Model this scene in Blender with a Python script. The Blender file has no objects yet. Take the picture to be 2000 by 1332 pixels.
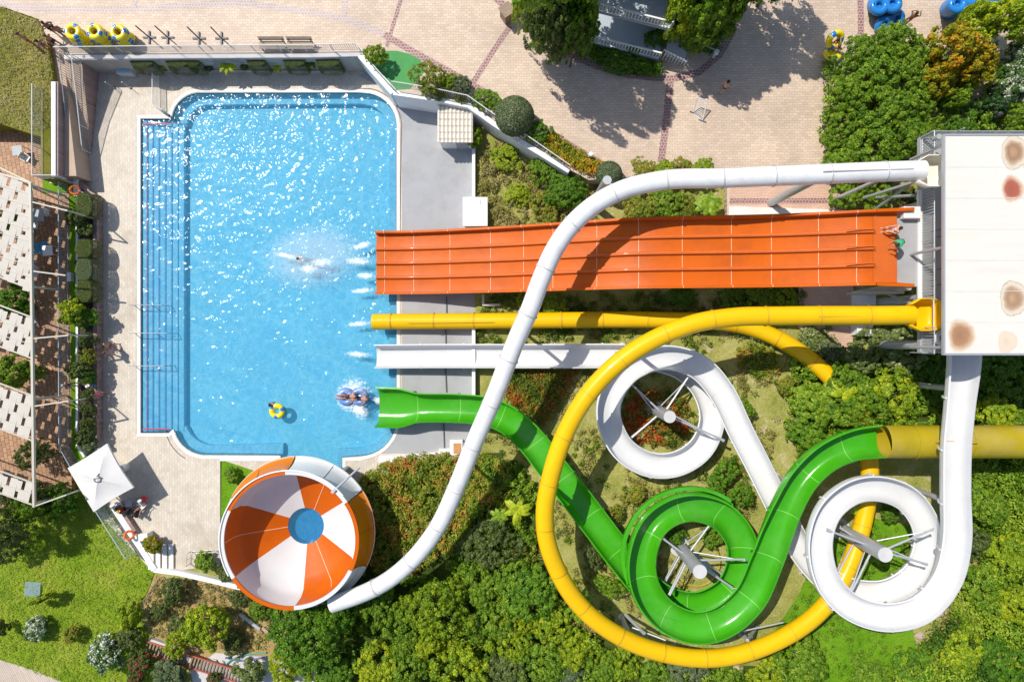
import bpy, bmesh, math, random
import numpy as np
from mathutils import Vector, Matrix
from mathutils.geometry import tessellate_polygon
R = math.radians
random.seed(7); RNG = np.random.default_rng(7)
scn = bpy.context.scene
COL = scn.collection
H, S = 49.4, 27.0                     # drone height (m), photo pixels per metre at pool level

def W(px, py, z=0.0):                 # photo measurement + height -> metres
    k = (H - z) / H / S
    return Vector(((px - 1000) * k, (666 - py) * k, z))
def sm(t):
    t = min(1.0, max(0.0, t)); return t * t * (3 - 2 * t)
def T(x, y):                          # garden height
    px, py = 1000 + S * x, 666 - S * y
    z1 = -0.1 if px < 931 else 0.3 + 1.7 * sm((px - 1000) / 640)
    z2 = -0.1 + 2.1 * sm((px - 700) / 800)
    b = sm((py - 880) / 60)
    return z1 * (1 - b) + z2 * b
def G(px, py):
    p = W(px, py, 0)
    for _ in range(4): p = W(px, py, T(p.x, p.y))
    return p

# ---------------------------------------------------------------- materials
MATS = {}
def nt(name):
    m = bpy.data.materials.new(name); m.use_nodes = True
    t = m.node_tree; t.nodes.clear(); MATS[name] = m
    out = t.nodes.new('ShaderNodeOutputMaterial')
    return m, t, out
def N(t, typ, **kw):
    n = t.nodes.new(typ)
    for k, v in kw.items():
        if hasattr(n, k) and not isinstance(v, (list,)) and k not in n.inputs: setattr(n, k, v)
        else: n.inputs[k].default_value = v
    return n
def c4(c): return (c[0], c[1], c[2], 1)
def mul(c, f): return tuple(min(1, x * f) for x in c)
def coords(t, world=True):
    if world: return N(t, 'ShaderNodeNewGeometry').outputs['Position']
    return N(t, 'ShaderNodeTexCoord').outputs['Object']
def noise(t, co, scale, detail=4, rough=.55):
    n = N(t, 'ShaderNodeTexNoise', Scale=scale, Detail=detail, Roughness=rough)
    t.links.new(co, n.inputs['Vector']); return n.outputs['Fac']
def ramp(t, fac, stops):
    r = N(t, 'ShaderNodeValToRGB'); e = r.color_ramp.elements
    while len(e) < len(stops): e.new(.5)
    for i, (p, c) in enumerate(stops): e[i].position = p; e[i].color = c4(c) if len(c) == 3 else c
    t.links.new(fac, r.inputs['Fac']); return r.outputs['Color']
def mixc(t, fac, a, b, mode='MIX'):
    n = N(t, 'ShaderNodeMix', data_type='RGBA', blend_type=mode)
    for sock, v in ((n.inputs[0], fac), (n.inputs[6], a), (n.inputs[7], b)):
        if isinstance(v, (int, float)): sock.default_value = v
        elif isinstance(v, tuple): sock.default_value = c4(v)
        else: t.links.new(v, sock)
    return n.outputs[2]
def mth(t, op, a, b=0.0, c=0.0):
    n = N(t, 'ShaderNodeMath', operation=op)
    for i, v in enumerate((a, b, c)):
        if isinstance(v, (int, float)): n.inputs[i].default_value = v
        else: t.links.new(v, n.inputs[i])
    return n.outputs[0]
def bumpn(t, h, strength=.3, dist=.05):
    b = N(t, 'ShaderNodeBump', Strength=strength, Distance=dist); t.links.new(h, b.inputs['Height']); return b.outputs['Normal']
def princ(t, out, col, rough=.5, **kw):
    p = N(t, 'ShaderNodeBsdfPrincipled', Roughness=rough)
    for k, v in kw.items(): p.inputs[k.replace('_', ' ')].default_value = v
    if isinstance(col, tuple): p.inputs['Base Color'].default_value = c4(col)
    else: t.links.new(col, p.inputs['Base Color'])
    t.links.new(p.outputs[0], out.inputs[0]); return p
def M(name, col, rough=.5, var=.12, scale=1.5, bump=0, bscale=20, world=True, dirt=None, dirt_amt=.3, **kw):
    if name in MATS: return MATS[name]
    m, t, out = nt(name); co = coords(t, world)
    f = noise(t, co, scale, 6, .6)
    c = ramp(t, f, [(.3, mul(col, 1 - var)), (.7, mul(col, 1 + var))])
    if dirt:
        g = noise(t, co, scale * .6 + .11, 8, .7)
        g = ramp(t, g, [(.48, (0, 0, 0)), (.72, (dirt_amt,) * 3)])
        c = mixc(t, g, c, dirt)
    p = princ(t, out, c, rough, **kw)
    if bump: t.links.new(bumpn(t, noise(t, co, bscale, 3), bump, .02), p.inputs['Normal'])
    return m

def paving(name, c1, c2, mortar, bw=.34, bh=.2, rot=0, stain=(.6, .5, .4), msize=.012, bright=(.85, 1.12), dirty=.35):
    m, t, out = nt(name); co = coords(t)
    mp = N(t, 'ShaderNodeMapping'); mp.inputs['Rotation'].default_value = (0, 0, R(rot)); t.links.new(co, mp.inputs['Vector'])
    wob = N(t, 'ShaderNodeTexNoise', Scale=1.3, Detail=2.0); t.links.new(co, wob.inputs['Vector'])
    vm = N(t, 'ShaderNodeVectorMath', operation='MULTIPLY_ADD'); t.links.new(wob.outputs['Color'], vm.inputs[0])
    vm.inputs[1].default_value = (.16, .16, 0); t.links.new(mp.outputs[0], vm.inputs[2])
    b = N(t, 'ShaderNodeTexBrick', Scale=1.0); t.links.new(vm.outputs[0], b.inputs['Vector'])
    b.inputs['Brick Width'].default_value = bw; b.inputs['Row Height'].default_value = bh
    b.inputs['Mortar Size'].default_value = msize; b.inputs['Mortar Smooth'].default_value = .3
    b.inputs['Color1'].default_value = c4(c1); b.inputs['Color2'].default_value = c4(c2); b.inputs['Mortar'].default_value = c4(mortar)
    big = noise(t, co, .35, 6, .65); g = ramp(t, big, [(.3, (bright[0],) * 3), (.7, (bright[1],) * 3)])
    c = mixc(t, 1.0, b.outputs['Color'], g, 'MULTIPLY')
    st = noise(t, co, 1.1, 8, .75); g2 = ramp(t, st, [(.52, (0, 0, 0)), (.74, (dirty,) * 3)])
    c = mixc(t, g2, c, stain)
    st2 = noise(t, co, .23, 9, .8); c = mixc(t, ramp(t, st2, [(.50, (0, 0, 0)), (.62, (dirty * .8,) * 3)]), c, mul(stain, .92))
    p = princ(t, out, c, .6)
    t.links.new(bumpn(t, b.outputs['Fac'], -.25, .01), p.inputs['Normal'])
    return m

def leafmat(name, dark, mid, light, accent=None, acc=.86, transl=.3, sat=1.0):
    m, t, out = nt(name)
    a = N(t, 'ShaderNodeAttribute', attribute_name='tint')
    oi = N(t, 'ShaderNodeObjectInfo')
    f = mth(t, 'MULTIPLY_ADD', oi.outputs['Random'], .12, a.outputs['Fac']); f = mth(t, 'SUBTRACT', f, .06)
    st = [(0.0, dark), (.42, mid), (.8 if not accent else acc - .1, light)]
    if accent: st += [(acc, accent)]
    c = ramp(t, f, st)
    d = N(t, 'ShaderNodeBsdfPrincipled', Roughness=.48); d.inputs['Specular IOR Level'].default_value = .3
    t.links.new(c, d.inputs['Base Color'])
    tr = N(t, 'ShaderNodeBsdfTranslucent'); t.links.new(mixc(t, .55, c, mul(light, 1.15)), tr.inputs['Color'])
    mx = N(t, 'ShaderNodeMixShader', Fac=transl)
    t.links.new(d.outputs[0], mx.inputs[1]); t.links.new(tr.outputs[0], mx.inputs[2]); t.links.new(mx.outputs[0], out.inputs[0])
    return m

def grassmat(name, cols, scale=1.0, soil=None, soil_lo=.55):
    m, t, out = nt(name); co = coords(t)
    f = noise(t, co, .45 * scale, 8, .7); f2 = noise(t, co, 7, 6, .75)
    ff = mth(t, 'MULTIPLY_ADD', f2, .55, mth(t, 'MULTIPLY', f, .6))
    c = ramp(t, ff, [(.36, cols[0]), (.56, cols[1]), (.78, cols[2])])
    if soil:
        g = noise(t, co, .6, 8, .75); g = ramp(t, g, [(soil_lo, (0, 0, 0)), (soil_lo + .1, (1, 1, 1))]); c = mixc(t, g, c, soil)
    p = princ(t, out, c, .9); p.inputs['Specular IOR Level'].default_value = .1
    t.links.new(bumpn(t, f2, .9, .12), p.inputs['Normal'])
    return m

# ---------------------------------------------------------------- mesh builder
class MB:
    def __init__(s): s.v = []; s.f = []; s.m = []
    def add(s, vs, fs, mi=0):
        o = len(s.v); s.v += [tuple(v) for v in vs]
        for f in fs: s.f.append([i + o for i in f]); s.m.append(mi)
        return s
    def box(s, c, d, rz=0, mi=0, top=1.0):
        a, b, h = d[0] / 2, d[1] / 2, d[2] / 2; cs, sn = math.cos(rz), math.sin(rz); vs = []
        for z in (-h, h):
            k = top if z > 0 else 1
            for x, y in ((-a, -b), (a, -b), (a, b), (-a, b)):
                vs.append((c[0] + (x * cs - y * sn) * k, c[1] + (x * sn + y * cs) * k, c[2] + z))
        return s.add(vs, [(0, 3, 2, 1), (4, 5, 6, 7), (0, 1, 5, 4), (1, 2, 6, 5), (2, 3, 7, 6), (3, 0, 4, 7)], mi)
    def cyl(s, p0, p1, r0, r1=None, n=10, mi=0):
        r1 = r0 if r1 is None else r1; p0, p1 = Vector(p0), Vector(p1); t = (p1 - p0).normalized()
        a = t.orthogonal().normalized(); b = t.cross(a); vs = []
        for p, r in ((p0, r0), (p1, r1)):
            for i in range(n):
                q = 2 * math.pi * i / n; vs.append(p + a * (r * math.cos(q)) + b * (r * math.sin(q)))
        fs = [(i, (i + 1) % n, n + (i + 1) % n, n + i) for i in range(n)] + [tuple(range(n))[::-1], tuple(range(n, 2 * n))]
        return s.add(vs, fs, mi)
    def bar(s, p0, p1, w, h, mi=0):       # rectangular bar between two points
        p0, p1 = Vector(p0), Vector(p1); t = (p1 - p0).normalized()
        up = Vector((0, 0, 1)) if abs(t.z) < .95 else Vector((1, 0, 0))
        a = t.cross(up).normalized(); b = a.cross(t); vs = []
        for p in (p0, p1):
            for x, y in ((-w, -h), (w, -h), (w, h), (-w, h)): vs.append(p + a * (x / 2) + b * (y / 2))
        return s.add(vs, [(0, 3, 2, 1), (4, 5, 6, 7), (0, 1, 5, 4), (1, 2, 6, 5), (2, 3, 7, 6), (3, 0, 4, 7)], mi)
    def path(s, pts, r, n=8, mi=0):
        for a, b in zip(pts[:-1], pts[1:]): s.cyl(a, b, r, r, n, mi)
        return s
    def lathe(s, c, prof, n=32, mi=None, close=False, a0=0, a1=2 * math.pi):
        full = abs(a1 - a0 - 2 * math.pi) < 1e-6; cols = n if full else n + 1; o = len(s.v); k = len(prof)
        for i in range(cols):
            a = a0 + (a1 - a0) * i / n
            for r, z in prof: s.v.append((c[0] + r * math.cos(a), c[1] + r * math.sin(a), c[2] + z))
        for i in range(n):
            j = (i + 1) % cols
            for q in range(k if close else k - 1):
                w = (q + 1) % k
                s.f.append([o + i * k + q, o + j * k + q, o + j * k + w, o + i * k + w]); s.m.append(mi(i, q) if callable(mi) else (mi or 0))
        return s
    def sphere(s, c, r, n=12, mi=0):
        rx, ry, rz = (r, r, r) if not isinstance(r, (tuple, list)) else r; vs = [(c[0], c[1], c[2] - rz)]; k = max(4, n // 2)
        for j in range(1, k):
            b = -math.pi / 2 + math.pi * j / k
            for i in range(n):
                a = 2 * math.pi * i / n; vs.append((c[0] + rx * math.cos(b) * math.cos(a), c[1] + ry * math.cos(b) * math.sin(a), c[2] + rz * math.sin(b)))
        vs.append((c[0], c[1], c[2] + rz)); fs = []
        for i in range(n): fs.append((0, 1 + (i + 1) % n, 1 + i))
        for j in range(k - 2):
            for i in range(n): a = 1 + j * n + i; b = 1 + j * n + (i + 1) % n; fs.append((a, b, b + n, a + n))
        l = len(vs) - 1
        for i in range(n): fs.append((l, 1 + (k - 2) * n + i, 1 + (k - 2) * n + (i + 1) % n))
        return s.add(vs, fs, mi)
    def torus(s, c, R0, r, nx=None, n=24, k=10, mi=0, squash=1.0):
        Q = Vector((0, 0, 1)).rotation_difference(Vector(nx)) if nx else None; c = Vector(c); vs = []
        for i in range(n):
            a = 2 * math.pi * i / n
            for j in range(k):
                b = 2 * math.pi * j / k; v = Vector(((R0 + r * math.cos(b)) * math.cos(a), (R0 + r * math.cos(b)) * math.sin(a), r * squash * math.sin(b)))
                vs.append(c + (Q @ v if Q else v))
        o = len(s.v); s.v += [tuple(v) for v in vs]
        for i in range(n):
            for j in range(k):
                w, x = (i + 1) % n, (j + 1) % k
                s.f.append([o + i * k + j, o + w * k + j, o + w * k + x, o + i * k + x]); s.m.append(mi(i, j) if callable(mi) else mi)
        return s
    def prism(s, poly, z0, z1, holes=(), mi=0, sides=True):
        rings = [[Vector((p[0], p[1], 0)) for p in poly]] + [[Vector((p[0], p[1], 0)) for p in h] for h in holes]
        flat = [p for r in rings for p in r]; tris = tessellate_polygon(rings)
        up = []
        for t in tris:
            a, b, c = (flat[i] for i in t)
            up.append(t if (b - a).cross(c - a).z > 0 else t[::-1])
        f1 = z1 if callable(z1) else (lambda x, y: z1); f0 = z0 if callable(z0) else (lambda x, y: z0)
        n = len(flat)
        vs = [(p.x, p.y, f0(p.x, p.y)) for p in flat] + [(p.x, p.y, f1(p.x, p.y)) for p in flat]
        fs = [tuple(i + n for i in t) for t in up]
        if sides:
            fs += [tuple(t[::-1]) for t in up]; o = 0
            for r in rings:
                k = len(r); area = sum(r[i].x * r[(i + 1) % k].y - r[(i + 1) % k].x * r[i].y for i in range(k))
                out = (area > 0) == (o == 0)
                for i in range(k):
                    a, b = o + i, o + (i + 1) % k
                    fs.append((a, b, b + n, a + n) if out else (b, a, a + n, b + n))
                o += k
        return s.add(vs, fs, mi)
    def build(s, name, mats, parent=None, smooth=None, bevel=0):
        me = bpy.data.meshes.new(name); me.from_pydata(s.v, [], s.f)
        for m in (mats if isinstance(mats, (list, tuple)) else [mats]): me.materials.append(m)
        me.polygons.foreach_set('material_index', s.m)
        if smooth is not None:
            me.polygons.foreach_set('use_smooth', [True] * len(s.f)); me.update()
            if smooth < 180: me.set_sharp_from_angle(angle=R(smooth))
        me.update()
        return link(name, me, parent, bevel)
def link(name, me, parent=None, bevel=0):
    o = bpy.data.objects.new(name, me); COL.objects.link(o)
    if parent: o.parent = parent
    if bevel:
        b = o.modifiers.new('Bevel', 'BEVEL'); b.width = bevel; b.segments = 2; b.limit_method = 'ANGLE'
    return o
def tag(o, label, cat, group=None, kind=None):
    o['label'] = label; o['category'] = cat
    if group: o['group'] = group
    if kind: o['kind'] = kind
    return o
def empty(name, loc=(0, 0, 0), rz=0, label=None, cat=None, group=None):
    o = bpy.data.objects.new(name, None); COL.objects.link(o); o.location = loc; o.rotation_euler = (0, 0, rz); o.empty_display_size = .2
    if label: tag(o, label, cat, group)
    return o
def copy_tree(o, parent=None):
    c = o.copy(); COL.objects.link(c)
    if parent: c.parent = parent; c.matrix_parent_inverse = o.matrix_parent_inverse
    for ch in list(o.children): copy_tree(ch, c)
    return c
def pxpoly(pts, z=0): return [W(a, b, z)[:2] for a, b in pts]
def catmull(P, n=10):
    P = [tuple(p) for p in P]; k = len(P); out = []; A = np.array(P, float)
    E = np.vstack([2 * A[0] - A[1], A, 2 * A[-1] - A[-2]])
    for i in range(k - 1):
        p0, p1, p2, p3 = E[i], E[i + 1], E[i + 2], E[i + 3]
        for j in range(n):
            t = j / n
            out.append(.5 * ((2 * p1) + (-p0 + p2) * t + (2 * p0 - 5 * p1 + 4 * p2 - p3) * t * t + (-p0 + 3 * p1 - 3 * p2 + p3) * t ** 3))
    out.append(A[-1]); return np.array(out)
def resample(A, step):
    d = np.r_[0, np.cumsum(np.linalg.norm(np.diff(A[:, :3], axis=0), axis=1))]; n = max(2, int(d[-1] / step)) + 1
    q = np.linspace(0, d[-1], n); return np.stack([np.interp(q, d, A[:, i]) for i in range(A.shape[1])], 1), q
def strip(pts, w, z, name, m, z1=None, closed=False, label=None, cat=None, kind=None, parent=None, bevel=0):
    P = [Vector((p[0], p[1], 0)) for p in pts]; n = len(P); L, Rr = [], []
    for i in range(n):
        a = P[(i - 1) % n] if (i or closed) else P[i]; b = P[(i + 1) % n] if (i < n - 1 or closed) else P[i]
        t1 = (P[i] - a).normalized() if (P[i] - a).length else (b - P[i]).normalized(); t2 = (b - P[i]).normalized() if (b - P[i]).length else t1
        nn = Vector((-(t1 + t2).y, (t1 + t2).x, 0)).normalized(); q = 1 / max(.5, nn.dot(Vector((-t1.y, t1.x, 0))))
        L.append(P[i] + nn * w / 2 * q); Rr.append(P[i] - nn * w / 2 * q)
    z1v = z1 if z1 is not None else z; zf = z if callable(z) else (lambda x, y: z); zg = z1v if callable(z1v) else (lambda x, y: z1v)
    mb = MB(); vs = []
    for l, r in zip(L, Rr): vs += [(l.x, l.y, zg(l.x, l.y)), (r.x, r.y, zg(r.x, r.y)), (l.x, l.y, zf(l.x, l.y)), (r.x, r.y, zf(r.x, r.y))]
    fs = []
    for i in range(n if closed else n - 1):
        a, b = 4 * i, 4 * ((i + 1) % n)
        fs.append((a, a + 1, b + 1, b))
        if z1 is not None: fs += [(a + 1, a + 3, b + 3, b + 1), (b, b + 2, a + 2, a)]
    if z1 is not None and not closed: fs += [(0, 2, 3, 1), (4 * n - 3, 4 * n - 1, 4 * n - 2, 4 * n - 4)]
    mb.add(vs, fs); o = mb.build(name, m, parent, None, bevel)
    if label: tag(o, label, cat, None, kind)
    return o
# ---------------------------------------------------------------- palette
PAVE = paving('plaza_cobbles', (.55, .42, .31), (.65, .515, .395), (.40, .295, .215), .36, .18, 0, (.50, .39, .30), .014)
PAVEP = paving('deck_pavers', (.56, .495, .405), (.65, .58, .48), (.46, .40, .325), .34, .19, 90, (.42, .335, .24), .012, (.9, 1.06), .6)
TERRA = paving('terracotta_pavers', (.33, .165, .075), (.46, .26, .13), (.10, .055, .03), .42, .28, 80, (.36, .22, .14), .02)
PATHB = paving('pink_pavers', (.60, .40, .29), (.66, .46, .34), (.38, .22, .16), .22, .11, 0, (.50, .36, .27))
BAND = paving('red_brick_band', (.22, .09, .10), (.30, .14, .14), (.45, .33, .28), .22, .2, 0, (.35, .22, .2), .03)
BANDL = paving('faded_brick_band', (.40, .31, .30), (.46, .37, .34), (.58, .48, .42), .22, .2, 0, (.5, .42, .38), .03)
GREYD = M('grey_deck_paint', (.36, .365, .375), .7, .05, .7, .15, 40, dirt=(.25, .25, .245), dirt_amt=.55)
WHITEP = M('white_paint', (.80, .79, .77), .55, .04, 1.2, dirt=(.5, .46, .40), dirt_amt=.18)
WHITEW = M('white_coping', (.74, .72, .68), .6, .06, 1.4, .1, 30, dirt=(.5, .44, .36), dirt_amt=.3)
STONE = paving('red_stone_wall', (.30, .20, .18), (.38, .26, .23), (.22, .15, .13), .5, .22, 0, (.2, .13, .11))
STONEG = paving('rough_stone_wall', (.40, .36, .33), (.48, .43, .39), (.28, .25, .23), .5, .25, 0, (.3, .26, .23))
RAMP = M('ramp_concrete', (.50, .37, .27), .85, .08, 1.1, .2, 25, dirt=(.34, .25, .19))
CONC = M('pale_concrete', (.56, .55, .53), .8, .08, 1.5, .2, 30, dirt=(.4, .37, .33))
SOIL = grassmat('dry_garden_soil', [(.13, .18, .025), (.33, .33, .08), (.56, .49, .24)], 1.2, (.56, .47, .30), .56)
DRYSOIL = grassmat('dry_straw_soil', [(.28, .19, .07), (.44, .32, .13), (.54, .42, .21)], 1.2)
LAWN = grassmat('lawn_grass', [(.10, .20, .008), (.22, .33, .018), (.36, .38, .06)], .8)
LAWNB = grassmat('bright_grass', [(.06, .17, .006), (.14, .31, .012), (.26, .40, .03)], 1.0)
LAWNO = grassmat('worn_grass', [(.07, .14, .010), (.22, .22, .03), (.40, .32, .09)], .7)
TURF = M('green_turf', (.075, .30, .085), .9, .08, 3, .4, 60)
STEELW = M('white_steel', (.72, .72, .70), .45, .05, 2)
STEELG = M('grey_steel', (.42, .44, .46), .4, .06, 2, Metallic=.3)
STEELB = M('pale_blue_steel', (.42, .52, .58), .45, .05, 2)
STEELD = M('dark_steel', (.10, .10, .11), .5, .1, 3)
GALV = M('galvanised_pipe', (.50, .51, .53), .42, .08, 1.2, Metallic=.35)
BEIGE = M('beige_steel', (.52, .48, .39), .5, .05, 2)
FABRIC = M('cream_fabric', (.56, .52, .455), .85, .05, 2.5)
CANVAS = M('white_canvas', (.66, .64, .61), .85, .05, 1.5)
WOODB = M('weathered_wood', (.30, .22, .15), .8, .2, 6, .3, 30)
WOODP = paving('boardwalk_planks', (.50, .41, .33), (.56, .47, .38), (.24, .19, .15), 3.0, .14, 62, (.45, .37, .3))
BLACK = M('black_plastic', (.02, .02, .022), .5, .1, 4)
GREYP = M('grey_plastic', (.34, .36, .37), .5, .06, 4)
WHPL = M('white_plastic', (.76, .76, .75), .45, .03, 3)
REDP = M('red_paint', (.40, .10, .06), .6, .15, 4)
GLASS = M('dark_window_glass', (.03, .05, .06), .08, .1, 2)
POOLP = M('pool_floor_paint', (.18, .52, .66), .6, .05, .5)
POOLL = M('pool_ledge_paint', (.20, .49, .64), .6, .04, .8)
POOLD = M('pool_wall_paint', (.22, .52, .68), .6, .05, .8)
STEPR = M('step_nosing_red', (.44, .06, .14), .6, .15, 4); STEPP = M('step_nosing_purple', (.16, .22, .48), .6, .15, 4)
def grp(name, col, rough=.22, var=.07, coat=.5, dirt=None, dirt_amt=.3, scale=.7):
    m = M(name, col, rough, var, scale, dirt=dirt, dirt_amt=dirt_amt)
    for n in m.node_tree.nodes:
        if n.type == 'BSDF_PRINCIPLED': n.inputs['Coat Weight'].default_value = coat; n.inputs['Specular IOR Level'].default_value = .2; n.inputs['Coat Roughness'].default_value = .08; t_ = m.node_tree; cw_ = coords(t_); t_.links.new(bumpn(t_, mth(t_, 'ADD', noise(t_, cw_, 1.6, 5, .6), mth(t_, 'MULTIPLY', noise(t_, cw_, 9, 3, .6), .12)), .35, .035), n.inputs['Normal'])
    return m
ORANGE = grp('orange_fibreglass', (.56, .105, .001), .42, .06, .03, (.36, .07, .008), .6, .5)
ORANGEL = grp('faded_orange_fibreglass', (.56, .125, .02), .5, .08, .1, (.55, .10, .03), .4)
ORANGED = grp('amber_fibreglass', (.58, .17, .004), .3, .06, .3)
YELLOW = grp('yellow_fibreglass', (.80, .47, .003), .35, .04, .15, (.70, .40, .01), .35)
OLIVE = grp('weathered_yellow_fibreglass', (.37, .285, .012), .4, .14, .15, (.42, .33, .12), .7, .5)
GREEN = grp('green_fibreglass', (.050, .34, .008), .22, .08, .5, (.11, .38, .06), .6, .5)
GREENL = grp('green_seam', (.24, .58, .13), .4, .05, .1)
WHITEF = grp('white_fibreglass', (.65, .65, .645), .3, .02, .25, (.52, .51, .47), .25, .6)
WHITET = grp('aged_white_fibreglass', (.74, .74, .74), .3, .04, .3, (.42, .41, .38), .35, 1.3)
SEAMW = grp('pale_seam', (.88, .55, .38), .5, .05, 0)
SEAMG = M('grey_seam', (.36, .35, .33), .6, .1, 4)
DUSTY = M('dusty_yellow_seam', (.50, .30, .03), .5, .1, 4)
TUBEY = grp('yellow_vinyl', (.85, .66, .01), .25, .04, .5, scale=3)
TUBEB = grp('blue_vinyl', (.02, .20, .55), .25, .06, .5, scale=3)
TUBET = grp('teal_vinyl', (.03, .25, .38), .25, .06, .5, scale=3)
BUOY = grp('orange_buoy', (.80, .17, .03), .4, .06, .2, scale=3)
SKIN = [M('skin_light', (.58, .34, .24), .55, .06, 8), M('skin_tan', (.42, .21, .13), .55, .08, 8), M('skin_brown', (.26, .12, .07), .55, .08, 8)]
def cloth(n, c): return M('cloth_' + n, c, .85, .08, 8)
HAIRM = {'dark': M('dark_hair', (.025, .016, .012), .6, .2, 20), 'brown': M('brown_hair', (.10, .05, .025), .6, .2, 20), 'grey': M('grey_hair', (.40, .38, .36), .6, .2, 20)}
# foliage
LF = {
 'mid':   leafmat('leaf_mid', (.030, .084, .006), (.130, .262, .013), (.34, .47, .035)),
 'deep':  leafmat('leaf_deep', (.026, .076, .006), (.085, .215, .010), (.22, .38, .022)),
 'lime':  leafmat('leaf_lime', (.07, .15, .006), (.26, .37, .012), (.54, .58, .02)),
 'yell':  leafmat('leaf_yellow_green', (.045, .12, .008), (.21, .34, .014), (.46, .54, .02), (.70, .62, .02), .88),
 'olive': leafmat('leaf_olive', (.030, .056, .012), (.090, .138, .030), (.24, .29, .075)),
 'grey':  leafmat('leaf_grey_green', (.045, .08, .032), (.115, .17, .070), (.26, .32, .155)),
 'flush': leafmat('leaf_red_flush', (.055, .125, .010), (.19, .27, .018), (.42, .40, .05), (.66, .24, .06), .80),
 'redbed': leafmat('leaf_red_bed', (.04, .10, .008), (.14, .20, .016), (.36, .20, .02), (.60, .08, .015), .74),
 'amber': leafmat('leaf_amber', (.08, .14, .008), (.26, .29, .012), (.50, .40, .02), (.66, .26, .01), .76),
 'white': leafmat('leaf_white_flower', (.022, .075, .012), (.07, .17, .025), (.16, .28, .05), (.85, .84, .74), .62),
 'pinkf': leafmat('leaf_pink_flower', (.02, .06, .01), (.06, .14, .02), (.12, .22, .03), (.46, .03, .08), .70),
 'purpf': leafmat('leaf_purple_flower', (.015, .05, .012), (.04, .11, .025), (.09, .18, .05), (.34, .07, .46), .85),
 'cream': leafmat('leaf_cream_variegated', (.05, .10, .02), (.15, .22, .05), (.36, .42, .14), (.62, .62, .34), .86),
 'grass': leafmat('leaf_grass', (.03, .08, .006), (.10, .18, .012), (.22, .30, .025)),
 'lawn':  leafmat('leaf_lawn', (.14, .27, .010), (.28, .42, .018), (.46, .48, .07)),
 'dry':   leafmat('leaf_dry', (.15, .155, .03), (.29, .275, .06), (.50, .42, .18)),
}
BARK = M('bark', (.12, .09, .06), .9, .25, 8, .4, 20)

# ---------------------------------------------------------------- foliage
def leaf_mesh(name, pts, nrm, size, tint, mat, aspect=.55, fold=.25, rng=RNG):
    n = len(pts); nrm = nrm / np.linalg.norm(nrm, axis=1, keepdims=True)
    rv = rng.normal(size=(n, 3)); a = np.cross(nrm, rv); a /= np.linalg.norm(a, axis=1, keepdims=True) + 1e-9; b = np.cross(nrm, a)
    s = (size * (.7 + .6 * rng.random(n)))[:, None]
    v = np.empty((n, 4, 3)); v[:, 0] = pts - a * s * .5; v[:, 2] = pts + a * s * .5 - nrm * s * .12
    v[:, 1] = pts + b * s * aspect * .5 + nrm * s * fold * .4; v[:, 3] = pts - b * s * aspect * .5 + nrm * s * fold * .4
    me = bpy.data.meshes.new(name); me.vertices.add(4 * n); me.vertices.foreach_set('co', v.reshape(-1))
    me.loops.add(4 * n); me.loops.foreach_set('vertex_index', np.arange(4 * n, dtype=np.int32))
    me.polygons.add(n); me.polygons.foreach_set('loop_start', np.arange(0, 4 * n, 4, dtype=np.int32))
    at = me.attributes.new('tint', 'FLOAT', 'FACE'); at.data.foreach_set('value', tint.astype(np.float32))
    me.materials.append(mat); me.update(calc_edges=True); return me
def crown_pts(n, seed, K=16, flat=.8, up=.25, lobe=(.22, .46), NT=150, tr=(.09, .17)):
    """leaves in small tufts, tufts spread over big uneven lobes"""
    rng = np.random.default_rng(seed)
    cs = rng.normal(size=(K, 3)); cs /= np.linalg.norm(cs, axis=1, keepdims=True); cs[:, 2] = np.abs(cs[:, 2]) * 1.1 - .25
    cs *= (.25 + .45 * rng.random((K, 1))); cs[:, 2] *= flat; rs = rng.uniform(lobe[0], lobe[1], K); tl = rng.random(K); TC, TD, TL = [], [], []; m = 0
    while m < NT:
        k = rng.choice(K, size=2000, p=rs ** 2 / np.sum(rs ** 2)); d = rng.normal(size=(2000, 3)); d /= np.linalg.norm(d, axis=1, keepdims=True)
        d[:, 2] = np.where((d[:, 2] < -.2) & (rng.random(2000) < .75), -d[:, 2], d[:, 2]); p = cs[k] + d * (rs[k] * (.78 + .5 * rng.random(2000) ** 1.5))[:, None]
        dist = np.linalg.norm(p[:, None, :] - cs[None], axis=2) / rs[None]; dist[np.arange(2000), k] = 9
        for q in np.nonzero(dist.min(1) > .82)[0]:
            if m >= NT: break
            if TC and np.min(np.linalg.norm(np.array(TC) - p[q], axis=1)) < tr[0] * .9 and rng.random() < .93: continue
            TC.append(p[q]); TD.append(d[q]); TL.append(tl[k[q]]); m += 1
            if m % 400 == 399: break
    TC, TD, TL = np.array(TC), np.array(TD), np.array(TL); r_ = rng.uniform(tr[0], tr[1], NT); tt = rng.random(NT)
    k = rng.choice(NT, n, p=r_ ** 2 / np.sum(r_ ** 2)); d = rng.normal(size=(n, 3)) + .9 * TD[k] + np.array([0, 0, .35]); d /= np.linalg.norm(d, axis=1, keepdims=True)
    P = TC[k] + d * (r_[k] * (.45 + .6 * rng.random(n) ** .6))[:, None]
    return P, d + up * np.array([0, 0, 1]) + .42 * rng.normal(size=(n, 3)), .35 * TL[k] + .65 * tt[k], rng
PROTO = {}
def crown_proto(kind, variant, n, leaf, mat, **kw):
    key = (kind, variant)
    if key not in PROTO:
        p, nn, l, rng = crown_pts(n, 100 + variant, **kw)
        PROTO[key] = leaf_mesh('foliage_' + kind, p, nn, leaf, np.clip(.5 * l + .5 * rng.random(n) + kw.get('dt', 0), 0, 1), mat, rng=rng)
    return PROTO[key]
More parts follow.
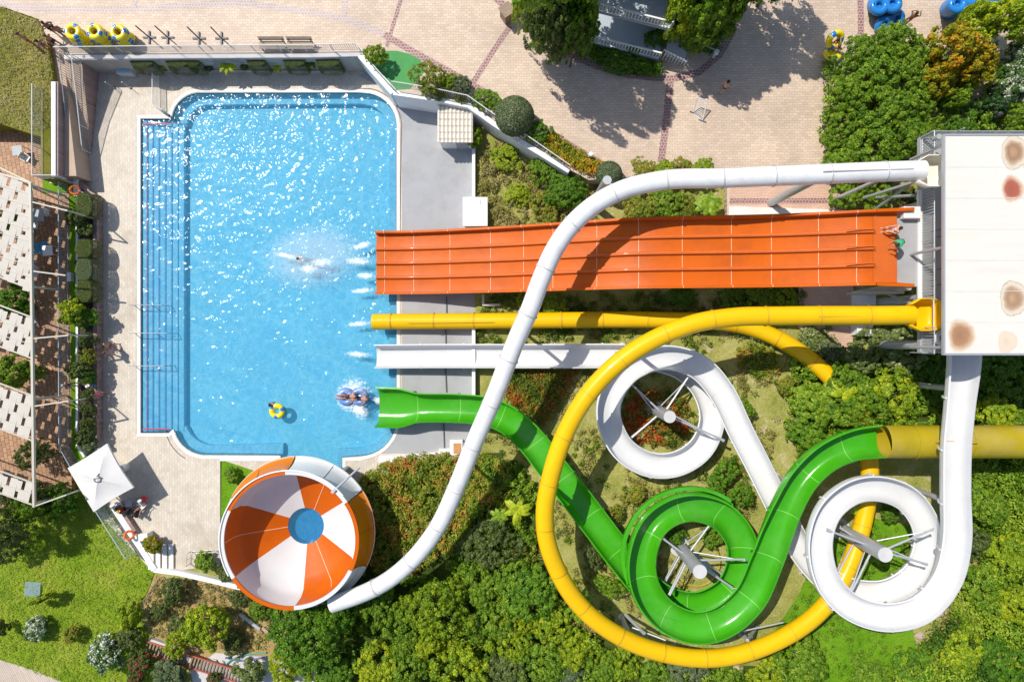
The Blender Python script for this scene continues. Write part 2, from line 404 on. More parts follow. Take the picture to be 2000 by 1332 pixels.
def clip_proto(kind, shape, mat, n=16000, leaf=.07):
    key = ('clip', kind, shape)
    if key not in PROTO:
        rng = np.random.default_rng(hash(shape) % 99 + 5)
        if shape == 'ball':
            d = rng.normal(size=(n, 3)); d /= np.linalg.norm(d, axis=1, keepdims=True); p = d * (1 - .07 * rng.random((n, 1)) ** 2); nn = d
        else:
            p = rng.uniform(-1, 1, (n, 3)); ax = rng.choice(3, n, p=[.33, .25, .42]); sg = np.where(rng.random(n) < .5, -1., 1.); sg[ax == 2] = 1; nn = np.zeros((n, 3))
            p[np.arange(n), ax] = sg * (1 - .1 * rng.random(n)); nn[np.arange(n), ax] = sg
            q = np.linalg.norm(p * .8, axis=1, keepdims=True); p = np.where(q > 1.12, p / q * 1.12, p)
        PROTO[key] = leaf_mesh('foliage_clipped', p, nn + .45 * rng.normal(size=(n, 3)), leaf, rng.random(n), mat, rng=rng)
    return PROTO[key]
TRUNKS = {}
def trunk_mesh(seed):
    if seed not in TRUNKS:
        rnd = random.Random(seed); mb = MB(); base = Vector((0, 0, 0)); top = Vector((rnd.uniform(-.1, .1), rnd.uniform(-.1, .1), .55)); mb.cyl(base, top, .07, .05, 8)
        for i in range(6):
            a = i * 1.05 + rnd.random(); e = top + Vector((math.cos(a) * .45, math.sin(a) * .45, .18 + .2 * rnd.random())); st = base.lerp(top, .6 + .4 * rnd.random()); mb.cyl(st, e, .035, .012, 6)
        me = bpy.data.meshes.new('trunk'); me.from_pydata(mb.v, [], mb.f); me.materials.append(BARK); TRUNKS[seed] = me
    return TRUNKS[seed]
_pc = [0]
def plant(px, py, rad, h, kind, label, z=None, tree=False, sx=1.0, sy=1.0, rz=None, cat=None, name=None, group=None, leaf='m', clip=None):
    """crown seen at px,py with radius rad (photo px); h = overall height in m"""
    i = _pc[0]; _pc[0] += 1
    zb = G(px, py).z if z is None else z
    zc = zb + h * .6; c = W(px, py, zc); r = rad / S * (H - zc) / H
    rt = empty(name or ('tree' if tree else 'shrub'), (c.x, c.y, zb), (i * 2.399) % 6.28 if rz is None else rz, label, cat or ('tree' if tree else 'shrub'), group)
    if clip: me = clip_proto(kind, clip, LF[kind]); zoff = h * .5; szz = h * .5
    else:
        n, lf, NT, tr = {'f': (13000, .058, 230, (.07, .13)), 'm': (9500, .078, 150, (.09, .16)), 'c': (6000, .11, 95, (.11, .20)), 'x': (3200, .16, 55, (.14, .24))}[leaf]
        me = crown_proto(kind + leaf, i % 4, n, lf, LF[kind], K=(18 if leaf in 'fm' else 12), NT=NT, tr=tr); zoff = h * .5; szz = h * .62
    f = link('crown' if tree else 'foliage', me, rt); f.location = (0, 0, zoff); jx = 1.0 if clip else .93 + .2 * ((i * .618) % 1); f.scale = (r * 1.04 * sx * jx, r * 1.04 * sy * (2.03 - jx if not clip else 1), szz)
    t = link('trunk' if tree else 'stem', trunk_mesh(i % 5), rt); t.scale = (r * .9, r * .9, h * .75)
    return rt
def vnoise(x, y, sc, seed=0):
    x = x * sc + seed * 7.3; y = y * sc + seed * 3.1
    return (np.sin(x * 1.7 + np.sin(y * 1.3) * 1.6) + np.sin(y * 2.1 + np.sin(x * .9) * 1.9) + .6 * np.sin(x * 4.3 + y * 3.1)) / 2.6
def inpoly(x, y, poly):
    r = np.zeros(len(x), bool); n = len(poly)
    for i in range(n):
        x1, y1 = poly[i]; x2, y2 = poly[(i + 1) % n]
        c = ((y1 > y) != (y2 > y)); r ^= c & (x < (x2 - x1) * (y - y1) / (y2 - y1 + 1e-12) + x1)
    return r
TV = np.vectorize(T)
def bed(poly_px, n, leaf, hgt, kind, name, label, cat, zbase=None, seed=1, sc=.9, accent_noise=0, up=1.2, thin=0.0, zpx=1.0, clump=1.0, per=34, tuft=.42):
    rng = np.random.default_rng(seed); poly = [tuple(W(a, b, zpx)[:2]) for a, b in poly_px]; A = np.array(poly); lo, hi = A.min(0), A.max(0)
    X = rng.uniform(lo[0], hi[0], n * 3); Y = rng.uniform(lo[1], hi[1], n * 3); ok = inpoly(X, Y, poly)
    b = vnoise(X, Y, sc, seed); 
    if thin: ok &= (vnoise(X, Y, sc * .8, seed + 3) + .25 * rng.normal(size=len(X)) > thin)
    X, Y, b = X[ok][:n], Y[ok][:n], b[ok][:n]; m = len(X)
    nt_ = max(6, int(m / per)); cx, cy = X[:nt_], Y[:nt_]; b = b[:nt_]; k = rng.integers(0, nt_, m); tr = rng.uniform(.5, 1.0, nt_) * tuft
    zg = TV(cx, cy) if zbase is None else np.full(nt_, zbase)
    zc = zg + np.maximum(.04, hgt * (.5 + .42 * b * clump + .22 * rng.normal(size=nt_) * clump))
    d = rng.normal(size=(m, 3)) + np.array([0, 0, .6]); d /= np.linalg.norm(d, axis=1, keepdims=True); rr = (tr[k] * (.35 + .65 * rng.random(m)))[:, None]
    Pt = np.stack([cx[k], cy[k], zc[k]], 1) + d * rr * np.array([1, 1, .8]); X, Y = Pt[:, 0], Pt[:, 1]; z = np.maximum(Pt[:, 2], zg[k] + .02)
    nn = d + np.array([0, 0, .35 * up]) + .45 * rng.normal(size=(m, 3)); tt = rng.random(nt_)
    tint = .42 * rng.random(m) + .38 * tt[k] + .1 + .2 * vnoise(X, Y, sc * 1.3, seed + 9)
    if accent_noise: tint = tint + accent_noise * vnoise(X, Y, sc * .7, seed + 5)
    o = link(name, leaf_mesh(name, np.stack([X, Y, z], 1), nn, leaf, np.clip(tint, 0, 1), LF[kind], rng=rng)); tag(o, label, cat, None, 'stuff'); return o
def frond_plant(px, py, rad, h, kind, label, z=None, nf=11, cat='palm', name='palm_plant', wide=.16, seed=0):
    rnd = random.Random(seed); zb = G(px, py).z if z is None else z; c = W(px, py, zb + h); r = rad / S * (H - zb - h) / H
    rt = empty(name, (c.x, c.y, zb), 0, label, cat); mb = MB(); mb.cyl((0, 0, 0), (0, 0, h * .8), .09, .06, 8); mb.build('trunk', BARK, rt, 40)
    for i in range(nf):
        a = i * 2.399 + rnd.random() * .4; L = r * (.75 + .4 * rnd.random()); el = .25 + .5 * rnd.random(); vs, fs = [], []; k = 9
        for j in range(k + 1):
            t = j / k; d = L * t * (1 - .12 * t); zz = h * .8 + L * (el * t - .75 * el * t * t - .25 * t * t) + .1; w = wide * r * math.sin(math.pi * min(1, .12 + t * .9)) ** .7
            ca, sa = math.cos(a), math.sin(a)
            vs += [(ca * d - sa * w, sa * d + ca * w, zz - w * .3), (ca * d, sa * d, zz), (ca * d + sa * w, sa * d - ca * w, zz - w * .3)]
        for j in range(k): q = 3 * j; fs += [(q, q + 1, q + 4, q + 3), (q + 1, q + 2, q + 5, q + 4)]
        m2 = MB(); m2.add(vs, fs); o = m2.build('frond', LF[kind], rt, 180)
        at = o.data.attributes.new('tint', 'FLOAT', 'FACE'); at.data.foreach_set('value', [min(1, .3 + .5 * rnd.random() + .1 * (q % 2)) for q in range(len(fs))])
    return rt
# ================================================================ camera, light
cam = bpy.data.cameras.new('camera'); cam.sensor_width = 36; cam.lens = 24; cam.sensor_fit = 'HORIZONTAL'; cam.clip_end = 2000
co = bpy.data.objects.new('camera', cam); COL.objects.link(co); co.location = (0, 0, H); scn.camera = co
# lens: 2000 px span 2000/27 m at pool level
cam.lens = 36 * H / (2000 / S)
SUN_E, SUN_AZ = 55.5, 140.0          # elevation; direction towards the sun measured from +X
sd = Vector((math.cos(R(SUN_E)) * math.cos(R(SUN_AZ)), math.cos(R(SUN_E)) * math.sin(R(SUN_AZ)), math.sin(R(SUN_E))))
sl = bpy.data.lights.new('sun', 'SUN'); sl.energy = 4.4; sl.angle = R(.5); sl.color = (1.0, .95, .87)
so = bpy.data.objects.new('sun', sl); COL.objects.link(so); so.rotation_euler = (-sd).to_track_quat('-Z', 'Y').to_euler(); so.location = (0, 0, 80)
wd = bpy.data.worlds.new('World'); scn.world = wd; wd.use_nodes = True; wt = wd.node_tree; wt.nodes.clear()
sky = wt.nodes.new('ShaderNodeTexSky'); sky.sky_type = 'NISHITA'; sky.sun_disc = False; sky.sun_elevation = R(SUN_E); sky.sun_rotation = R(90 - SUN_AZ)
bg = wt.nodes.new('ShaderNodeBackground'); bg.inputs['Strength'].default_value = .13
wo = wt.nodes.new('ShaderNodeOutputWorld'); wt.links.new(sky.outputs[0], bg.inputs[0]); wt.links.new(bg.outputs[0], wo.inputs[0])
scn.view_settings.view_transform = 'Standard'; scn.view_settings.look = 'None'; scn.view_settings.exposure = .05; scn.view_settings.gamma = 1
scn.cycles.use_denoising = True; scn.cycles.max_bounces = 8; scn.cycles.transparent_max_bounces = 12; scn.cycles.sample_clamp_indirect = 6

def struct(o, label, cat): return tag(o, label, cat, None, 'structure')
# ================================================================ ground sheet
def ground():
    inner = np.arange(-48, 48.01, .4); outer = np.array([60, 80, 120, 200, 400.]); xs = np.r_[-outer[::-1], inner, outer]; ys = xs
    nx = len(xs); vs = []; fs = []
    for y in ys:
        for x in xs: vs.append((x, y, T(x, y)))
    hx0, hy1 = W(262, 172)[:2]; hx1, hy0 = W(782, 925)[:2]
    for j in range(nx - 1):
        for i in range(nx - 1):
            if xs[i] >= hx0 and xs[i + 1] <= hx1 and ys[j] >= hy0 and ys[j + 1] <= hy1: continue
            a = j * nx + i; fs.append((a, a + 1, a + nx + 1, a + nx))
    mb = MB(); mb.add(vs, fs); struct(mb.build('ground', SOIL, None, 180), 'dry sunlit garden soil and sparse grass under the slides and plants', 'ground')
ground()
# pool outline (photo px at pool level)
def arc(cx, cy, r, a0, a1, n=8, ry=None): return [(cx + r * math.cos(R(a0 + (a1 - a0) * i / n)), cy - (ry or r) * math.sin(R(a0 + (a1 - a0) * i / n))) for i in range(n + 1)]
POOL = [(276, 233), (333, 233)] + arc(392, 238, 56, 172, 95, 7) + [(700, 182)] + arc(712, 245, 62, 80, 0, 8) + [(774, 770), (774, 800)] + arc(702, 818, 72, 0, -80, 8) + [(668, 893), (668, 922), (546, 922), (546, 889)] + \
       arc(402, 826, 62, -95, -165, 7) + [(333, 845), (276, 845)]
POOL = POOL[::-1]                     # counter-clockwise in world
pw = pxpoly(POOL)
DECK = [(100, 92), (700, 88), (800, 140), (935, 180), (935, 905), (775, 905), (775, 912), (668, 912), (668, 920), (430, 897), (430, 1075), (385, 1112), (300, 1120), (255, 1060), (205, 985), (180, 940), (180, 330), (195, 300), (120, 100)]
dk = pxpoly([(100, 80), (790, 80), (935, 160), (935, 897), (745, 897), (735, 940), (560, 940), (430, 897), (430, 1105), (300, 1118), (190, 1000), (150, 880), (150, 340), (100, 300)][::-1])
dkpale = pxpoly([(100, 80), (770, 80), (775, 235), (790, 300), (790, 897), (745, 897), (735, 940), (560, 940), (430, 897), (430, 1105), (300, 1118), (190, 1000), (150, 880), (150, 340), (100, 300)][::-1])
struct(MB().prism(dk, -.4, 0.0, holes=[pw]).build('pool_deck', PAVEP), 'cream stone paved deck around the left and top of the pool', 'pool deck')
gd = [(702, 150), (740, 168), (757, 186), (785, 240), (785, 800), (770, 845), (745, 886), (928, 886), (928, 190), (800, 140), (740, 120)]
struct(MB().prism(pxpoly(gd[::-1]), 0.0, .012).build('grey_deck', GREYD), 'smooth grey painted concrete deck on the right side of the pool', 'deck')
for y in (560, 640, 716, 822):        # dark gaps between slide bays
    pass
# pool basin
FL = -.95
mb = MB().prism(pw, FL - .1, FL)
struct(mb.build('pool_floor', POOLP), 'pale blue painted floor of the big pool', 'pool floor')
mb = MB(); n = len(pw)
for i in range(n):
    a, b = pw[i], pw[(i + 1) % n]; mb.add([(a[0], a[1], .05), (b[0], b[1], .05), (b[0], b[1], FL), (a[0], a[1], FL)], [(0, 1, 2, 3)])
struct(mb.build('pool_wall', POOLD), 'blue painted side walls of the big pool', 'pool wall')
def offs(poly, d):
    n = len(poly); out = []
    for i in range(n):
        a, b, c = (Vector(poly[k % n]) for k in (i - 1, i, i + 1)); t1 = (b - a).normalized(); t2 = (c - b).normalized()
        nn = Vector((-(t1 + t2).y, (t1 + t2).x)).normalized(); q = 1 / max(.6, nn.dot(Vector((-t1.y, t1.x)))); out.append(tuple(b + nn * d * q))
    return out
# shallow ledge along top, right and bottom edges
LEDG = [(352, 262), (352, 240)] + arc(400, 248, 48, 175, 95, 6) + [(700, 197)] + arc(702, 252, 56, 85, 0, 7) + [(758, 800)] + arc(702, 818, 56, 0, -80, 7) + [(660, 877), (652, 877), (652, 922), (668, 922), (668, 893)]
inner = [(356, 240)] + arc(402, 246, 46, 172, 95, 6) + [(700, 198)] + arc(704, 252, 53, 85, 0, 7) + [(757, 800)] + arc(700, 820, 56, 0, -85, 7) + [(655, 879), (655, 921), (666, 921), (667, 893)] + \
        [(POOL[i][0], POOL[i][1]) for i in range(0)]
outer = [(334, 233)] + arc(392, 238, 56, 172, 95, 7) + [(700, 182)] + arc(712, 245, 62, 80, 0, 8) + [(774, 770), (774, 800)] + arc(702, 818, 72, 0, -80, 8)
shrink = [(x + (520 - x) * .0012, y + (535 - y) * .0012) for x, y in outer]
struct(MB().prism(pxpoly((shrink + inner[::-1])[::-1]), FL, -.52).build('pool_ledge', POOLL), 'light blue shallow ledge inside the top and right pool edge', 'pool ledge')
bl = [(545, 888)] + arc(402, 826, 61, -95, -165, 7) + [(352, 838)] + arc(412, 812, 60, -160, -95, 6) + [(548, 868), (548, 888)]
struct(MB().prism(pxpoly(bl), FL, -.52).build('pool_ledge', POOLL), 'light blue shallow ledge inside the bottom pool edge', 'pool ledge')
sx = [277, 286, 297, 308, 319.5, 331, 342, 353]
for i in range(7):
    z = -.10 - .065 * i; a = W(sx[i], 539); b = W(sx[i + 1], 539); y0 = W(0, 843)[1]; y1 = W(0, 235)[1]
    st = struct(MB().box(((a.x + b.x) / 2, (y0 + y1) / 2, (z + FL) / 2), (b.x - a.x, y1 - y0, z - FL)).build('pool_step', POOLL), f"{['first', 'second', 'third', 'fourth', 'fifth', 'sixth', 'lowest'][i]} long submerged step from the left pool edge", 'pool step')
    nz = MB().box((b.x - .05 if i else a.x + .33, (y0 + y1) / 2, z + .006), (.075 if i == 0 else .045, y1 - y0 - .1, .012)).build('nosing', STEPR if i == 0 else STEPP if i < 5 else POOLD, st)
ring = MB().box(((W(300, 0).x), W(0, 838).y, -.06), (2.3, .09, .03)).box(((W(300, 0).x), W(0, 242).y, -.06), (2.3, .09, .03))
struct(ring.build('step_edging', STEPR), 'red edging lines at both ends of the submerged steps', 'step edging')
# coping
def cope(idx, w, name, lab): strip(pxpoly(idx), w, -.06, name, WHITEW, .035, label=lab, cat='coping', kind='structure', bevel=.01)
cope([(548, 893), (430, 893)] + arc(402, 826, 67, -95, -165, 7) + [(331, 849), (271, 849), (271, 229), (331, 229)] + arc(392, 238, 61, 172, 95, 7) + [(705, 178)] + arc(712, 245, 66, 80, 0, 8) + [(778, 800)] + arc(702, 818, 76, 0, -78, 8) + [(706, 896), (672, 897), (672, 935)], .24, 'pool_coping', 'white stone coping around the whole pool edge')
strip(pxpoly([(430, 896), (540, 896)]), .3, -.04, 'pool_coping', WHITEW, .05, label='wide white coping along the bottom pool edge left of the bowl', cat='coping', kind='structure')
strip(pxpoly([(268, 845), (268, 230), (330, 228)]), .06, 0.0, 'drain_channel', STEELD, .02, label='thin dark drain line along the left pool edge', cat='drain', kind='structure')
strip(pxpoly(arc(402, 826, 80, -120, -170, 7)), .05, 0.0, 'drain_channel', STEELD, .02, label='thin curved dark drain line at the lower left pool corner', cat='drain', kind='structure')
strip(pxpoly([(700, 174)] + arc(712, 245, 72, 80, 0, 8) + [(781, 460)]), .06, .012, 'drain_channel', M('brown_drain', (.16, .12, .11), .7), .02, label='thin brown drain line along the right pool edge', cat='drain', kind='structure')
# water
def water():
    m, t, out = nt('pool_water'); cw = coords(t)
    def wav(scale, det, rot, sxy):
        mp = N(t, 'ShaderNodeMapping'); mp.inputs['Rotation'].default_value = (0, 0, R(rot)); mp.inputs['Scale'].default_value = (sxy[0], sxy[1], 1); t.links.new(cw, mp.inputs['Vector'])
        return noise(t, mp.outputs[0], scale, det, .55)
    h = mth(t, 'ADD', mth(t, 'MULTIPLY', wav(.9, 2, 20, (1, 1)), .30), mth(t, 'ADD', mth(t, 'MULTIPLY', wav(1.7, 1, -30, (1, 1)), .24), mth(t, 'MULTIPLY', wav(5.0, 1, 60, (1, 1)), .03)))
    gust = mth(t, 'MULTIPLY_ADD', ramp(t, noise(t, cw, .22, 3, .6), [(.36, (0, 0, 0)), (.64, (1, 1, 1))]), .75, .55); h = mth(t, 'MULTIPLY', mth(t, 'SUBTRACT', h, .3), gust)
    b = N(t, 'ShaderNodeBump', Strength=1.0, Distance=.50); t.links.new(h, b.inputs['Height'])
    # caustic light lines painted into the water's transparent colour with noise ridges
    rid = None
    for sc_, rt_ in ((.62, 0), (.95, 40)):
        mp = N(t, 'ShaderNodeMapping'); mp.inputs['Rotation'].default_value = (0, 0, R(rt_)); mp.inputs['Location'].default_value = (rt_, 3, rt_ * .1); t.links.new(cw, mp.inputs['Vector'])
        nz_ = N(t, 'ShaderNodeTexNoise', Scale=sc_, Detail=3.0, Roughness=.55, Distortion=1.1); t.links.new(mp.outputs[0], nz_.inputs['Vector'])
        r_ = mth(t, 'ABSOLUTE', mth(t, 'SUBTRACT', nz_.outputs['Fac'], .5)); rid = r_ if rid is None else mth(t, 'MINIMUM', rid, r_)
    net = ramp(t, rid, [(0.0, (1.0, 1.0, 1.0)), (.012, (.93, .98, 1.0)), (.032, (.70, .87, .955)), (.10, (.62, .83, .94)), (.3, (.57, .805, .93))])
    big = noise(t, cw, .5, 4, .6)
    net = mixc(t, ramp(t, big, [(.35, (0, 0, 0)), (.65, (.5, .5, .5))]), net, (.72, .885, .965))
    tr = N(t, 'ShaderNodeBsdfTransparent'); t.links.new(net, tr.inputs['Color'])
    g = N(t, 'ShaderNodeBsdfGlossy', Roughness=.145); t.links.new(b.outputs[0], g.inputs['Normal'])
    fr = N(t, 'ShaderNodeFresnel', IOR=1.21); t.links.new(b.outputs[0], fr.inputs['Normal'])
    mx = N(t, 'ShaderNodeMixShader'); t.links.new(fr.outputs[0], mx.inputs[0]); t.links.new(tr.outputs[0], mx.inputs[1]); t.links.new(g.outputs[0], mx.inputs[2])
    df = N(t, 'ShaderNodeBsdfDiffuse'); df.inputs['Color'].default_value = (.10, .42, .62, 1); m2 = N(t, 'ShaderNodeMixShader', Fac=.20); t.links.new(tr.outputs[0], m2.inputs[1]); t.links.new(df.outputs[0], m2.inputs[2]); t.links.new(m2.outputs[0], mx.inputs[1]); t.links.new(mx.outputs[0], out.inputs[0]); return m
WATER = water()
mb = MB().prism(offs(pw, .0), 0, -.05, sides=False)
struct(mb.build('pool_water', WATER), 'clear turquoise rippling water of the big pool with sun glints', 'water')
# foam
def foam_mat(nm='foam', amt=.85, bias=-1.06):
    m, t, out = nt(nm); cw = coords(t, False); f = noise(t, coords(t), 4.5, 8, .72)
    gr = N(t, 'ShaderNodeTexGradient', gradient_type='SPHERICAL'); t.links.new(cw, gr.inputs['Vector'])
    a = mth(t, 'ADD', mth(t, 'MULTIPLY', f, 1.25), mth(t, 'MULTIPLY_ADD', gr.outputs['Fac'], 1.0, bias))
    al = ramp(t, a, [(.0, (0, 0, 0)), (.42, (amt,) * 3)])
    d = N(t, 'ShaderNodeBsdfDiffuse'); d.inputs['Color'].default_value = (.86, .92, .95, 1); tr = N(t, 'ShaderNodeBsdfTransparent'); mx = N(t, 'ShaderNodeMixShader')
    t.links.new(al, mx.inputs[0]); t.links.new(tr.outputs[0], mx.inputs[1]); t.links.new(d.outputs[0], mx.inputs[2]); t.links.new(mx.outputs[0], out.inputs[0]); return m
FOAM = foam_mat(); FOAMT = foam_mat('churned_water', .22, -.75)
_fz = [0]
def foam(px, py, rx, ry, rz, label, fm=None):
    _fz[0] += 1; mb = MB(); k = 20; rings = 6; vs = [(0, 0, .05)]; rr = random.Random(px)
    for j in range(1, rings + 1):
        for i in range(k): q = j / rings; vs.append((q * math.cos(2 * math.pi * i / k), q * math.sin(2 * math.pi * i / k), (.06 + .05 * rr.random()) * (1 - q)))
    fs = [(0, 1 + i, 1 + (i + 1) % k) for i in range(k)]
    for j in range(rings - 1):
        for i in range(k): a = 1 + j * k + i; b = 1 + j * k + (i + 1) % k; fs.append((a, a + k, b + k, b))
    mb.add(vs, fs); o = mb.build('foam', fm or FOAM, None, 180); p = W(px, py, 0); o.location = (p.x, p.y, -.035 + .003 * _fz[0] / 10); o.scale = (rx / S, ry / S, 1.2); o.rotation_euler = (0, 0, R(rz)); tag(o, label, 'foam', None, 'stuff')
foam(610, 500, 120, 78, 8, 'broad pale churned patch of water in front of the orange slide', FOAMT); foam(706, 480, 44, 13, 12, 'white foam at the end of the top orange lane'); foam(700, 510, 52, 15, 0, 'white foam at the end of the second orange lane')
foam(714, 539, 36, 13, 0, 'white foam at the end of the third orange lane'); foam(708, 568, 46, 10, 5, 'white foam at the end of the bottom orange lane')
foam(700, 633, 46, 10, 4, 'white foam below the yellow tube mouth'); foam(700, 692, 48, 11, -4, 'white foam below the white chute end')
foam(684, 778, 48, 48, 20, 'white splash ring around the double tube'); foam(702, 800, 38, 28, -55, 'trailing splash right of the double tube')
foam(628, 513, 46, 17, 6, 'white splash behind the swimmer in front of the orange slide'); foam(560, 500, 60, 9, -12, 'thin wake stretching left from the swimmer'); foam(603, 525, 34, 18, 0, 'faint foam below the swimmer')
foam(690, 770, 62, 58, 60, 'wide loose foam round the double tube'); foam(738, 782, 20, 14, 0, 'white foam at the mouth of the green slide')

# ================================================================ plaza (raised), turf, bands
PZ = 2.2
plz = [(-500, -600), (2600, -600), (2600, 250), (1850, 250), (1640, 420), (1420, 420), (1420, 352), (1240, 345), (1150, 352), (1110, 330), (1010, 268), (962, 240), (920, 205), (850, 190), (768, 180), (703, 106), (600, 107), (300, 108), (140, 108), (126, 96), (92, 74), (75, 38), (0, 12), (-500, 8)]
struct(MB().prism(pxpoly(plz[::-1], PZ), -.3, PZ).build('plaza', PAVE), 'raised cream cobbled plaza along the top of the park', 'plaza')
_bz = [0.0]
def band(px, w, m, label, z=PZ): _bz[0] += .0012; strip(pxpoly(px, z), w, z + .004 + _bz[0], 'paving_band', m, label=label, cat='paving band', kind='structure')
band([(-60, -5), (30, 14), (120, 19), (250, 20), (400, 9), (480, 7), (560, 18), (640, 30), (690, 43), (750, 68)], .42, BANDL, 'faded brick band curving along the top left of the plaza')
band([(750, 68), (800, 98), (850, 126), (910, 158), (965, 192)], .46, BAND, 'dark red brick band curving down between the two hedges')
band([(1040, 232), (1060, 248), (1100, 275), (1150, 305), (1200, 335)], .40, BAND, 'red brick edging band beside the red flower bed')
band([(676, -20), (672, 32)], .38, BANDL, 'short faded brick band at the top edge')
band([(792, -30), (755, 92)], .26, BAND, 'thin red brick band left of the wooden bin')
band([(265, -10), (262, 18)], .3, BANDL, 'faint brick cross band at the upper left')
band([(996, 52), (960, 105), (925, 160)], .36, BAND, 'straight red brick band from the bin to the hedge')
band([(960, -10), (1000, 25), (1050, 62), (1110, 106), (1165, 130), (1230, 148), (1310, 155), (1365, 142), (1405, 108), (1430, 65), (1450, 0), (1455, -30)], .46, BAND, 'dark brick band curving round the house garden')
band([(1309, 158), (1303, 220), (1297, 270), (1291, 318)], .48, BAND, 'dark red brick band running down the sunny plaza')
band([(1680, -30), (1681, 40), (1681, 80)], .42, BAND, 'red brick band next to the blue tubes')
struct(MB().prism(pxpoly([(716, 120), (730, 105), (748, 100), (775, 100), (800, 106), (822, 118), (830, 140), (800, 175), (768, 176)][::-1], PZ), PZ - .1, PZ + .012).build('artificial_turf', TURF), 'bright green artificial turf patch above the pool corner', 'turf')
# walls
def wall(px, w, z0, z1, name, m, label, bevel=.01, zp=None): return strip(pxpoly(px, zp if zp is not None else z1), w, z0, name, m, z1, label=label, cat='wall', kind='thing', bevel=bevel)
wall([(126, 112), (300, 111), (600, 109), (702, 107)], .45, -.2, PZ + .06, 'retaining_wall', STONEG, 'long stone retaining wall between plaza railing and pool planter')
wall([(125, 112), (300, 111), (600, 109), (704, 107)], .26, PZ + .06, PZ + .12, 'wall_coping', WHITEW, 'white coping on top of the long retaining wall')
wall([(704, 107), (735, 143), (768, 180)], .5, -.2, PZ + .25, 'retaining_wall', WHITEP, 'slanting white retaining wall beside the green turf')
wall([(768, 181), (850, 193), (915, 206), (962, 240), (1010, 272), (1112, 334)], .34, -.2, PZ + .35, 'garden_wall', WHITEP, 'curving white garden wall behind the tiled shed')
wall([(925, 268), (925, 395)], .22, -.1, .9, 'garden_wall', WHITEP, 'thin white wall right of the grey deck above the white box')
wall([(925, 640), (925, 890)], .24, -.1, .9, 'garden_wall', WHITEP, 'thin white wall right of the grey deck below the yellow tube')
wall([(1650, 425), (1423, 417)], 1.0, 1.5, PZ + .25, 'garden_wall', WHITEW, 'low white wall slab behind the orange slide')
wall([(740, 897), (775, 897), (870, 888), (945, 892)], .5, -.1, .25, 'garden_kerb', WHITEP, 'low white kerb above the red flowering bed')
wall([(735, 920), (755, 920), (757, 903), (800, 903)], .2, -.1, .3, 'garden_kerb', WHITEP, 'small stepped white kerb right of the bowl slide')
wall([(870, 640), (872, 715)], .08, 0, .1, 'deck_joint', STEELD, 'dark gap in the grey deck between yellow tube and white chute')
wall([(872, 580), (872, 612)], .08, 0, .1, 'deck_joint', STEELD, 'dark gap in the grey deck above the yellow tube')
wall([(870, 718), (872, 766)], .08, 0, .1, 'deck_joint', STEELD, 'dark gap in the grey deck below the white chute')
wall([(866, 824), (868, 882)], .08, 0, .1, 'deck_joint', STEELD, 'dark gap in the grey deck below the green slide')
# pink paths under the tower
struct(MB().prism(pxpoly([(1425, 345), (1640, 345), (1640, 425), (1425, 425)][::-1], 2.2), 2.0, PZ + .008).build('garden_path', PATHB), 'pink paved path between white tube and orange slide', 'path')
band([(1425, 393), (1530, 393), (1640, 392)], .36, BAND, 'red brick strip in the pink path by the grey column', PZ + .008)
struct(MB().prism(pxpoly([(1560, 540), (1666, 540), (1666, 690), (1640, 700), (1610, 690), (1585, 660), (1560, 640)][::-1], 2.1), 1.9, 2.15).build('garden_path', PATHB), 'pink paved path below the top of the orange slide', 'path')
# left terraces
TZ = .45
lawn_l = [(-500, 10), (0, 14), (74, 40), (90, 72), (103, 150), (107, 350), (80, 350), (80, 268), (0, 242), (-500, 240)]
struct(MB().prism(pxpoly(lawn_l[::-1], PZ), -.2, PZ + .02).build('upper_lawn', LAWNO), 'worn sunny lawn at the top left corner', 'lawn')
wall([(104, 160), (104, 345)], .30, -.2, PZ + .3, 'terrace_wall', WHITEP, 'white capped wall between upper lawn and ramp')
wall([(110.5, 160), (110.5, 345)], .22, -.2, PZ + .2, 'terrace_wall', STONE, 'red stone face of the wall beside the ramp')
terr = [(-500, 200), (84, 230), (150, 345), (158, 385), (190, 385), (190, 860), (140, 870), (140, 890), (140, 985), (40, 990), (-500, 1010)]
struct(MB().prism(pxpoly(terr[::-1], TZ), -.2, TZ).build('terrace', TERRA), 'terracotta paved terrace under the pergola', 'terrace')
struct(MB().prism(pxpoly([(136, 352), (152, 352), (152, 870), (170, 905), (200, 960), (190, 965), (140, 880)][::-1], TZ), TZ - .1, TZ + .03).build('grass_strip', LAWNB), 'narrow bright grass strip right of the terrace railing', 'grass strip')
struct(MB().prism(pxpoly([(84, 352), (135, 352), (135, 377), (84, 377)][::-1], TZ), TZ - .1, TZ + .03).build('grass_strip', LAWNB), 'small grass patch above the lifebuoy railing', 'grass strip')
struct(MB().prism(pxpoly([(156, 388), (186, 388), (186, 862), (156, 862)][::-1], TZ), TZ - .1, TZ + .02).build('planter_soil', M('dark_soil', (.06, .045, .03), .95, .3, 4)), 'dark soil in the long hedge planter', 'soil')
wall([(153, 356), (153, 385)], .3, TZ - .2, TZ + .32, 'terrace_wall', WHITEP, 'short white wall below the ramp end by the lifebuoy', zp=TZ)
wall([(103, 354), (157, 353)], .45, -.2, TZ + .35, 'terrace_wall', WHITEP, 'white wall across the bottom of the ramp', zp=TZ)
wall([(152, 388), (152, 868), (166, 892)], .16, TZ - .1, TZ + .12, 'planter_kerb', WHITEP, 'thin white kerb between grass strip and hedges', zp=TZ)
wall([(190, 385), (190, 862)], .30, -.2, TZ + .28, 'planter_wall', STONE, 'long red stone planter wall along the left pool deck', zp=TZ)
wall([(157, 357), (176, 378), (188, 384)], .3, -.2, TZ + .2, 'planter_wall', STONE, 'short slanting stone wall near the lifebuoy', zp=TZ)
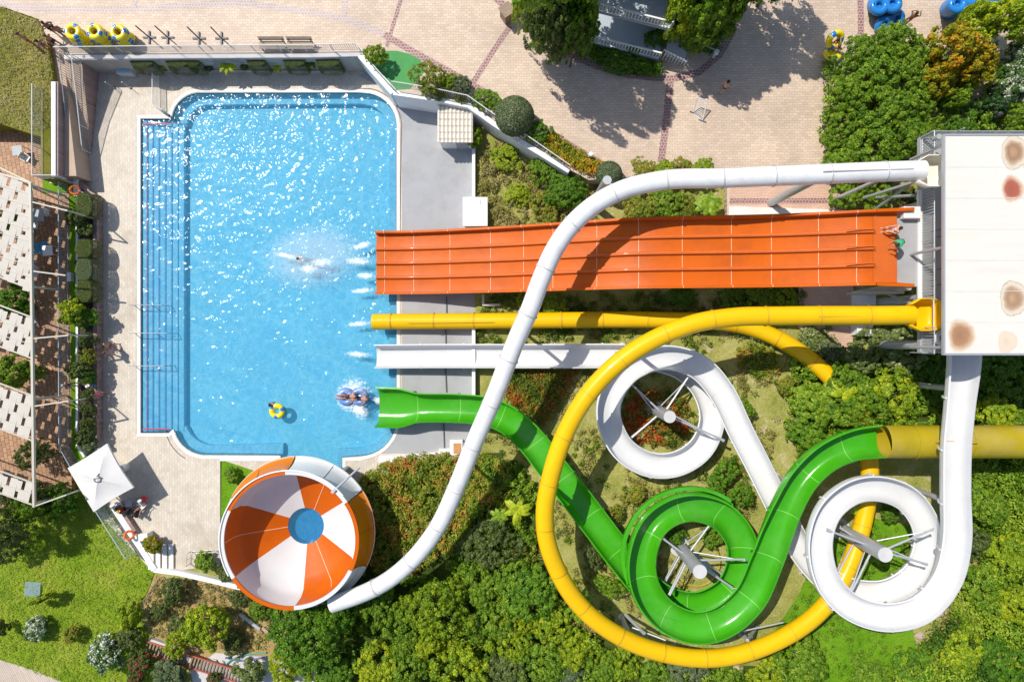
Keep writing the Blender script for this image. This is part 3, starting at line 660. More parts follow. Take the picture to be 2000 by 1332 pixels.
# ramp
ra = [W(126, 104, PZ), W(158, 104, PZ), W(176, 292, .15), W(150, 292, .15)]
mb = MB(); rl = [W(124, 104, PZ), W(158, 107, PZ), W(179, 302, 0.01), W(150, 302, .01)]
lo = [(p.x, p.y, -.2) for p in rl]
mb.add([tuple(p) for p in rl] + lo, [(3, 2, 1, 0), (4, 5, 6, 7), (0, 1, 5, 4), (1, 2, 6, 5), (2, 3, 7, 6), (3, 0, 4, 7)]); mb.m[-5] = 0; mb.m[-3] = 1; mb.m[-1] = 1
struct(mb.build('ramp', [RAMP, STONE]), 'brown concrete ramp going down from the plaza to the pool deck', 'ramp')
mb = MB().prism(pxpoly([(92, 74), (124, 96), (124, 112), (150, 330), (108, 330), (104, 150)][::-1], PZ), -.2, .6); 
struct(MB().prism(pxpoly([(90, 72), (127, 98), (140, 240), (152, 345), (112, 345), (104, 150)][::-1], 1.6), -.2, 1.75).build('side_path', RAMP), 'brown path between the upper lawn and the ramp', 'path')
# lower left lawns
struct(MB().prism(pxpoly([(-500, 985), (140, 960), (170, 890), (205, 960), (255, 1060), (300, 1120), (290, 1150), (262, 1200), (300, 1250), (330, 1420), (-500, 1420)]), -.3, -.04).build('lower_lawn', LAWN), 'sunny yellow green lawn at the lower left', 'lawn')
struct(MB().prism(pxpoly([(-300, 1200), (0, 1288), (70, 1310), (140, 1340), (200, 1420), (-300, 1420)]), -.1, 0.0).build('boardwalk', WOODP), 'pale plank boardwalk in the bottom left corner', 'boardwalk')
struct(MB().prism(pxpoly([(432, 900), (560, 900), (500, 960), (470, 1080), (430, 1080)]), -.2, -.06).build('garden_patch', LAWNB), 'small grassy bed left of the bowl slide', 'garden bed')
struct(MB().prism(pxpoly([(300, 1125), (475, 1145), (560, 1180), (540, 1280), (420, 1300), (290, 1240), (280, 1180)]), -.3, -.055).build('dry_bank', DRYSOIL), 'dry straw coloured bank below the bowl slide', 'ground')
struct(MB().prism(pxpoly([(370, 1310), (420, 1275), (540, 1285), (640, 1320), (640, 1400), (400, 1400)]), -.3, -.05).build('concrete_pad', CONC), 'grey concrete pad at the bottom edge', 'pad')
UNDERSOIL = grassmat('undergrowth_soil', [(.030, .050, .010), (.060, .095, .016), (.10, .11, .03)], 1.3)  # dark green soil for the sheets laid under the plant beds
for pl_, lab_ in (([(1890, 890), (2150, 890), (2150, 1420), (1480, 1420), (1500, 1335), (1690, 1335), (1765, 1290), (1810, 1225), (1850, 1185), (1895, 1100)], 'dark green soil under the lower right thicket'), ([(1540, 700), (1620, 690), (2150, 700), (2150, 830), (1700, 830), (1560, 890), (1530, 850)], 'dark green soil under the bushes below the tower'), ([(690, 1010), (700, 935), (760, 905), (830, 892), (960, 895), (1000, 915), (1050, 960), (1040, 1080), (1075, 1150), (1150, 1230), (1240, 1290), (1460, 1300), (1460, 1400), (560, 1400), (540, 1290), (560, 1200), (700, 1140)], 'dark green soil under the lower middle bushes')):
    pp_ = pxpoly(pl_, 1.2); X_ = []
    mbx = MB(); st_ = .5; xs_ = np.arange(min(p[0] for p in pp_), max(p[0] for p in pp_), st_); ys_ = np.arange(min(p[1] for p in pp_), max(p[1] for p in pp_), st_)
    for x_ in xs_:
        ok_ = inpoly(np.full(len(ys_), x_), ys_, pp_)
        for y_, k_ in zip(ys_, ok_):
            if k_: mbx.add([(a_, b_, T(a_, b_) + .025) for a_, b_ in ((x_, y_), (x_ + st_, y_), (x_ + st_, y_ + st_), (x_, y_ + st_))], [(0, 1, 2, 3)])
    struct(mbx.build('undergrowth_soil', UNDERSOIL), lab_, 'ground')
gl = pxpoly([(1480, 1330), (1500, 1250), (1560, 1160), (1600, 1060), (1700, 1010), (1790, 1030), (1770, 1140), (1790, 1290), (1700, 1340)], 1.95)
struct(MB().prism(gl, 1.5, lambda x, y: T(x, y) + .06).build('bright_grass_patch', LAWNB), 'bright green grass below the lower white loop', 'grass')
# lower-left white low walls and steps
wall([(218, 985), (255, 1042), (276, 1072), (301, 1113)], .42, -.2, .45, 'garden_wall', WHITEP, 'white wall along the diagonal railing at the lower lawn')
wall([(228, 985), (270, 1050)], .3, -.2, .42, 'garden_wall', STONE, 'stone planter edge under the parasol seats')
wall([(300, 1113), (345, 1119), (400, 1131), (470, 1148)], .34, -.2, .4, 'garden_wall', WHITEP, 'low white wall running to the bowl slide')
foam_soft = None
st = empty('garden_steps', W(320, 1085, 0), 0, 'white steps with dark edges at the lower left deck corner', 'steps')
for i in range(4):
    a = W(300 + 11.5 * i, 1085, 0); x = a.x - st.location.x
    o = MB().box((x, 0, .36 - .09 * i), (.40, 1.75, .06)).build('tread', WHITEP, st); MB().box((x + .23, 0, .33 - .09 * i), (.06, 1.75, .09)).build('edge', WOODB, o)
# ================================================================ slides
def frames(P):
    t = np.gradient(P, axis=0); t /= np.linalg.norm(t, axis=1, keepdims=True)
    s = np.cross(t, [0, 0, 1]); s /= np.linalg.norm(s, axis=1, keepdims=True); u = np.cross(s, t); return t, s, u
def sweep(mb, P, prof, wid=None, bank=None, closed=True, mi=0, cap=True):
    """prof: list of (side, up); closed loop of points or open polyline"""
    t, s, u = frames(P); k = len(prof); pr = np.array(prof); o = len(mb.v)
    for i in range(len(P)):
        w = wid[i] if wid is not None else 1; b = bank[i] if bank is not None else 0; cb, sb = math.cos(b), math.sin(b)
        ss = s[i] * cb + u[i] * sb; uu = u[i] * cb - s[i] * sb
        for a, c in pr: mb.v.append(tuple(P[i] + ss * a * w + uu * c))
    n = len(P)
    for i in range(n - 1):
        for q in range(k if closed else k - 1):
            w = (q + 1) % k; mb.f.append([o + i * k + q, o + i * k + w, o + (i + 1) * k + w, o + (i + 1) * k + q]); mb.m.append(mi)
    if cap and closed:
        h = k // 2
        for base, fl in ((o, 1), (o + (n - 1) * k, -1)):
            for q in range(h - 1):
                f = [base + q, base + q + 1, base + k - 2 - q, base + k - 1 - q][::fl]
                mb.f.append(f); mb.m.append(mi)
    return mb
def chute_prof(w, d, lip=.09, th=.05, n=16, flatp=.66):
    ins, outs = [], []
    for i in range(n + 1):
        a = -math.pi / 2 + math.pi * i / n; x = math.copysign(abs(math.sin(a)) ** flatp, math.sin(a)) * w / 2; z = d - d * abs(math.cos(a)) ** .8
        ins.append((x, z))
    full = [(-w / 2 - lip, d + .01), (-w / 2 - .01, d + .045)] + ins[0:] + [(w / 2 + .01, d + .045), (w / 2 + lip, d + .01)]
    out = [(w / 2 + lip, d - .05)] + [(x * (1 + 2 * th / w) , z - th) for x, z in ins[::-1]] + [(-w / 2 - lip, d - .05)]
    # equalise counts for caps
    m = len(full); out = [out[round(i * (len(out) - 1) / (m - 1))] for i in range(m)]
    return full + out
def ring_prof(r, n=18, th=.03):
    return [(r * math.sin(2 * math.pi * i / n), r - r * math.cos(2 * math.pi * i / n)) for i in range(n)]
def spath(pts, step=.22):
    C = np.array([list(W(p[0], p[1], p[2])) + [p[3] if len(p) > 3 else 1.0, p[4] if len(p) > 4 else 0.0] for p in pts])
    A, q = resample(catmull(C, 14), step); return A, q
def idx_every(q, d, start=None):
    out, x = [], (d if start is None else start)
    while x < q[-1] - .4: out.append(int(np.argmin(abs(q - x)))); x += d
    return out
def rings_on(A, q, d, prof, name, mat, root, length=.07, start=None, wid=True, skip=()):
    for j, i in enumerate(idx_every(q, d, start)):
        if j in skip: continue
        t, s, u = frames(A[:, :3]); p = A[i, :3]; PP = np.array([p - t[i] * length, p, p + t[i] * length]); ss = np.tile
        mb = MB(); b = [R(A[i, 4])] * 3; w = [A[i, 3]] * 3
        k = len(prof); pr = np.array(prof)
        sweep(mb, PP, prof, w, b, True, cap=False); mb.build(name, mat, root, 40)
def open_slide(name, pts, w, d, m, seam, root_label, gap, seam_off=.006, start=None):
    A, q = spath(pts); root = empty(name, (A[0][0], A[0][1], 0), 0, root_label, 'water slide')
    off = np.array([root.location.x, root.location.y, 0]); A[:, :3] -= off
    prof = chute_prof(w, d); mb = sweep(MB(), A[:, :3], prof, A[:, 3], np.radians(A[:, 4])); mb.build('chute', m, root, 50)
    m2 = len(prof) // 2
    ins = prof[2:m2 - 2]; sp = [(x * (1 - .012 / w), z + seam_off) for x, z in ins]
    for i in idx_every(q, gap, start):
        t, s, u = frames(A[:, :3]); PP = np.array([A[i, :3] - t[i] * .018, A[i, :3] + t[i] * .018])
        sweep(MB(), PP, sp, [A[i, 3]] * 2, [R(A[i, 4])] * 2, False).build('joint_seam', seam, root, 180)
        fl = [(x * (1 + .16 / w), z - .06) for x, z in ins]; fo = [(x * (1 + .30 / w), z - .14) for x, z in ins][::-1]
        PP = np.array([A[i, :3] - t[i] * .05, A[i, :3] + t[i] * .05]); sweep(MB(), PP, fl + fo, [A[i, 3]] * 2, [R(A[i, 4])] * 2, True, cap=True).build('joint_flange', m, root, 40)
    return root, A, q
def tube_slide(name, pts, r, m, ringm, label, gap, start=None, root=None, seam_line=None):
    A, q = spath(pts)
    if root is None: root = empty(name, (A[0][0], A[0][1], 0), 0, label, 'water slide')
    A[:, :3] -= np.array([root.location.x, root.location.y, 0])
    prof = ring_prof(r, 20); mb = sweep(MB(), A[:, :3], prof, A[:, 3], None, True, cap=False); mb.build('tube', m, root, 60)
    rp = [(x * (1 + .045 / r), (z - r) * (1 + .045 / r) + r) for x, z in prof]
    rings_on(A, q, gap, rp, 'flange', ringm[0], root, .05, start)
    rp2 = [(x * (1 + .052 / r), (z - r) * (1 + .052 / r) + r) for x, z in prof]
    for i in idx_every(q, gap, start):
        t, s, u = frames(A[:, :3]); PP = np.array([A[i, :3] - t[i] * .02, A[i, :3] + t[i] * .02]); sweep(MB(), PP, rp2, [1, 1], None, True, cap=False).build('flange_joint', ringm[1], root, 180)
    return root, A, q
def column(root, px, py, z1, r, m=None, base=None, name='support_column', cap=True, z0=None):
    """vertical post whose top shows at px,py,z1"""
    p = W(px, py, z1); g = (T(p.x, p.y) - .15) if z0 is None else z0; o = root.location
    mb = MB().cyl((p.x - o.x, p.y - o.y, g), (p.x - o.x, p.y - o.y, z1), r, r, 20); c = mb.build(name, m or GALV, root, 40)
    MB().cyl((p.x - o.x, p.y - o.y, g + .1), (p.x - o.x, p.y - o.y, g + .24), r * 1.6, r * 1.6, 16).build('base_plate', CONC, c, 40)
    return c
def strut(par, a, b, r, m=None, off=None, name='spoke'):
    o = off if off is not None else Vector((0, 0, 0)); return MB().cyl(Vector(a) - o, Vector(b) - o, r, r, 8).build(name, m or GALV, par, 40)
def spokes(root, px, py, ztop, r, ends, rs=.07):
    """pillar with pairs of arms reaching out to the flume (ends: px,py,z)"""
    c = column(root, px, py, ztop, r, GALV); p = W(px, py, ztop); o = Vector((root.location.x, root.location.y, 0))
    MB().cyl((p.x - o.x, p.y - o.y, ztop), (p.x - o.x, p.y - o.y, ztop + .04), r * .98, r * .98, 20).build('cap', CONC, c, 40)
    for e in ends:
        q = W(*e); z = e[2]; s = Vector((p.x, p.y, min(z + .1, ztop - .35))); d = (q - s).normalized(); s2 = s + Vector((d.x, d.y, 0)) * r
        side = Vector((-d.y, d.x, 0)).normalized() * .22
        strut(c, s2, q, rs, off=o); strut(c, s2 - Vector((0, 0, 1.0)) + side, q - side * .4, rs * .62, off=o)
    return c

# ---- orange four-lane slide
def orange():
    root = empty('multilane_slide', (0, 5.55, 0), 0, 'wide orange four lane racing slide ending in the pool', 'water slide')
    xz = [(735, .55), (790, .62), (850, 1.05), (930, 1.9), (1000, 2.7), (1130, 4.5), (1250, 5.9), (1370, 6.4), (1500, 6.9), (1600, 7.6), (1680, 8.3), (1705, 8.45)]
    C = np.array([[(px - 1000) / S * (H - z) / H, 0, z] for px, z in xz]); A, q = resample(catmull(C, 10), .3)
    hw = 2.05; ridges = [-1.02, 0.0, 1.02]
    bed_p = [(-hw, 0)]
    for a in np.linspace(-hw, hw, 29)[1:-1]: bed_p.append((a, -.02 * abs(math.sin(math.pi * (a + hw) / 1.025))))
    bed_p += [(hw, 0)]; prof = bed_p + [(x, z - .1) for x, z in bed_p[::-1]]
    def obj(name, prof, m, par=root, PP=A, sm_=50): return sweep(MB(), PP, prof, None, None, True).build(name, m, par, sm_)
    obj('slide_bed', prof, ORANGE)
    # sweep side axis points to -Y when heading +X
    for sgn in (-1, 1):
        a = [(sgn * hw, -.1), (sgn * hw, .0), (sgn * (hw + .03), .40), (sgn * (hw + .05), .47), (sgn * (hw + .20), .47), (sgn * (hw + .20), .40)]
        b = [(sgn * (hw + .02), -.1), (sgn * (hw + .06), .0), (sgn * (hw + .08), .40), (sgn * (hw + .10), .41), (sgn * (hw + .15), .41), (sgn * (hw + .17), .40)]
        k = int(len(A)); obj('side_wall', a + b[::-1], ORANGE)
    for rg in ridges:
        pr = [(rg - .13, -.02), (rg - .10, .15), (rg - .06, .185), (rg + .06, .185), (rg + .10, .15), (rg + .13, -.02)]
        obj('lane_divider', pr + [(x, -.03) for x, z in pr[::-1]], ORANGEL)
    for px in (749, 806, 881, 955, 1020, 1081, 1162, 1246, 1335, 1429, 1502, 1602, 1668):
        i = int(np.argmin(abs(A[:, 0] - np.interp(px, [v[0] for v in xz], C[:, 0])))); t, s, u = frames(A); pp = [(-hw - .18, .485), (-hw - .04, .485), (-hw + .012, .02)]
        for x, z in bed_p[1:-1]:
            rz = max([0.19 if abs(x - r_) < .1 else 0 for r_ in ridges]); pp.append((x, max(z, rz) + .008))
        pp += [(hw - .012, .02), (hw + .04, .485), (hw + .18, .485)]
        sweep(MB(), np.array([A[i] - t[i] * .014, A[i] + t[i] * .014]), pp, None, None, False).build('joint_seam', SEAMW, root, 30)
    # faded start deck and flared end walls
    a, b = A[-1], W(1752, 476, 8.5); MB().box(((a[0] + b.x) / 2 + .02, 0, 8.40), (b.x - a[0], 2 * hw, .12)).build('start_deck', ORANGEL, root)
    for sgn in (-1, 1):
        x0, x1 = a[0], W(1766, 476, 8.8).x; y = -sgn * hw
        m2 = MB(); yo = y - sgn * .22 * 1; 
        m2.add([(x0, y, 8.4), (x1, y, 8.4), (x1 + .5, y - sgn * .12, 9.0), (x0, y - sgn * .05, 8.92), (x0, y - sgn * .22, 8.92), (x1 + .5, y - sgn * .3, 9.0), (x1, y - sgn * .08, 8.36), (x0, y - sgn * .08, 8.36)], [(0, 1, 2, 3), (3, 2, 5, 4), (4, 5, 6, 7), (1, 6, 5, 2), (0, 3, 4, 7), (0, 7, 6, 1)]); m2.build('start_wall', ORANGE, root)
    for rg in ridges:
        x = a[0] - .02; MB().bar((x - 1.6, -rg + .1, 8.52), (x, -rg + .1, 8.72), .05, .05).bar((x, -rg + .1, 8.72), (x + .06, -rg - .12, 8.62), .04, .04).build('grab_bar', ORANGEL, root)
    for px, z in ((850, .9), (1000, 2.5), (1180, 5.0), (1370, 6.2), (1560, 7.1)):
        for sgn in (-1, 1):
            x = (px - 1000) / S * (H - z) / H; g = T(x, 5.5 + sgn * 1.5) - .2; MB().cyl((x, sgn * 1.5, g), (x, sgn * 1.5, z - .05), .14, .14, 12).build('support_column', GALV, root, 40)
        MB().box((x, 0, z - .12), (.16, 3.6, .16)).build('cross_beam', GALV, root)
    return root
orange()

# ---- white tube into the bowl
WT = [(1792, 338, 10.5), (1700, 341, 10.45), (1600, 345, 10.35), (1500, 349, 10.2), (1400, 353, 10.0), (1330, 354, 9.75), (1285, 358, 9.55), (1222, 372, 9.2), (1165, 400, 8.9), (1117, 441, 8.65), (1082, 490, 8.5), (1055, 550, 8.3), (1034, 606, 7.95), (1005, 672, 7.4), (965, 775, 6.65), (928, 860, 6.0), (892, 950, 5.4), (858, 1022, 4.9), (815, 1080, 4.5), (768, 1122, 4.15), (718, 1150, 3.9), (652, 1174, 3.75)]
WT = [(a, b, z - .55) for a, b, z in WT]
wt_root, A, q = tube_slide('tube_slide', WT, .57, WHITET, (WHITET, SEAMG), 'long closed white tube slide curving into the bowl', 3.05, 2.2)
o = Vector((wt_root.location.x, wt_root.location.y, 0))
def pod(root, px, py, z, r, m, name='entry_pod'):
    """flared open start tub where riders sit down"""
    p = W(px, py, z); o = Vector((root.location.x, root.location.y, 0)); c = p - o; mb = MB(); L = 1.15
    secs = [(-.75, r * .98, r * .98, .0), (-.2, r * 1.5, r * 1.2, .0), (.55, r * 1.5, r * 1.2, 0), (.85, r * 1.35, r * 1.1, .02), (1.0, r * .95, r * 1.0, .2)]
    k = 14
    for x, w, d, zz in secs:
        for i in range(k + 1):
            a = -math.pi * .5 + math.pi * i / k; sx = math.copysign(abs(math.sin(a)) ** .45, math.sin(a)); mb.v.append((c.x + x, c.y + sx * w, c.z - r + zz + 2 * r * .78 * (1 - abs(math.cos(a)) ** .6)))
    n = len(secs)
    for j in range(n - 1):
        for i in range(k): a = j * (k + 1) + i; mb.f.append([a, a + 1, a + k + 2, a + k + 1]); mb.m.append(0)
    b = (n - 1) * (k + 1); mb.f.append([b + i for i in range(k + 1)]); mb.m.append(0)
    e = mb.build(name, m, root, 60); so = e.modifiers.new('Solidify', 'SOLIDIFY'); so.thickness = .05
    MB().bar((c.x + .45, c.y - r * 1.4, c.z + r * .75), (c.x + .45, c.y + r * 1.4, c.z + r * .75), .05, .05).build('grab_bar', STEELW, e)
pod(wt_root, 1814, 336, 10.5, .60, grp('ivory_fibreglass', (.76, .72, .62), .35, .04, .3))
for (px, py, z, r) in ((1186, 352, 8.0, .27), (1600, 346, 9.7, .27)):
    column(wt_root, px, py, z, r)
for (px, py, z) in ((1740, 341, 9.8), (1020, 640, 6.8), (905, 915, 4.8), (770, 1122, 3.4)): column(wt_root, px, py, z, .12)
mb = MB(); a1, b1 = W(1608, 335, 11.0) - o, W(1785, 330, 11.08) - o; mb.bar(a1, b1, .05, .04); mb.build('lid_seam', SEAMG, wt_root)

# ---- bowl
def bowl():
    c = Vector((-14.45, -12.95, 0)); root = empty('bowl_slide', c, 0, 'round bowl slide striped in orange and white with a blue centre hole', 'water slide')
    n = 96; off = R(33)
    def sect(i): return int(((2 * math.pi * (i + .5) / n - off) % (2 * math.pi)) / (math.pi / 3)) % 2
    inner = [(1.26, 1.5), (2.2, 1.99), (3.2, 2.51), (3.95, 2.92), (4.24, 3.5), (4.32, 4.75), (4.34, 5.0)]
    MB().lathe((0, 0, 0), inner, n, lambda i, k: 0 if sect(i) == 0 else 1).build('basin', [ORANGE, WHITEF], root, 60)
    rim = [(4.27, 4.94), (4.27, 5.05), (4.52, 5.05), (4.54, 4.94)]
    MB().lathe((0, 0, 0), rim, n, lambda i, k: 1 if sect(i) == 0 else 0, close=True).build('rim', [ORANGE, WHITEF], root, 40)
    for j in range(6):                  # outer gutter panels, each its own moulding
        a0 = off + j * math.pi / 3 + .006; a1 = off + (j + 1) * math.pi / 3 - .006
        prof = [(4.42, 4.98), (4.50, 4.6), (4.60, 4.1), (4.75, 3.55), (4.98, 3.1), (5.12, 3.06), (5.14, 2.98), (4.9, 2.4), (4.3, 1.8)]
        m = (WHITEF, ORANGED)[j % 2]; pn = MB().lathe((0, 0, 0), prof, 18, 0, a0=a0, a1=a1).build('outer_panel', m, root, 50)
        for aa in (a0 + .01, (a0 + a1) / 2):
            mbr = MB(); 
            for (r0, z0), (r1, z1) in zip(prof[:6], prof[1:6]): mbr.bar((math.cos(aa) * (r0 + .02), math.sin(aa) * (r0 + .02), z0), (math.cos(aa) * (r1 + .02), math.sin(aa) * (r1 + .02), z1), .05, .05)
            mbr.build('panel_rib', m, pn)
        mbl = MB().lathe((0, 0, 0), [(5.10, 3.05), (5.13, 3.10), (5.17, 3.05), (5.15, 2.97)], 18, 0, a0=a0, a1=a1, close=True); mbl.build('panel_lip', SEAMW if j % 2 else WHITEF, pn, 50)
    for j in range(3):                  # pale seams down the middle of the orange sectors
        aa = off + math.pi / 6 + j * 2 * math.pi / 3; mbs = MB()
        for (r0, z0), (r1, z1) in zip(inner[:5], inner[1:6]): mbs.bar((math.cos(aa) * r0, math.sin(aa) * r0, z0 + .012), (math.cos(aa) * r1, math.sin(aa) * r1, z1 + .012), .035, .012)
        mbs.build('basin_seam', SEAMW, root)
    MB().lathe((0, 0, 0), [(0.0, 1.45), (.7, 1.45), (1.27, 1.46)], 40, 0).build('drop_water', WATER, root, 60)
    MB().lathe((0, 0, 0), [(0.0, .9), (1.2, .9), (1.27, 1.5)], 40, 0).build('drop_shaft', grp('deep_blue_fibreglass', (.03, .20, .42), .3), root, 60)
    for i in range(8):
        a = i * math.pi / 4 + .2; MB().cyl((math.cos(a) * 4.6, math.sin(a) * 4.6, -.3), (math.cos(a) * 4.6, math.sin(a) * 4.6, 2.2), .13, .13, 10).build('support_column', GALV, root, 40)
    # water spray pipe arching along the rim
    pts = [(math.cos(a) * 4.55, math.sin(a) * 4.55, 5.1) for a in np.linspace(R(-150 + 360), R(40), 40)]
    MB().path(pts, .05, 8).build('spray_pipe', WHITEP, root, 60)
    p = W(703, 912, 4.2) - c; p2 = W(652, 958, 5.1) - c
    MB().cyl((p.x, p.y, 4.2), (p2.x, p2.y, 5.15), .07, .07, 10).box((p2.x, p2.y, 5.15), (.35, .18, .14), .8).build('feed_pipe', GALV, root, 40)
bowl()

# ---- yellow tube
YT = [(1772, 616, 9.0), (1700, 617, 8.95), (1600, 617, 8.85), (1500, 618, 8.7), (1430, 620, 8.6), (1350, 633, 8.45), (1270, 665, 8.2), (1200, 712, 8.0), (1142, 775, 7.75), (1100, 850, 7.45), (1074, 930, 7.15), (1063, 1000, 6.9), (1072, 1068, 6.6), (1108, 1145, 6.2), (1160, 1203, 5.9), (1232, 1247, 5.6), (1310, 1271, 5.3), (1385, 1277, 5.05), (1462, 1263, 4.8), (1540, 1228, 4.55), (1600, 1180, 4.3), (1640, 1120, 4.1), (1668, 1050, 3.9), (1686, 970, 3.7), (1690, 905, 3.5), (1678, 830, 3.25), (1650, 778, 3.05), (1610, 733, 2.85), (1565, 694, 2.65), (1510, 660, 2.45), (1450, 638, 2.2), (1380, 628, 2.0), (1300, 626, 1.75), (1200, 625, 1.45), (1000, 627, .9), (860, 628, .55), (732, 629, .35)]
YT = [(a, b, z - .57) if z > 2 else (a, b, z - .3) for a, b, z in YT]
yr, A, q = tube_slide('tube_slide', YT, .57, YELLOW, (YELLOW, DUSTY), 'long closed yellow tube slide looping once around the garden', 3.0, 2.6)
pod(yr, 1799, 615, 9.0, .64, YELLOW)
for (px, py, z, r) in ((1660, 617, 8.3, .14), (1250, 676, 7.5, .14), (1068, 960, 6.3, .16), (1232, 1247, 4.9, .16), (1470, 1262, 4.1, .16), (1620, 1150, 3.4, .16), (1530, 672, 1.9, .14), (1080, 627, .6, .14)): column(yr, px, py, z, r)
oy = Vector((yr.location.x, yr.location.y, 0))
strut(yr, W(1222, 1200, 2.0), W(1258, 1236, 4.9), .12, off=oy, name='support_brace'); strut(yr, W(1480, 1220, 2), W(1460, 1250, 4.4), .12, off=oy, name='support_brace'); strut(yr, W(1235, 1225, 4.2), W(1300, 1250, 4.8), .05, off=oy, name='support_brace'); strut(yr, W(1450, 1232, 4.3), W(1530, 1215, 4.2), .05, off=oy, name='support_brace')
MB().bar(W(795, 630, 1.42) - oy, W(965, 629, 1.72) - oy, .03, .03).build('lid_seam', DUSTY, yr); MB().bar(W(1600, 618, 9.42) - oy, W(1785, 618, 9.5) - oy, .03, .04).build('lid_seam', DUSTY, yr)
# wider collar sleeves near the pool end
for (x0, x1) in ((772, 800), (967, 1182)): pass

# ---- white open slide
WO = [(1868, 668, 8.5, 1.12), (1868, 712, 8.35, 1.1), (1860, 790, 8.1), (1853, 870, 7.8), (1852, 960, 7.4), (1855, 1050, 7.05, 1, -6), (1838, 1125, 6.75, 1, -9), (1790, 1182, 6.5, 1, -10), (1720, 1200, 6.25, 1, -10), (1650, 1180, 6.0, 1, -10), (1603, 1130, 5.8, 1, -10), (1587, 1060, 5.6, 1, -10), (1604, 995, 5.4, 1, -10), (1650, 954, 5.2, 1, -10), (1705, 945, 5.0, 1, -10), (1760, 965, 4.85, 1, -10), (1795, 1012, 4.7, 1, -10), (1800, 1065, 4.5, 1, -10), (1775, 1120, 4.3, 1, -10), (1720, 1152, 4.1, 1, -9), (1655, 1150, 3.9, 1, -8), (1600, 1122, 3.7, 1, -5), (1552, 1062, 3.5), (1510, 980, 3.38), (1475, 910, 3.3), (1440, 838, 3.22, 1, 4), (1405, 762, 3.15, 1, 9), (1358, 711, 3.08, 1, 10), (1292, 694, 3.0, 1, 10), (1228, 715, 2.92, 1, 10), (1190, 762, 2.82, 1, 10), (1182, 815, 2.72, 1, 10), (1208, 873, 2.62, 1, 10), (1260, 906, 2.52, 1, 10), (1318, 905, 2.42, 1, 10), (1367, 872, 2.3, 1, 10), (1388, 815, 2.2, 1, 10), (1372, 757, 2.08, 1, 9), (1330, 716, 1.94, 1, 8), (1270, 698, 1.8, 1, 4), (1200, 695, 1.6), (1100, 695, 1.25), (950, 695, .8), (850, 695, .5), (736, 696, .3)]
wr, A, q = open_slide('open_slide', WO, 1.52, .84, WHITEF, M('faint_seam', (.62, .63, .64), .5), 'white open flume with two spirals ending in the pool', 3.2)
spokes(wr, 1308, 814, 5.2, .40, [(1228, 745, 2.9), (1345, 735, 3.3), (1230, 858, 2.5), (1415, 860, 3.6)])
spokes(wr, 1729, 1083, 7.9, .46, [(1614, 1034, 6.1), (1825, 1032, 7.2), (1812, 1102, 6.8), (1665, 1152, 6.4), (1632, 1128, 4.3), (1640, 1030, 4.4)])
column(wr, 1868, 760, 7.6, .18); column(wr, 1480, 925, 3.3, .14); column(wr, 1852, 980, 6.9, .18)

# ---- green open slide
GO = [(1712, 857, 6.4, 1.05), (1655, 862, 6.3, 1, 6), (1598, 886, 6.1, 1, 10), (1553, 930, 5.95, 1, 10), (1524, 985, 5.8, 1, 6), (1508, 1035, 5.65, 1, -4), (1492, 1090, 5.5, 1, -12), (1462, 1160, 5.35, 1, -15), (1410, 1208, 5.15, 1, -16), (1350, 1222, 5.0, 1, -16), (1290, 1198, 4.8, 1, -16), (1252, 1150, 4.65, 1, -16), (1241, 1090, 4.5, 1, -16), (1260, 1025, 4.3, 1, -16), (1302, 988, 4.15, 1, -16), (1355, 978, 4.0, 1, -16), (1410, 998, 3.85, 1, -16), (1445, 1045, 3.7, 1, -16), (1447, 1098, 3.55, 1, -16), (1420, 1152, 3.4, 1, -16), (1362, 1182, 3.25, 1, -15), (1300, 1172, 3.1, 1, -12), (1252, 1136, 2.95, 1, -8), (1212, 1085, 2.8, 1, -2), (1165, 1022, 2.6), (1118, 960, 2.4), (1075, 903, 2.2, 1, 4), (1040, 855, 2.0, 1, 8), (1000, 818, 1.8, 1, 8), (955, 800, 1.55, 1, 3), (900, 795, 1.3), (830, 794, 1.0, 1.02), (808, 794, .85, 1.2), (785, 794, .7, 1.4), (741, 793, .5, 1.42)]
GO = [(a[0], a[1], a[2] - .15 - .75 * sm((a[2] - 2.2) / 2.6)) + tuple(a[3:]) for a in GO]
gr, A, q = open_slide('open_slide', GO, 1.84, 1.0, GREEN, GREENL, 'green open flume with one spiral and a flared pool end', 3.1, start=2.2)
spokes(gr, 1367, 1116, 7.0, .44, [(1293, 1050, 4.0), (1385, 1026, 3.7), (1455, 1092, 4.7), (1432, 1148, 4.5), (1308, 1162, 4.2), (1300, 1135, 2.6), (1410, 1120, 2.9)])
og = Vector((gr.location.x, gr.location.y, 0))
OT = [(2120, 858, 5.75), (2000, 858, 5.6), (1900, 858, 5.45), (1800, 858, 5.25), (1711, 858, 5.1)]
A3, q3 = spath([(1356 + 66 * math.cos(R(a_)), 1094 - 66 * math.sin(R(a_)), 1.75 + a_ * .002) for a_ in range(40, -135, -15)]); A3[:, :3] -= np.array([og.x, og.y, 0]); sweep(MB(), A3[:, :3], chute_prof(1.1, .5), None, np.full(len(A3), -.2)).build('catch_trough', OLIVE, gr, 50)
A4, q4 = spath([(1347 + 132 * math.cos(R(a_)), 1083 - 131 * math.sin(R(a_)), 3.9 - .004 * (200 - a_)) for a_ in range(205, 45, -10)]); A4[:, :3] -= np.array([og.x, og.y, 0]); sweep(MB(), A4[:, :3], [(-.12, 0), (-.14, .42), (-.10, .47), (.10, .47), (.12, .42), (.12, 0)], None, None).build('splash_guard', GREEN, gr, 40)
A2, q2 = spath(OT); A2[:, :3] -= np.array([og.x, og.y, 0])
sweep(MB(), A2[:, :3], ring_prof(1.04, 24), None, None, True, cap=False).build('covered_tube', OLIVE, gr, 60)
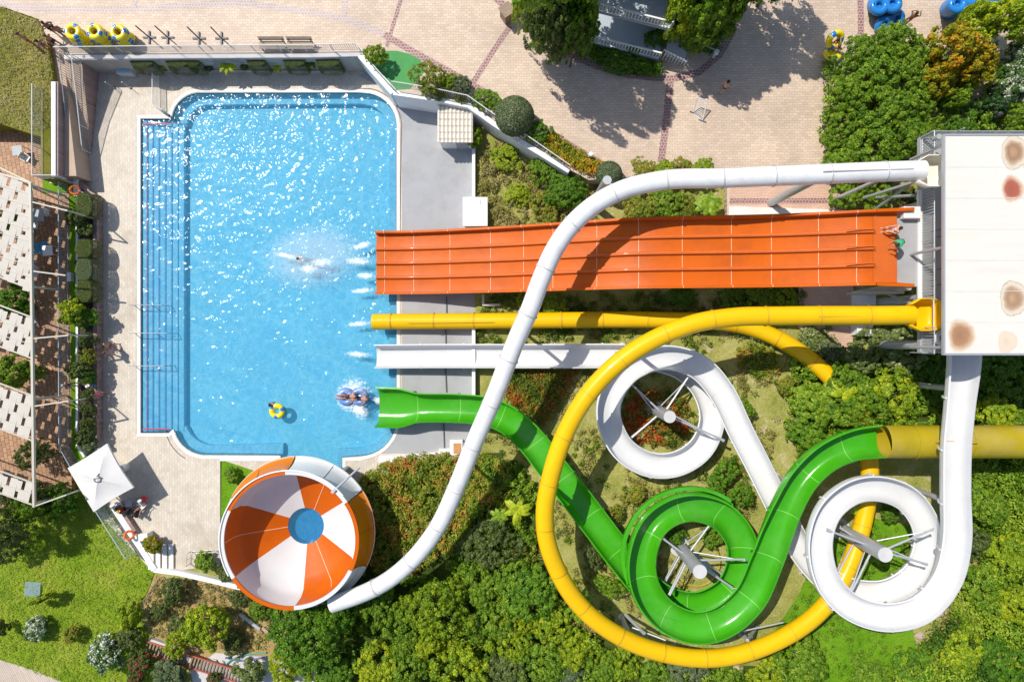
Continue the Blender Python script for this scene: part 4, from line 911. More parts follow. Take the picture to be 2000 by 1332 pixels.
rp = [(x * 1.05, (z - 1.04) * 1.05 + 1.04) for x, z in ring_prof(1.04, 24)]
rings_on(A2, q2, 3.4, rp, 'flange', OLIVE, gr, .07, 1.1); MB().bar(W(1829, 861, 7.8) - og, W(1911, 863, 7.9) - og, .04, .04).build('lid_seam', DUSTY, gr)
for (px, py, z) in ((1760, 858, 5.0), (1950, 858, 5.4), (1100, 935, 1.9), (1545, 945, 4.6)): column(gr, px, py, z, .16)

# ================================================================ tower
def tower():
    pz = 8.25; x0 = W(1752, 0, pz).x; xr = 33.5; yt = W(0, 268, pz).y; yb = W(0, 690, pz).y
    rt = empty('slide_tower', (28, 5, 0), 0, 'slide start tower with a big white stained flat roof', 'tower'); o = rt.location
    def L(x, y, z): return (x - o.x, y - o.y, z)
    xl = W(1797, 0, pz).x
    MB().box(L((xl + xr) / 2, (yt + yb) / 2, pz - .15), (xr - xl, yt - yb, .3)).build('platform', GREYD, rt)
    MB().box(L((x0 + xl) / 2, 5.62, pz - .1), (xl - x0 - .01, 4.7, .2)).build('start_platform', GREYD, rt)
    # roof with stains
    rz = 12.0; rx0 = W(1846, 0, rz).x; ry1 = W(0, 266, rz).y; ry0 = W(0, 690, rz).y
    m, t, out = nt('stained_roof'); cw = coords(t); sep = N(t, 'ShaderNodeSeparateXYZ'); t.links.new(cw, sep.inputs[0])
    mp = N(t, 'ShaderNodeMapping'); mp.inputs['Scale'].default_value = (.25, 2.2, 1); t.links.new(cw, mp.inputs['Vector'])
    c = ramp(t, noise(t, mp.outputs[0], .9, 6, .6), [(.3, (.65, .615, .54)), (.55, (.68, .65, .58)), (.75, (.67, .61, .51))])
    c = mixc(t, ramp(t, noise(t, cw, .28, 3), [(.4, (0, 0, 0)), (.7, (.55,) * 3)]), c, (.70, .675, .62))
    nz = noise(t, cw, 2.2, 6, .7)
    for k, (px, py, r, core, halo, rgh) in enumerate([(1978, 298, 34, (.30, .18, .10), 1.0, 1), (1974, 369, 28, (.30, .06, .03), .95, 0), (1976, 583, 35, (.34, .21, .12), 1.0, 1), (1873, 655, 34, (.30, .16, .08), 1.0, 0), (1964, 668, 24, (.58, .40, .25), .6, 0)]):
        p = W(px, py, rz); dx = mth(t, 'SUBTRACT', sep.outputs[0], p.x); dy = mth(t, 'SUBTRACT', sep.outputs[1], p.y)
        ax = mth(t, 'MAXIMUM', mth(t, 'MULTIPLY', dx, 1.0), mth(t, 'MULTIPLY', dx, -1.55)); dist = mth(t, 'SQRT', mth(t, 'ADD', mth(t, 'MULTIPLY', ax, ax), mth(t, 'MULTIPLY', dy, mth(t, 'MULTIPLY', dy, mth(t, 'MULTIPLY_ADD', dx, .22, 1.0)))))
        f = mth(t, 'DIVIDE', mth(t, 'ADD', dist, mth(t, 'MULTIPLY_ADD', nz, .4, -.2)), r / S * (H - rz) / H)
        if rgh: st = [(.0, mul(core, 1.5)), (.40, core), (.62, (.45, .31, .20)), (.78, (.62, .54, .42)), (.92, (.64, .56, .44)), (.96, (.42, .33, .20)), (1.0, (.68, .645, .57))]
        else: st = [(.0, core), (.55, mul(core, 1.25)), (.85, (.62, .46, .32)), (1.0, (.68, .64, .56))]
        r2 = ramp(t, f, st); msk = mth(t, 'MULTIPLY', mth(t, 'LESS_THAN', f, 1.0), halo); c = mixc(t, msk, c, r2)
    pr = princ(t, out, c, .7)
    rf = MB().box(L((rx0 + 36) / 2, (ry0 + ry1) / 2, rz - .04), (36 - rx0, ry1 - ry0, .08)).build('roof', m, rt)
    for yy in np.linspace(ry0, ry1, 8)[1:-1]: MB().box(L((rx0 + 36) / 2, yy, rz + .006), (36 - rx0, .03, .012)).build('panel_seam', M('roof_seam', (.62, .60, .54), .7), rf)
    vx = W(1945, 0, rz).x; MB().box(L(vx, (ry1 + W(0, 345, rz).y) / 2, rz + .008), (.025, ry1 - W(0, 345, rz).y, .012)).box(L(vx, (ry0 + W(0, 545, rz).y) / 2, rz + .008), (.025, W(0, 545, rz).y - ry0, .012)).build('panel_seam', MATS['roof_seam'], rf)
    fr = MB().box(L(rx0 - .06, (ry0 + ry1) / 2, rz - .06), (.10, ry1 - ry0 + .2, .2)).box(L((rx0 + 36) / 2, ry1 + .06, rz - .06), (36 - rx0, .1, .2)).box(L((rx0 + 36) / 2, ry0 - .06, rz - .06), (36 - rx0, .1, .2)); fr.build('roof_frame', STEELG, rf)
    for x, y in ((rx0 + .3, ry1 - .3), (rx0 + .3, ry0 + .3), (rx0 + .3, 5.2), (31, ry1 - .3), (31, ry0 + .3)): MB().cyl(L(x, y, pz), L(x, y, rz - .1), .09, .09, 10).build('roof_post', STEELG, rt, 40)
    # main legs
    for x, y in ((xl + .4, yt - 1.3), (xl + .4, 8.3), (xl + .4, 2.6), (xl + .4, yb + .5), (31, yt - 1), (31, yb + 1), (31, 5)): MB().cyl(L(x, y, 1.7), L(x, y, pz - .3), .28, .28, 18).build('tower_leg', GALV, rt, 40)
    for y in (7.8, 3.3): MB().cyl(L(xl - .6, y, 1.7), L(xl - .6, y, pz - .2), .26, .26, 18).build('tower_leg', GALV, rt, 40)
    for (a, b) in (((xl - .2, 9.9, 1.9), (xl + .1, 8.9, 7.6)), ((xl - .1, 8.6, 1.9), (xl + .1, 9.8, 7.4)), ((xl - 1.2, 9.6, 2), (xl, 9.7, 7.8)), ((xl - .6, 3.2, 5.2), (xl + .1, 2.2, 7.6)), ((xl - 2.4, 3.1, 4.2), (xl - .5, 3.0, 7.4))): MB().cyl(L(*a), L(*b), .1, .1, 10).build('brace', STEELG, rt, 40)
    # railing on the start side
    def rail(a, b, h=1.3, sp=.17, name='guard_rail', m=STEELG):
        a, b = Vector(a), Vector(b); d = (b - a); n_ = max(2, int(d.length / sp)); mb = MB(); mb.cyl(a + Vector((0, 0, h)), b + Vector((0, 0, h)), .035, .035, 8).cyl(a + Vector((0, 0, .12)), b + Vector((0, 0, .12)), .03, .03, 8)
        for i in range(n_ + 1): p = a + d * i / n_; mb.cyl(p + Vector((0, 0, .1)), p + Vector((0, 0, h)), .026 if i % 9 else .04, None, 6)
        mb.build(name, m, rt, 40)
    y1, y2 = W(0, 372, pz).y, W(0, 588, pz).y
    rail(L(xl + .06, y1, pz), L(xl + .06, y2, pz)); MB().box(L(xl - .06, (y1 + y2) / 2, pz + .03), (.22, y1 - y2, .16)).build('kerb_beam', STEELW, rt)
    rail(L(xl + .06, W(0, 640, pz).y, pz), L(xl + .06, yb, pz)); rail(L(xl + .06, yt, pz), L(xl + .06, W(0, 308, pz).y, pz)); rail(L(xl, yt - .05, pz), L(31, yt - .05, pz)); rail(L(xl, yb + .05, pz), L(rx0 + .2, yb + .05, pz)); rail(L(rx0 + 1.9, yb + .05, pz), L(32, yb + .05, pz))
    for yy in (8.9, 6.4, 6.0, 4.1, 3.2): MB().bar(L(xl, yy, pz + 1.1), L(xl + 1.2, yy + .3, pz + 1.3), .05, .05).build('gate_bar', STEELD, rt)
    MB().cyl(L(xl + .45, yt - .5, pz + 1.0), L(xl + .45, yt - .5, 11.6), .04, .04, 8).build('lamp_pole', STEELG, rt)
    p = W(1824, 272, 11.1); MB().cyl(L(p.x, p.y, 11.1), L(p.x, p.y, 11.6), .13, .16, 12).build('lamp_head', GREYP, rt, 40)
    MB().box(L(xl - .75, W(0, 418, pz).y, pz + .25), (1.0, .7, .5)).build('control_box', STEELW, rt, bevel=.03)
    tb = MB().torus(L(W(1830, 660, pz).x, W(0, 660, pz).y, pz + .5), .34, .16); tb.build('start_basin', WHITEF, rt, 60)
tower()
# ================================================================ railings
def railing(name, label, pts, h=1.05, sp=.14, m=STEELW, post=1.9, cat='railing', rr=.03, mid=True):
    P = [Vector(p) for p in pts]; rt = empty(name, P[0], 0, label, cat); o = P[0]; P = [p - o for p in P]; up = Vector((0, 0, h))
    MB().path([p + up for p in P], rr, 8).build('top_rail', m, rt, 40)
    mb = MB()
    for a, b in zip(P[:-1], P[1:]):
        d = b - a; n = max(1, int(d.length / sp)); mb.cyl(a + Vector((0, 0, .1)), b + Vector((0, 0, .1)), .02, .02, 6)
        for i in range(1, n): p = a + d * i / n; mb.cyl(p + Vector((0, 0, .1)), p + up, .02, .02, 5)
    mb.build('infill_panel', STEELG if m in (STEELW, BEIGE) else m, rt)
    for a, b in zip(P[:-1], P[1:]):
        d = b - a; n = max(1, round(d.length / post))
        for i in range(n): p = a + d * i / n; MB().cyl(p, p + up, .028, .028, 8).build('post', m, rt, 40)
    MB().cyl(P[-1], P[-1] + up, .028, .028, 8).build('post', m, rt, 40)
    return rt
z = PZ + .1
railing('railing', 'long white railing along the plaza edge above the pool', [W(124, 105, z), W(300, 103, z), W(450, 102, z), W(600, 101, z), W(703, 98, z), W(735, 140, z), W(768, 177, z)])
railing('railing', 'white railing on the curved garden wall behind the tiled shed', [W(770, 170, z + .2), W(850, 183, z + .2), W(915, 197, z + .2), W(962, 230, z + .2), W(1008, 262, z + .2)], 1.0)
railing('railing', 'thin white handrail along the wall beside the orange flower bed', [W(1025, 270, z + .2), W(1112, 330, z + .2)], .9, .5)
railing('railing', 'left ramp railing with close white bars', [W(134, 112, 2.15), W(143, 200, 1.1), W(153, 298, .1)], 1.05, .16, STEELG)
railing('railing', 'right ramp railing with close white bars', [W(158, 118, 2.1), W(168, 205, 1.0), W(178, 300, .05)], 1.05, .16, STEELW)
railing('railing', 'tall white railing at the edge of the upper lawn', [W(84, 176, PZ), W(84, 350, PZ), W(130, 350, PZ - .3)], 1.1, .14, STEELW)
railing('railing', 'pale blue railing along the terrace and down to the lower lawn', [W(134, 356, TZ), W(134, 640, TZ), W(135, 868, TZ), W(190, 968, TZ - .4), W(262, 1082, .2)], 1.1, .14, STEELB)
railing('railing', 'short white fence panel beside the upper left pool corner', [W(311, 142, 0), W(312, 215, 0), W(330, 224, 0)], 1.0, .12, WHITEP)
railing('railing', 'small dark railing on the stone wall by the lifebuoy', [W(170, 378, TZ), W(188, 388, TZ)], .9, .2, STEELG)
railing('railing', 'low pale barrier by the grass bed left of the bowl slide', [W(372, 1100, 0), W(374, 1076, 0), W(432, 1072, 0)], .7, .4, BEIGE)
railing('railing', 'dark picket fence on the slope beside the lower lawn', [W(318, 1126, 0), W(282, 1178, 0)], .8, .22, WOODB, 1.0)
# ramp-end hoops and pool handrails
for k, (px, py, x2, lab) in enumerate([(265, 597, 331, 'upper of the three steel pool handrails over the steps'), (258, 651, 342, 'middle of the three steel pool handrails over the steps'), (258, 714, 336, 'lowest of the three steel pool handrails over the steps')]):
    rt = empty('pool_handrail', W(268, py, 0), 0, lab, 'handrail', 'steel handrails over the pool steps'); a = W(264, py, 0) - rt.location; b = W(x2, py, 0) - rt.location
    MB().path([a, a + Vector((0, 0, .85)), b + Vector((-.3, 0, .55)), b + Vector((0, 0, -.5))], .028, 8).build('rail', STEELG, rt, 40); m_ = (a + b) / 2; MB().cyl(m_ + Vector((0, 0, -.5)), m_ + Vector((0, 0, .68)), .025, .025, 8).build('post', STEELG, rt, 40)
for k, px in enumerate((222, 254)):
    rt = empty('deck_post', W(px + 1, 172, 0), 0, ('left' if k == 0 else 'right') + ' thin post with dark round base on the deck below the ramp', 'post', 'thin posts on the upper left deck'); MB().cyl((0, 0, 0), (0, 0, .07), .13, .11, 16).build('base', STEELD, rt, 40); MB().cyl((0, 0, .07), (0, 0, 1.1), .02, .02, 8).build('pole', GALV, rt, 40)
# ================================================================ lamp, hatch, benches, tube racks
rt = empty('spotlight', W(183, 124, 1.2), 0, 'small shiny spotlight on the stone wall near the ramp', 'spotlight'); MB().cyl((0, .5, 1.0), (0, .05, 1.0), .025, .025, 8).build('arm', STEELW, rt, 40); MB().sphere((0, 0, 1.0), .16, 14).build('lamp_head', M('chrome', (.85, .85, .86), .12, .02, 3, Metallic=1.0), rt, 180)
rt = empty('water_trough', W(252, 139, 0), 0, 'small grey stone trough below the plaza wall', 'trough'); MB().box((0, 0, .35), (1.1, .9, .7)).build('basin', CONC, rt, bevel=.03); MB().box((0, 0, .71), (.85, .65, .03)).build('water_surface', POOLD, rt)
def rack(px, py, lab):
    rt = empty('tube_rack', W(px, py, PZ), 0, lab, 'rack', 'cross footed tube rack posts on the plaza'); MB().box((0, 0, .05), (.88, .12, .08)).build('foot', STEELD, rt, bevel=.01); MB().box((0, 0, .06), (.12, .88, .10)).build('foot', STEELD, rt, bevel=.01); MB().cyl((0, 0, .1), (0, 0, 1.75), .045, .045, 10).build('post', M('rust_brown_post', (.10, .065, .045), .6), rt, 40); return rt
racks = [(172, 84, 'tube rack post inside the leftmost stack of yellow tubes'), (212, 82, 'tube rack post inside the middle stack of yellow tubes'), (252, 80, 'tube rack post inside the rightmost stack of yellow tubes'), (292, 74, 'empty tube rack post next to the yellow stacks'), (328, 74, 'empty tube rack post second from the yellow stacks'), (389, 76, 'empty tube rack post third from the yellow stacks'), (433, 76, 'empty tube rack post farthest from the yellow stacks')]
for r_ in racks: rack(*r_)
def tube_mi(i, j): return 1 if (i % 11 in (0, 1, 2)) and (j in (0, 1, 2, 9, 8, 3)) else 0
def swim_ring(name, loc, lab, group=None, R0=.40, r=.20, tilt=None, mats=None, rz=0):
    rt = empty(name, loc, rz, lab, 'swim ring', group); MB().torus((0, 0, r), R0, r, tilt, 32, 12, tube_mi).build('tube', mats or [TUBEY, TUBEB], rt, 180)
    MB().cyl((R0, 0, r * 1.9), (R0 + .02, .02, 2 * r + .05), .025, .02, 8).build('valve', BLACK, rt); return rt
names = ['bottom', 'second lowest', 'middle', 'second highest', 'top']
for si, (px, py, st_) in enumerate([(172, 84, 'leftmost'), (212, 82, 'middle'), (252, 80, 'rightmost')]):
    nn = (5, 5, 4)[si]; nm = names if nn == 5 else ['bottom', 'second lowest', 'second highest', 'top']
    for k in range(nn):
        p = W(px, py, PZ); jx = random.uniform(-.05, .05); swim_ring('swim_ring', (p.x + jx, p.y + random.uniform(-.05, .05), PZ + .1 + .33 * k), f'yellow and blue swim ring, {nm[k]} of the {st_} stack', 'yellow swim rings stacked on the racks', .38, .185, None, None, random.uniform(0, 6))
def bench(px, py, lab):
    rt = empty('park_bench', W(px, py, PZ), 0, lab, 'bench', 'wooden benches by the railing'); mb = MB()
    for k in range(4): mb.box((0, -.22 + .14 * k, .45), (1.75, .10, .04))
    mb.build('seat', M('bench_wood', (.36, .28, .20), .7, .15, 6), rt); mb = MB()
    for k in range(3): mb.box((0, .30 + .04 * k, .58 + .14 * k), (1.75, .04, .10))
    mb.build('backrest', MATS['bench_wood'], rt)
    for sx_ in (-.75, .75): MB().box((sx_, -.2, .21), (.06, .06, .42)).build('leg', STEELD, rt); MB().box((sx_, .28, .42), (.06, .06, .84)).build('leg', STEELD, rt)
bench(536, 94, 'wooden bench by the railing, the one nearer the tube racks'); bench(590, 94, 'wooden bench by the railing, the one nearer the round shrub')
# planter under the wall
wall([(262, 137), (672, 140)], .16, 0, .5, 'planter_box', STONEG, 'long low stone planter kerb below the plaza wall', zp=.3)
struct(MB().prism(pxpoly([(262, 122), (672, 122), (672, 139), (262, 137)][::-1], .3), -.1, .42).build('planter_soil', MATS['dark_soil']), 'dark soil of the planter under the plaza wall', 'soil')
for px, hw, lab in ((287, 22, 'clipped box hedge at the left end of the upper planter'), (355, 22, 'clipped box hedge second from left in the upper planter'), (385, 12, 'small clipped bush right of the second hedge in the upper planter'), (507, 17, 'clipped box hedge in the middle of the upper planter'), (580, 20, 'clipped box hedge left of the leafy bush in the upper planter'), (645, 22, 'clipped box hedge at the right end of the upper planter')):
    plant(px, 125, hw, 1.7, 'olive', lab, z=.4, clip='box', rz=0, sy=.58 * 22 / hw, cat='hedge', name='box_hedge')
frond_plant(442, 122, 24, 1.2, 'lime', 'bright green fern in the middle of the upper planter', z=.4, nf=13, cat='fern', name='fern_plant')
frond_plant(313, 128, 12, .9, 'mid', 'small fern between the two left hedges of the upper planter', z=.4, nf=9, cat='fern', name='fern_plant')
frond_plant(540, 130, 15, .8, 'lime', 'small yellow green fern right of the middle hedge', z=.4, nf=9, cat='fern', name='fern_plant')
plant(607, 122, 14, 1.5, 'mid', 'leafy green bush between the two right hedges of the upper planter', z=.4, leaf='c'); plant(478, 130, 11, .9, 'olive', 'low dark bush left of the middle box hedge', z=.4, leaf='c'); plant(408, 132, 10, .8, 'olive', 'low dark bush left of the bright fern', z=.4, leaf='c')
# ================================================================ sheds and boxes right of the pool
def shed():
    c = W(889, 240, 2.0); rt = empty('tiled_shed', (c.x, c.y, 0), 0, 'small white shed with ribbed cream roof on the grey deck', 'shed'); w, d = 2.45, 2.75
    MB().box((0, 0, .95), (w - .25, d - .25, 1.9)).build('wall', WHITEP, rt); mb = MB().box((0, 0, 1.97), (w, d, .1)).build('roof', M('cream_roof', (.70, .64, .55), .7, .08, 3), rt); mr = MB()
    for i in range(9): mr.cyl((-w / 2 + .12 + i * .277, -d / 2 - .02, 2.04), (-w / 2 + .12 + i * .277, d / 2, 2.04), .065, .065, 8)
    mr.build('roof_rib', MATS['cream_roof'], mb, 50); md = MB()
    for k in range(6): md.box((0, -d / 2 + .25 + k * .45, 2.105), (w * .96, .025, .02))
    md.build('roof_batten', M('roof_joint', (.42, .36, .28), .8), mb); MB().box((.4, -d / 2 + .10, .85), (.8, .06, 1.7)).build('door', GREYP, rt)
shed()
rt = empty('pump_box', W(930, 420, 0) , 0, 'plain white equipment box above the orange slide', 'box'); MB().box((0, 0, .6), (1.6, 1.9, 1.2)).build('body', WHITEP, rt, bevel=.02); MB().box((0, 0, 1.24), (1.75, 2.05, .08)).build('lid', WHITEP, rt, bevel=.02); MB().box((.35, .65, 1.29), (.06, .3, .02)).build('handle', STEELG, rt)
rt = empty('wall_box', W(892, 872, 0), 0, 'white framed wooden pump cover beside the white tube', 'box'); MB().box((0, 0, .25), (.9, 1.1, .5)).build('frame', WHITEP, rt, bevel=.02); MB().box((.08, -.05, .52), (.55, .75, .04)).build('cover', M('orange_wood', (.50, .25, .10), .7, .15, 5), rt)
rt = empty('deck_ledge', W(880, 880, 0), 0, 'white block at the bottom of the grey deck', 'block'); MB().box((-.3, 0, .18), (1.0, .4, .36)).build('block', WHITEP, rt, bevel=.02)
rt = empty('tower_cabinet', W(1685, 583, 2.6), 0, 'white cabinet below the upper end of the orange slide', 'cabinet'); rt.location.z = 2.1; MB().box((0, 0, .6), (1.1, 1.0, 1.2)).build('body', WHITEP, rt, bevel=.02); MB().box((-.35, .15, 1.23), (1.5, .55, .05)).build('lid', WHITEP, rt)
rt = empty('tower_cabinet', W(1682, 632, 2.6), 0, 'white block beside the pink path under the yellow tube', 'cabinet'); rt.location.z = 2.1; MB().box((0, 0, .5), (1.0, 1.6, 1.0)).build('body', WHITEP, rt, bevel=.02); MB().box((0, 0, 1.02), (1.1, 1.7, .04)).build('lid', WHITEP, rt)
rt = empty('concrete_frame', W(960, 590, .6), 0, 'grey angled concrete kerb in the grass below the orange slide', 'kerb'); MB().box((0, -.2, 0), (1.3, .15, .2)).box((-.6, .2, 0), (.15, .65, .2)).build('kerb', CONC, rt)
# litter bin, plaza sign, garden lamps
rt = empty('litter_bin', W(990, 36, PZ), .6, 'dark wooden litter bin at the plaza edge', 'bin'); MB().box((0, 0, .5), (.7, .7, 1.0)).build('body', WOODB, rt, bevel=.02); MB().box((0, 0, 1.2), (.85, .85, .08)).build('lid', WOODB, rt, bevel=.02); [MB().box((a, b, 1.08), (.07, .07, .2)).build('lid_post', WOODB, rt) for a, b in ((-.3, -.3), (.3, -.3), (.3, .3), (-.3, .3))]
rt = empty('barrier_frame', W(1360, 226, PZ), 0, 'leaning slatted barrier panel standing on the sunny plaza', 'barrier')
def bpan(a, b, nm):
    a, b = W(a[0], a[1], PZ) - rt.location, W(b[0], b[1], PZ) - rt.location; mb = MB(); up = Vector((0, 0, 1.15)); mb.cyl(a, a + up, .03).cyl(b, b + up, .03).cyl(a + up, b + up, .03).cyl(a + up * .12, b + up * .12, .025)
    for i in range(1, 12): p = a.lerp(b, i / 12); mb.cyl(p + up * .12, p + up, .014, .014, 6)
    mb.build(nm, STEELD, rt)
def lean():
    o = rt.location; a, b = W(1354, 221, PZ) - o, W(1372, 237, PZ) - o; c, d = W(1362, 191, PZ + .9) - o, W(1382, 197, PZ + .9) - o; mb = MB()
    for q, w in ((a, c), (b, d), (a, b), (c, d)): mb.cyl(q, w, .035)
    for i in range(1, 10): mb.cyl(a.lerp(c, i / 10), b.lerp(d, i / 10), .018, None, 6)
    mb.build('panel', STEELW, rt, 40); mb = MB()
    for q in (a, b): mb.bar(q + Vector((-.25, .1, .03)), q + Vector((.25, -.1, .03)), .07, .05)
    mb.build('foot', STEELD, rt)
lean()
for px, py, lab in ((1040, 52, 'pale lamp post at the left end of the house garden'), (1393, 112, 'pale bollard lamp at the right end of the garden curve'), (1358, 83, 'white lamp head on the garden handrail'), (1151, 308, 'small white spotlight by the orange flower bed')):
    rt = empty('garden_lamp', W(px, py, PZ), 0, lab, 'lamp'); MB().cyl((0, 0, 0), (0, 0, .7), .09, .07, 10).build('post', WHPL, rt, 40); MB().cyl((0, 0, .7), (0, 0, .95), .18, .14, 14).build('lamp_head', WHPL, rt, 40)
# ================================================================ lifebuoys
def buoy(px, py, z, lab, tilt):
    rt = empty('lifebuoy', W(px, py, z), 0, lab, 'lifebuoy'); MB().torus((0, 0, 0), .28, .085, tilt, 28, 10, squash=.8).build('ring', BUOY, rt, 180); Q = Vector((0, 0, 1)).rotation_difference(Vector(tilt)); mb = MB()
    for k in range(4): a = k * math.pi / 2 + .4; mb.sphere(Q @ Vector((math.cos(a) * .28, math.sin(a) * .28, .0)), (.075, .075, .085), 8)
    mb.build('strap', REDP, rt, 180)
buoy(146, 372, TZ + .95, 'orange lifebuoy hanging by the terrace railing', (.5, 0, .85)); buoy(252, 1045, .9, 'faded orange lifebuoy on the diagonal railing', (.5, .2, .8))
# ================================================================ pergola
def pergola():
    pz = TZ + 3.5; rt = empty('pergola', W(0, 670, TZ), 0, 'long beige pergola roofed with woven cream fabric strips', 'pergola'); o = rt.location
    def L(px, py, z=pz): return W(px, py, z) - o
    MB().bar(L(60, 357), L(67, 990), .16, .2).build('edge_beam', BEIGE, rt, bevel=.01); MB().bar(L(-330, 240), L(60, 357), .12, .16).build('end_beam', BEIGE, rt)
    bays = [((340, 358), (540, 566)), ((602, 620), (683, 700)), ((755, 772), (845, 860)), ((928, 942), (972, 985))]
    for k, (t0, b0) in enumerate(bays):
        for (l, r_) in (t0, b0):
            MB().bar(L(-330, l - 170 if k == 0 and (l, r_) == t0 else l - 130), L(63, r_), .09, .12).build('cross_beam', BEIGE, rt)
        ya, yb = t0[1], b0[1]; nrod = max(2, int((yb - ya) / 22))
        for j in range(1, nrod): y = ya + (yb - ya) * j / nrod; MB().bar(L(-150, y - 62, pz + .05), L(62, y - 1, pz + .05), .05, .04).build('rod', BEIGE, rt)
        for c in range(13):
            xt = 53 - c * 14.6; yt0 = ya - (62 - xt) * .29; ln = (yb - ya); nst = max(8, int(ln / 4)); vs = []
            if k == 0 and c == 0: yt0 += 8
            for s_ in range(nst + 1):
                t = s_ / nst; y = yt0 + 2 + (ln - 4) * t; x = xt - 8 + 7 - (y - yt0) * .16 % 1e9; x = xt + 5 - (y - yt0) * .30 if False else xt + 6 - ((y - yt0) * .22 % (18.5 * 1.0)) * 1.0
                vs.append((x, y))
            # short diagonal strips, one per cell, alternating over and under the rods
            cell = 43 if k == 0 else ln / max(1, round(ln / 43)); ns = max(1, round(ln / cell))
            for s_ in range(-1, ns + 1):
                y0 = yt0 + (s_ + .5 * (c % 2)) * cell; y1 = y0 + cell * 1.06; y0c, y1c = max(y0, yt0 + 3), min(y1, yt0 + ln - 3)
                if y1c - y0c < 10: continue
                mb = MB(); q = 8; pts = []
                for i in range(q + 1):
                    t = i / q; y = y0c + (y1c - y0c) * t; tt = (y - y0) / (y1 - y0); zz = pz + .03 * math.sin(math.pi * tt) - .01; x = xt + 6 - 12 * tt
                    a, b = L(x - 6.9, y - 1.9, zz), L(x + 6.9, y + 1.9, zz); pts += [a, b]
                mb.add([tuple(p) for p in pts], [(2 * i, 2 * i + 1, 2 * i + 3, 2 * i + 2) for i in range(q)]); s = mb.build('fabric_strip', FABRIC, rt); so = s.modifiers.new('Solidify', 'SOLIDIFY'); so.thickness = .012
    for (px, py) in ((60, 362), (62, 560), (64, 780), (67, 984)): p = L(px, py); MB().cyl((p.x, p.y, 0), (p.x, p.y, pz - TZ - .1), .08, .08, 12).build('post', BEIGE, rt, 40)
    for (a, b) in (((64, 395), (132, 412)), ((66, 530), (128, 538)), ((66, 661), (134, 655)), ((68, 793), (134, 783)), ((68, 988), (130, 966))): MB().bar(L(*a), L(b[0], b[1], pz - .25), .09, .1).build('outer_arm', BEIGE, rt)
    for (px, py) in ((132, 412), (134, 655), (134, 783), (130, 966)): p = L(px, py, pz - .3); MB().cyl((p.x, p.y, 0), (p.x, p.y, pz - TZ - .3), .05, .05, 10).build('post', BEIGE, rt, 40)
pergola()
# terrace furniture
def table(px, py, lab, m, w=.8, z=TZ, rz=0.1):
    rt = empty('cafe_table', W(px, py, z), rz, lab, 'table'); MB().box((0, 0, .72), (w, w, .04)).build('tabletop', m, rt, bevel=.01)
    for a in (-1, 1):
        for b in (-1, 1): MB().cyl((a * w * .42, b * w * .42, 0), (a * w * .42, b * w * .42, .7), .025, .02, 8).build('leg', m, rt, 40)
    return rt
def chair(px, py, rz, lab, m, z=TZ, group=None):
    rt = empty('garden_chair', W(px, py, z), rz, lab, 'chair', group); MB().box((0, 0, .43), (.46, .44, .035)).build('seat', m, rt, bevel=.01); MB().box((0, .22, .70), (.44, .04, .45)).build('backrest', m, rt, bevel=.015)
    for a in (-.2, .2):
        for b in (-.19, .19): MB().cyl((a, b, 0), (a, b, .42), .018, .018, 8).build('leg', m, rt, 40)
    for a in (-.24, .24): MB().bar((a, -.16, .62), (a, .2, .62), .04, .03).build('armrest', m, rt)
table(85, 424, 'dark grey table between beam and railing on the terrace', GREYP, 1.0); chair(98, 418, -1.5, 'pale chair right of the dark grey terrace table', WHPL); chair(76, 442, 2.9, 'pale chair below the dark grey terrace table', WHPL)
table(106, 492, 'small white table on the sunny terrace beside the blue towel', WHPL, .72); chair(80, 486, 1.4, 'chair under the blue towel on the terrace', WHPL); chair(78, 534, 2.5, 'pale chair of the pink terrace guest', WHPL); chair(74, 626, 2.0, 'grey chair under the beam at the middle of the terrace', GREYP); chair(60, 312, 1, 'white chair standing in the shade above the pergola', WHPL); table(48, 300, 'grey table in the shade above the pergola', GREYP, .7)
rt = empty('beach_towel', W(78, 484, TZ + .6), .3, 'crumpled bright blue towel over a terrace chair', 'towel'); mb = MB(); k = 9; vs = []
for i in range(k):
    for j in range(k): x, y = (i / (k - 1) - .5), (j / (k - 1) - .5); vs.append((x * .95, y * .75, .14 * math.sin(i * 1.7 + j) * math.cos(j * 1.3) - .5 * max(0, abs(x) - .3)))
mb.add(vs, [(i * k + j, (i + 1) * k + j, (i + 1) * k + j + 1, i * k + j + 1) for i in range(k - 1) for j in range(k - 1)]); t_ = mb.build('cloth', M('towel_blue', (.10, .38, .62), .9, .2, 5), rt, 180); t_.modifiers.new('Solidify', 'SOLIDIFY').thickness = .02
rt = empty('grass_sign', W(142, 542, TZ), 0, 'small white box in the grass strip by the railing', 'box'); MB().box((0, 0, .2), (.25, .6, .4)).build('body', WHPL, rt, bevel=.02); MB().box((0, 0, .42), (.28, .64, .03)).build('lid', WHPL, rt)
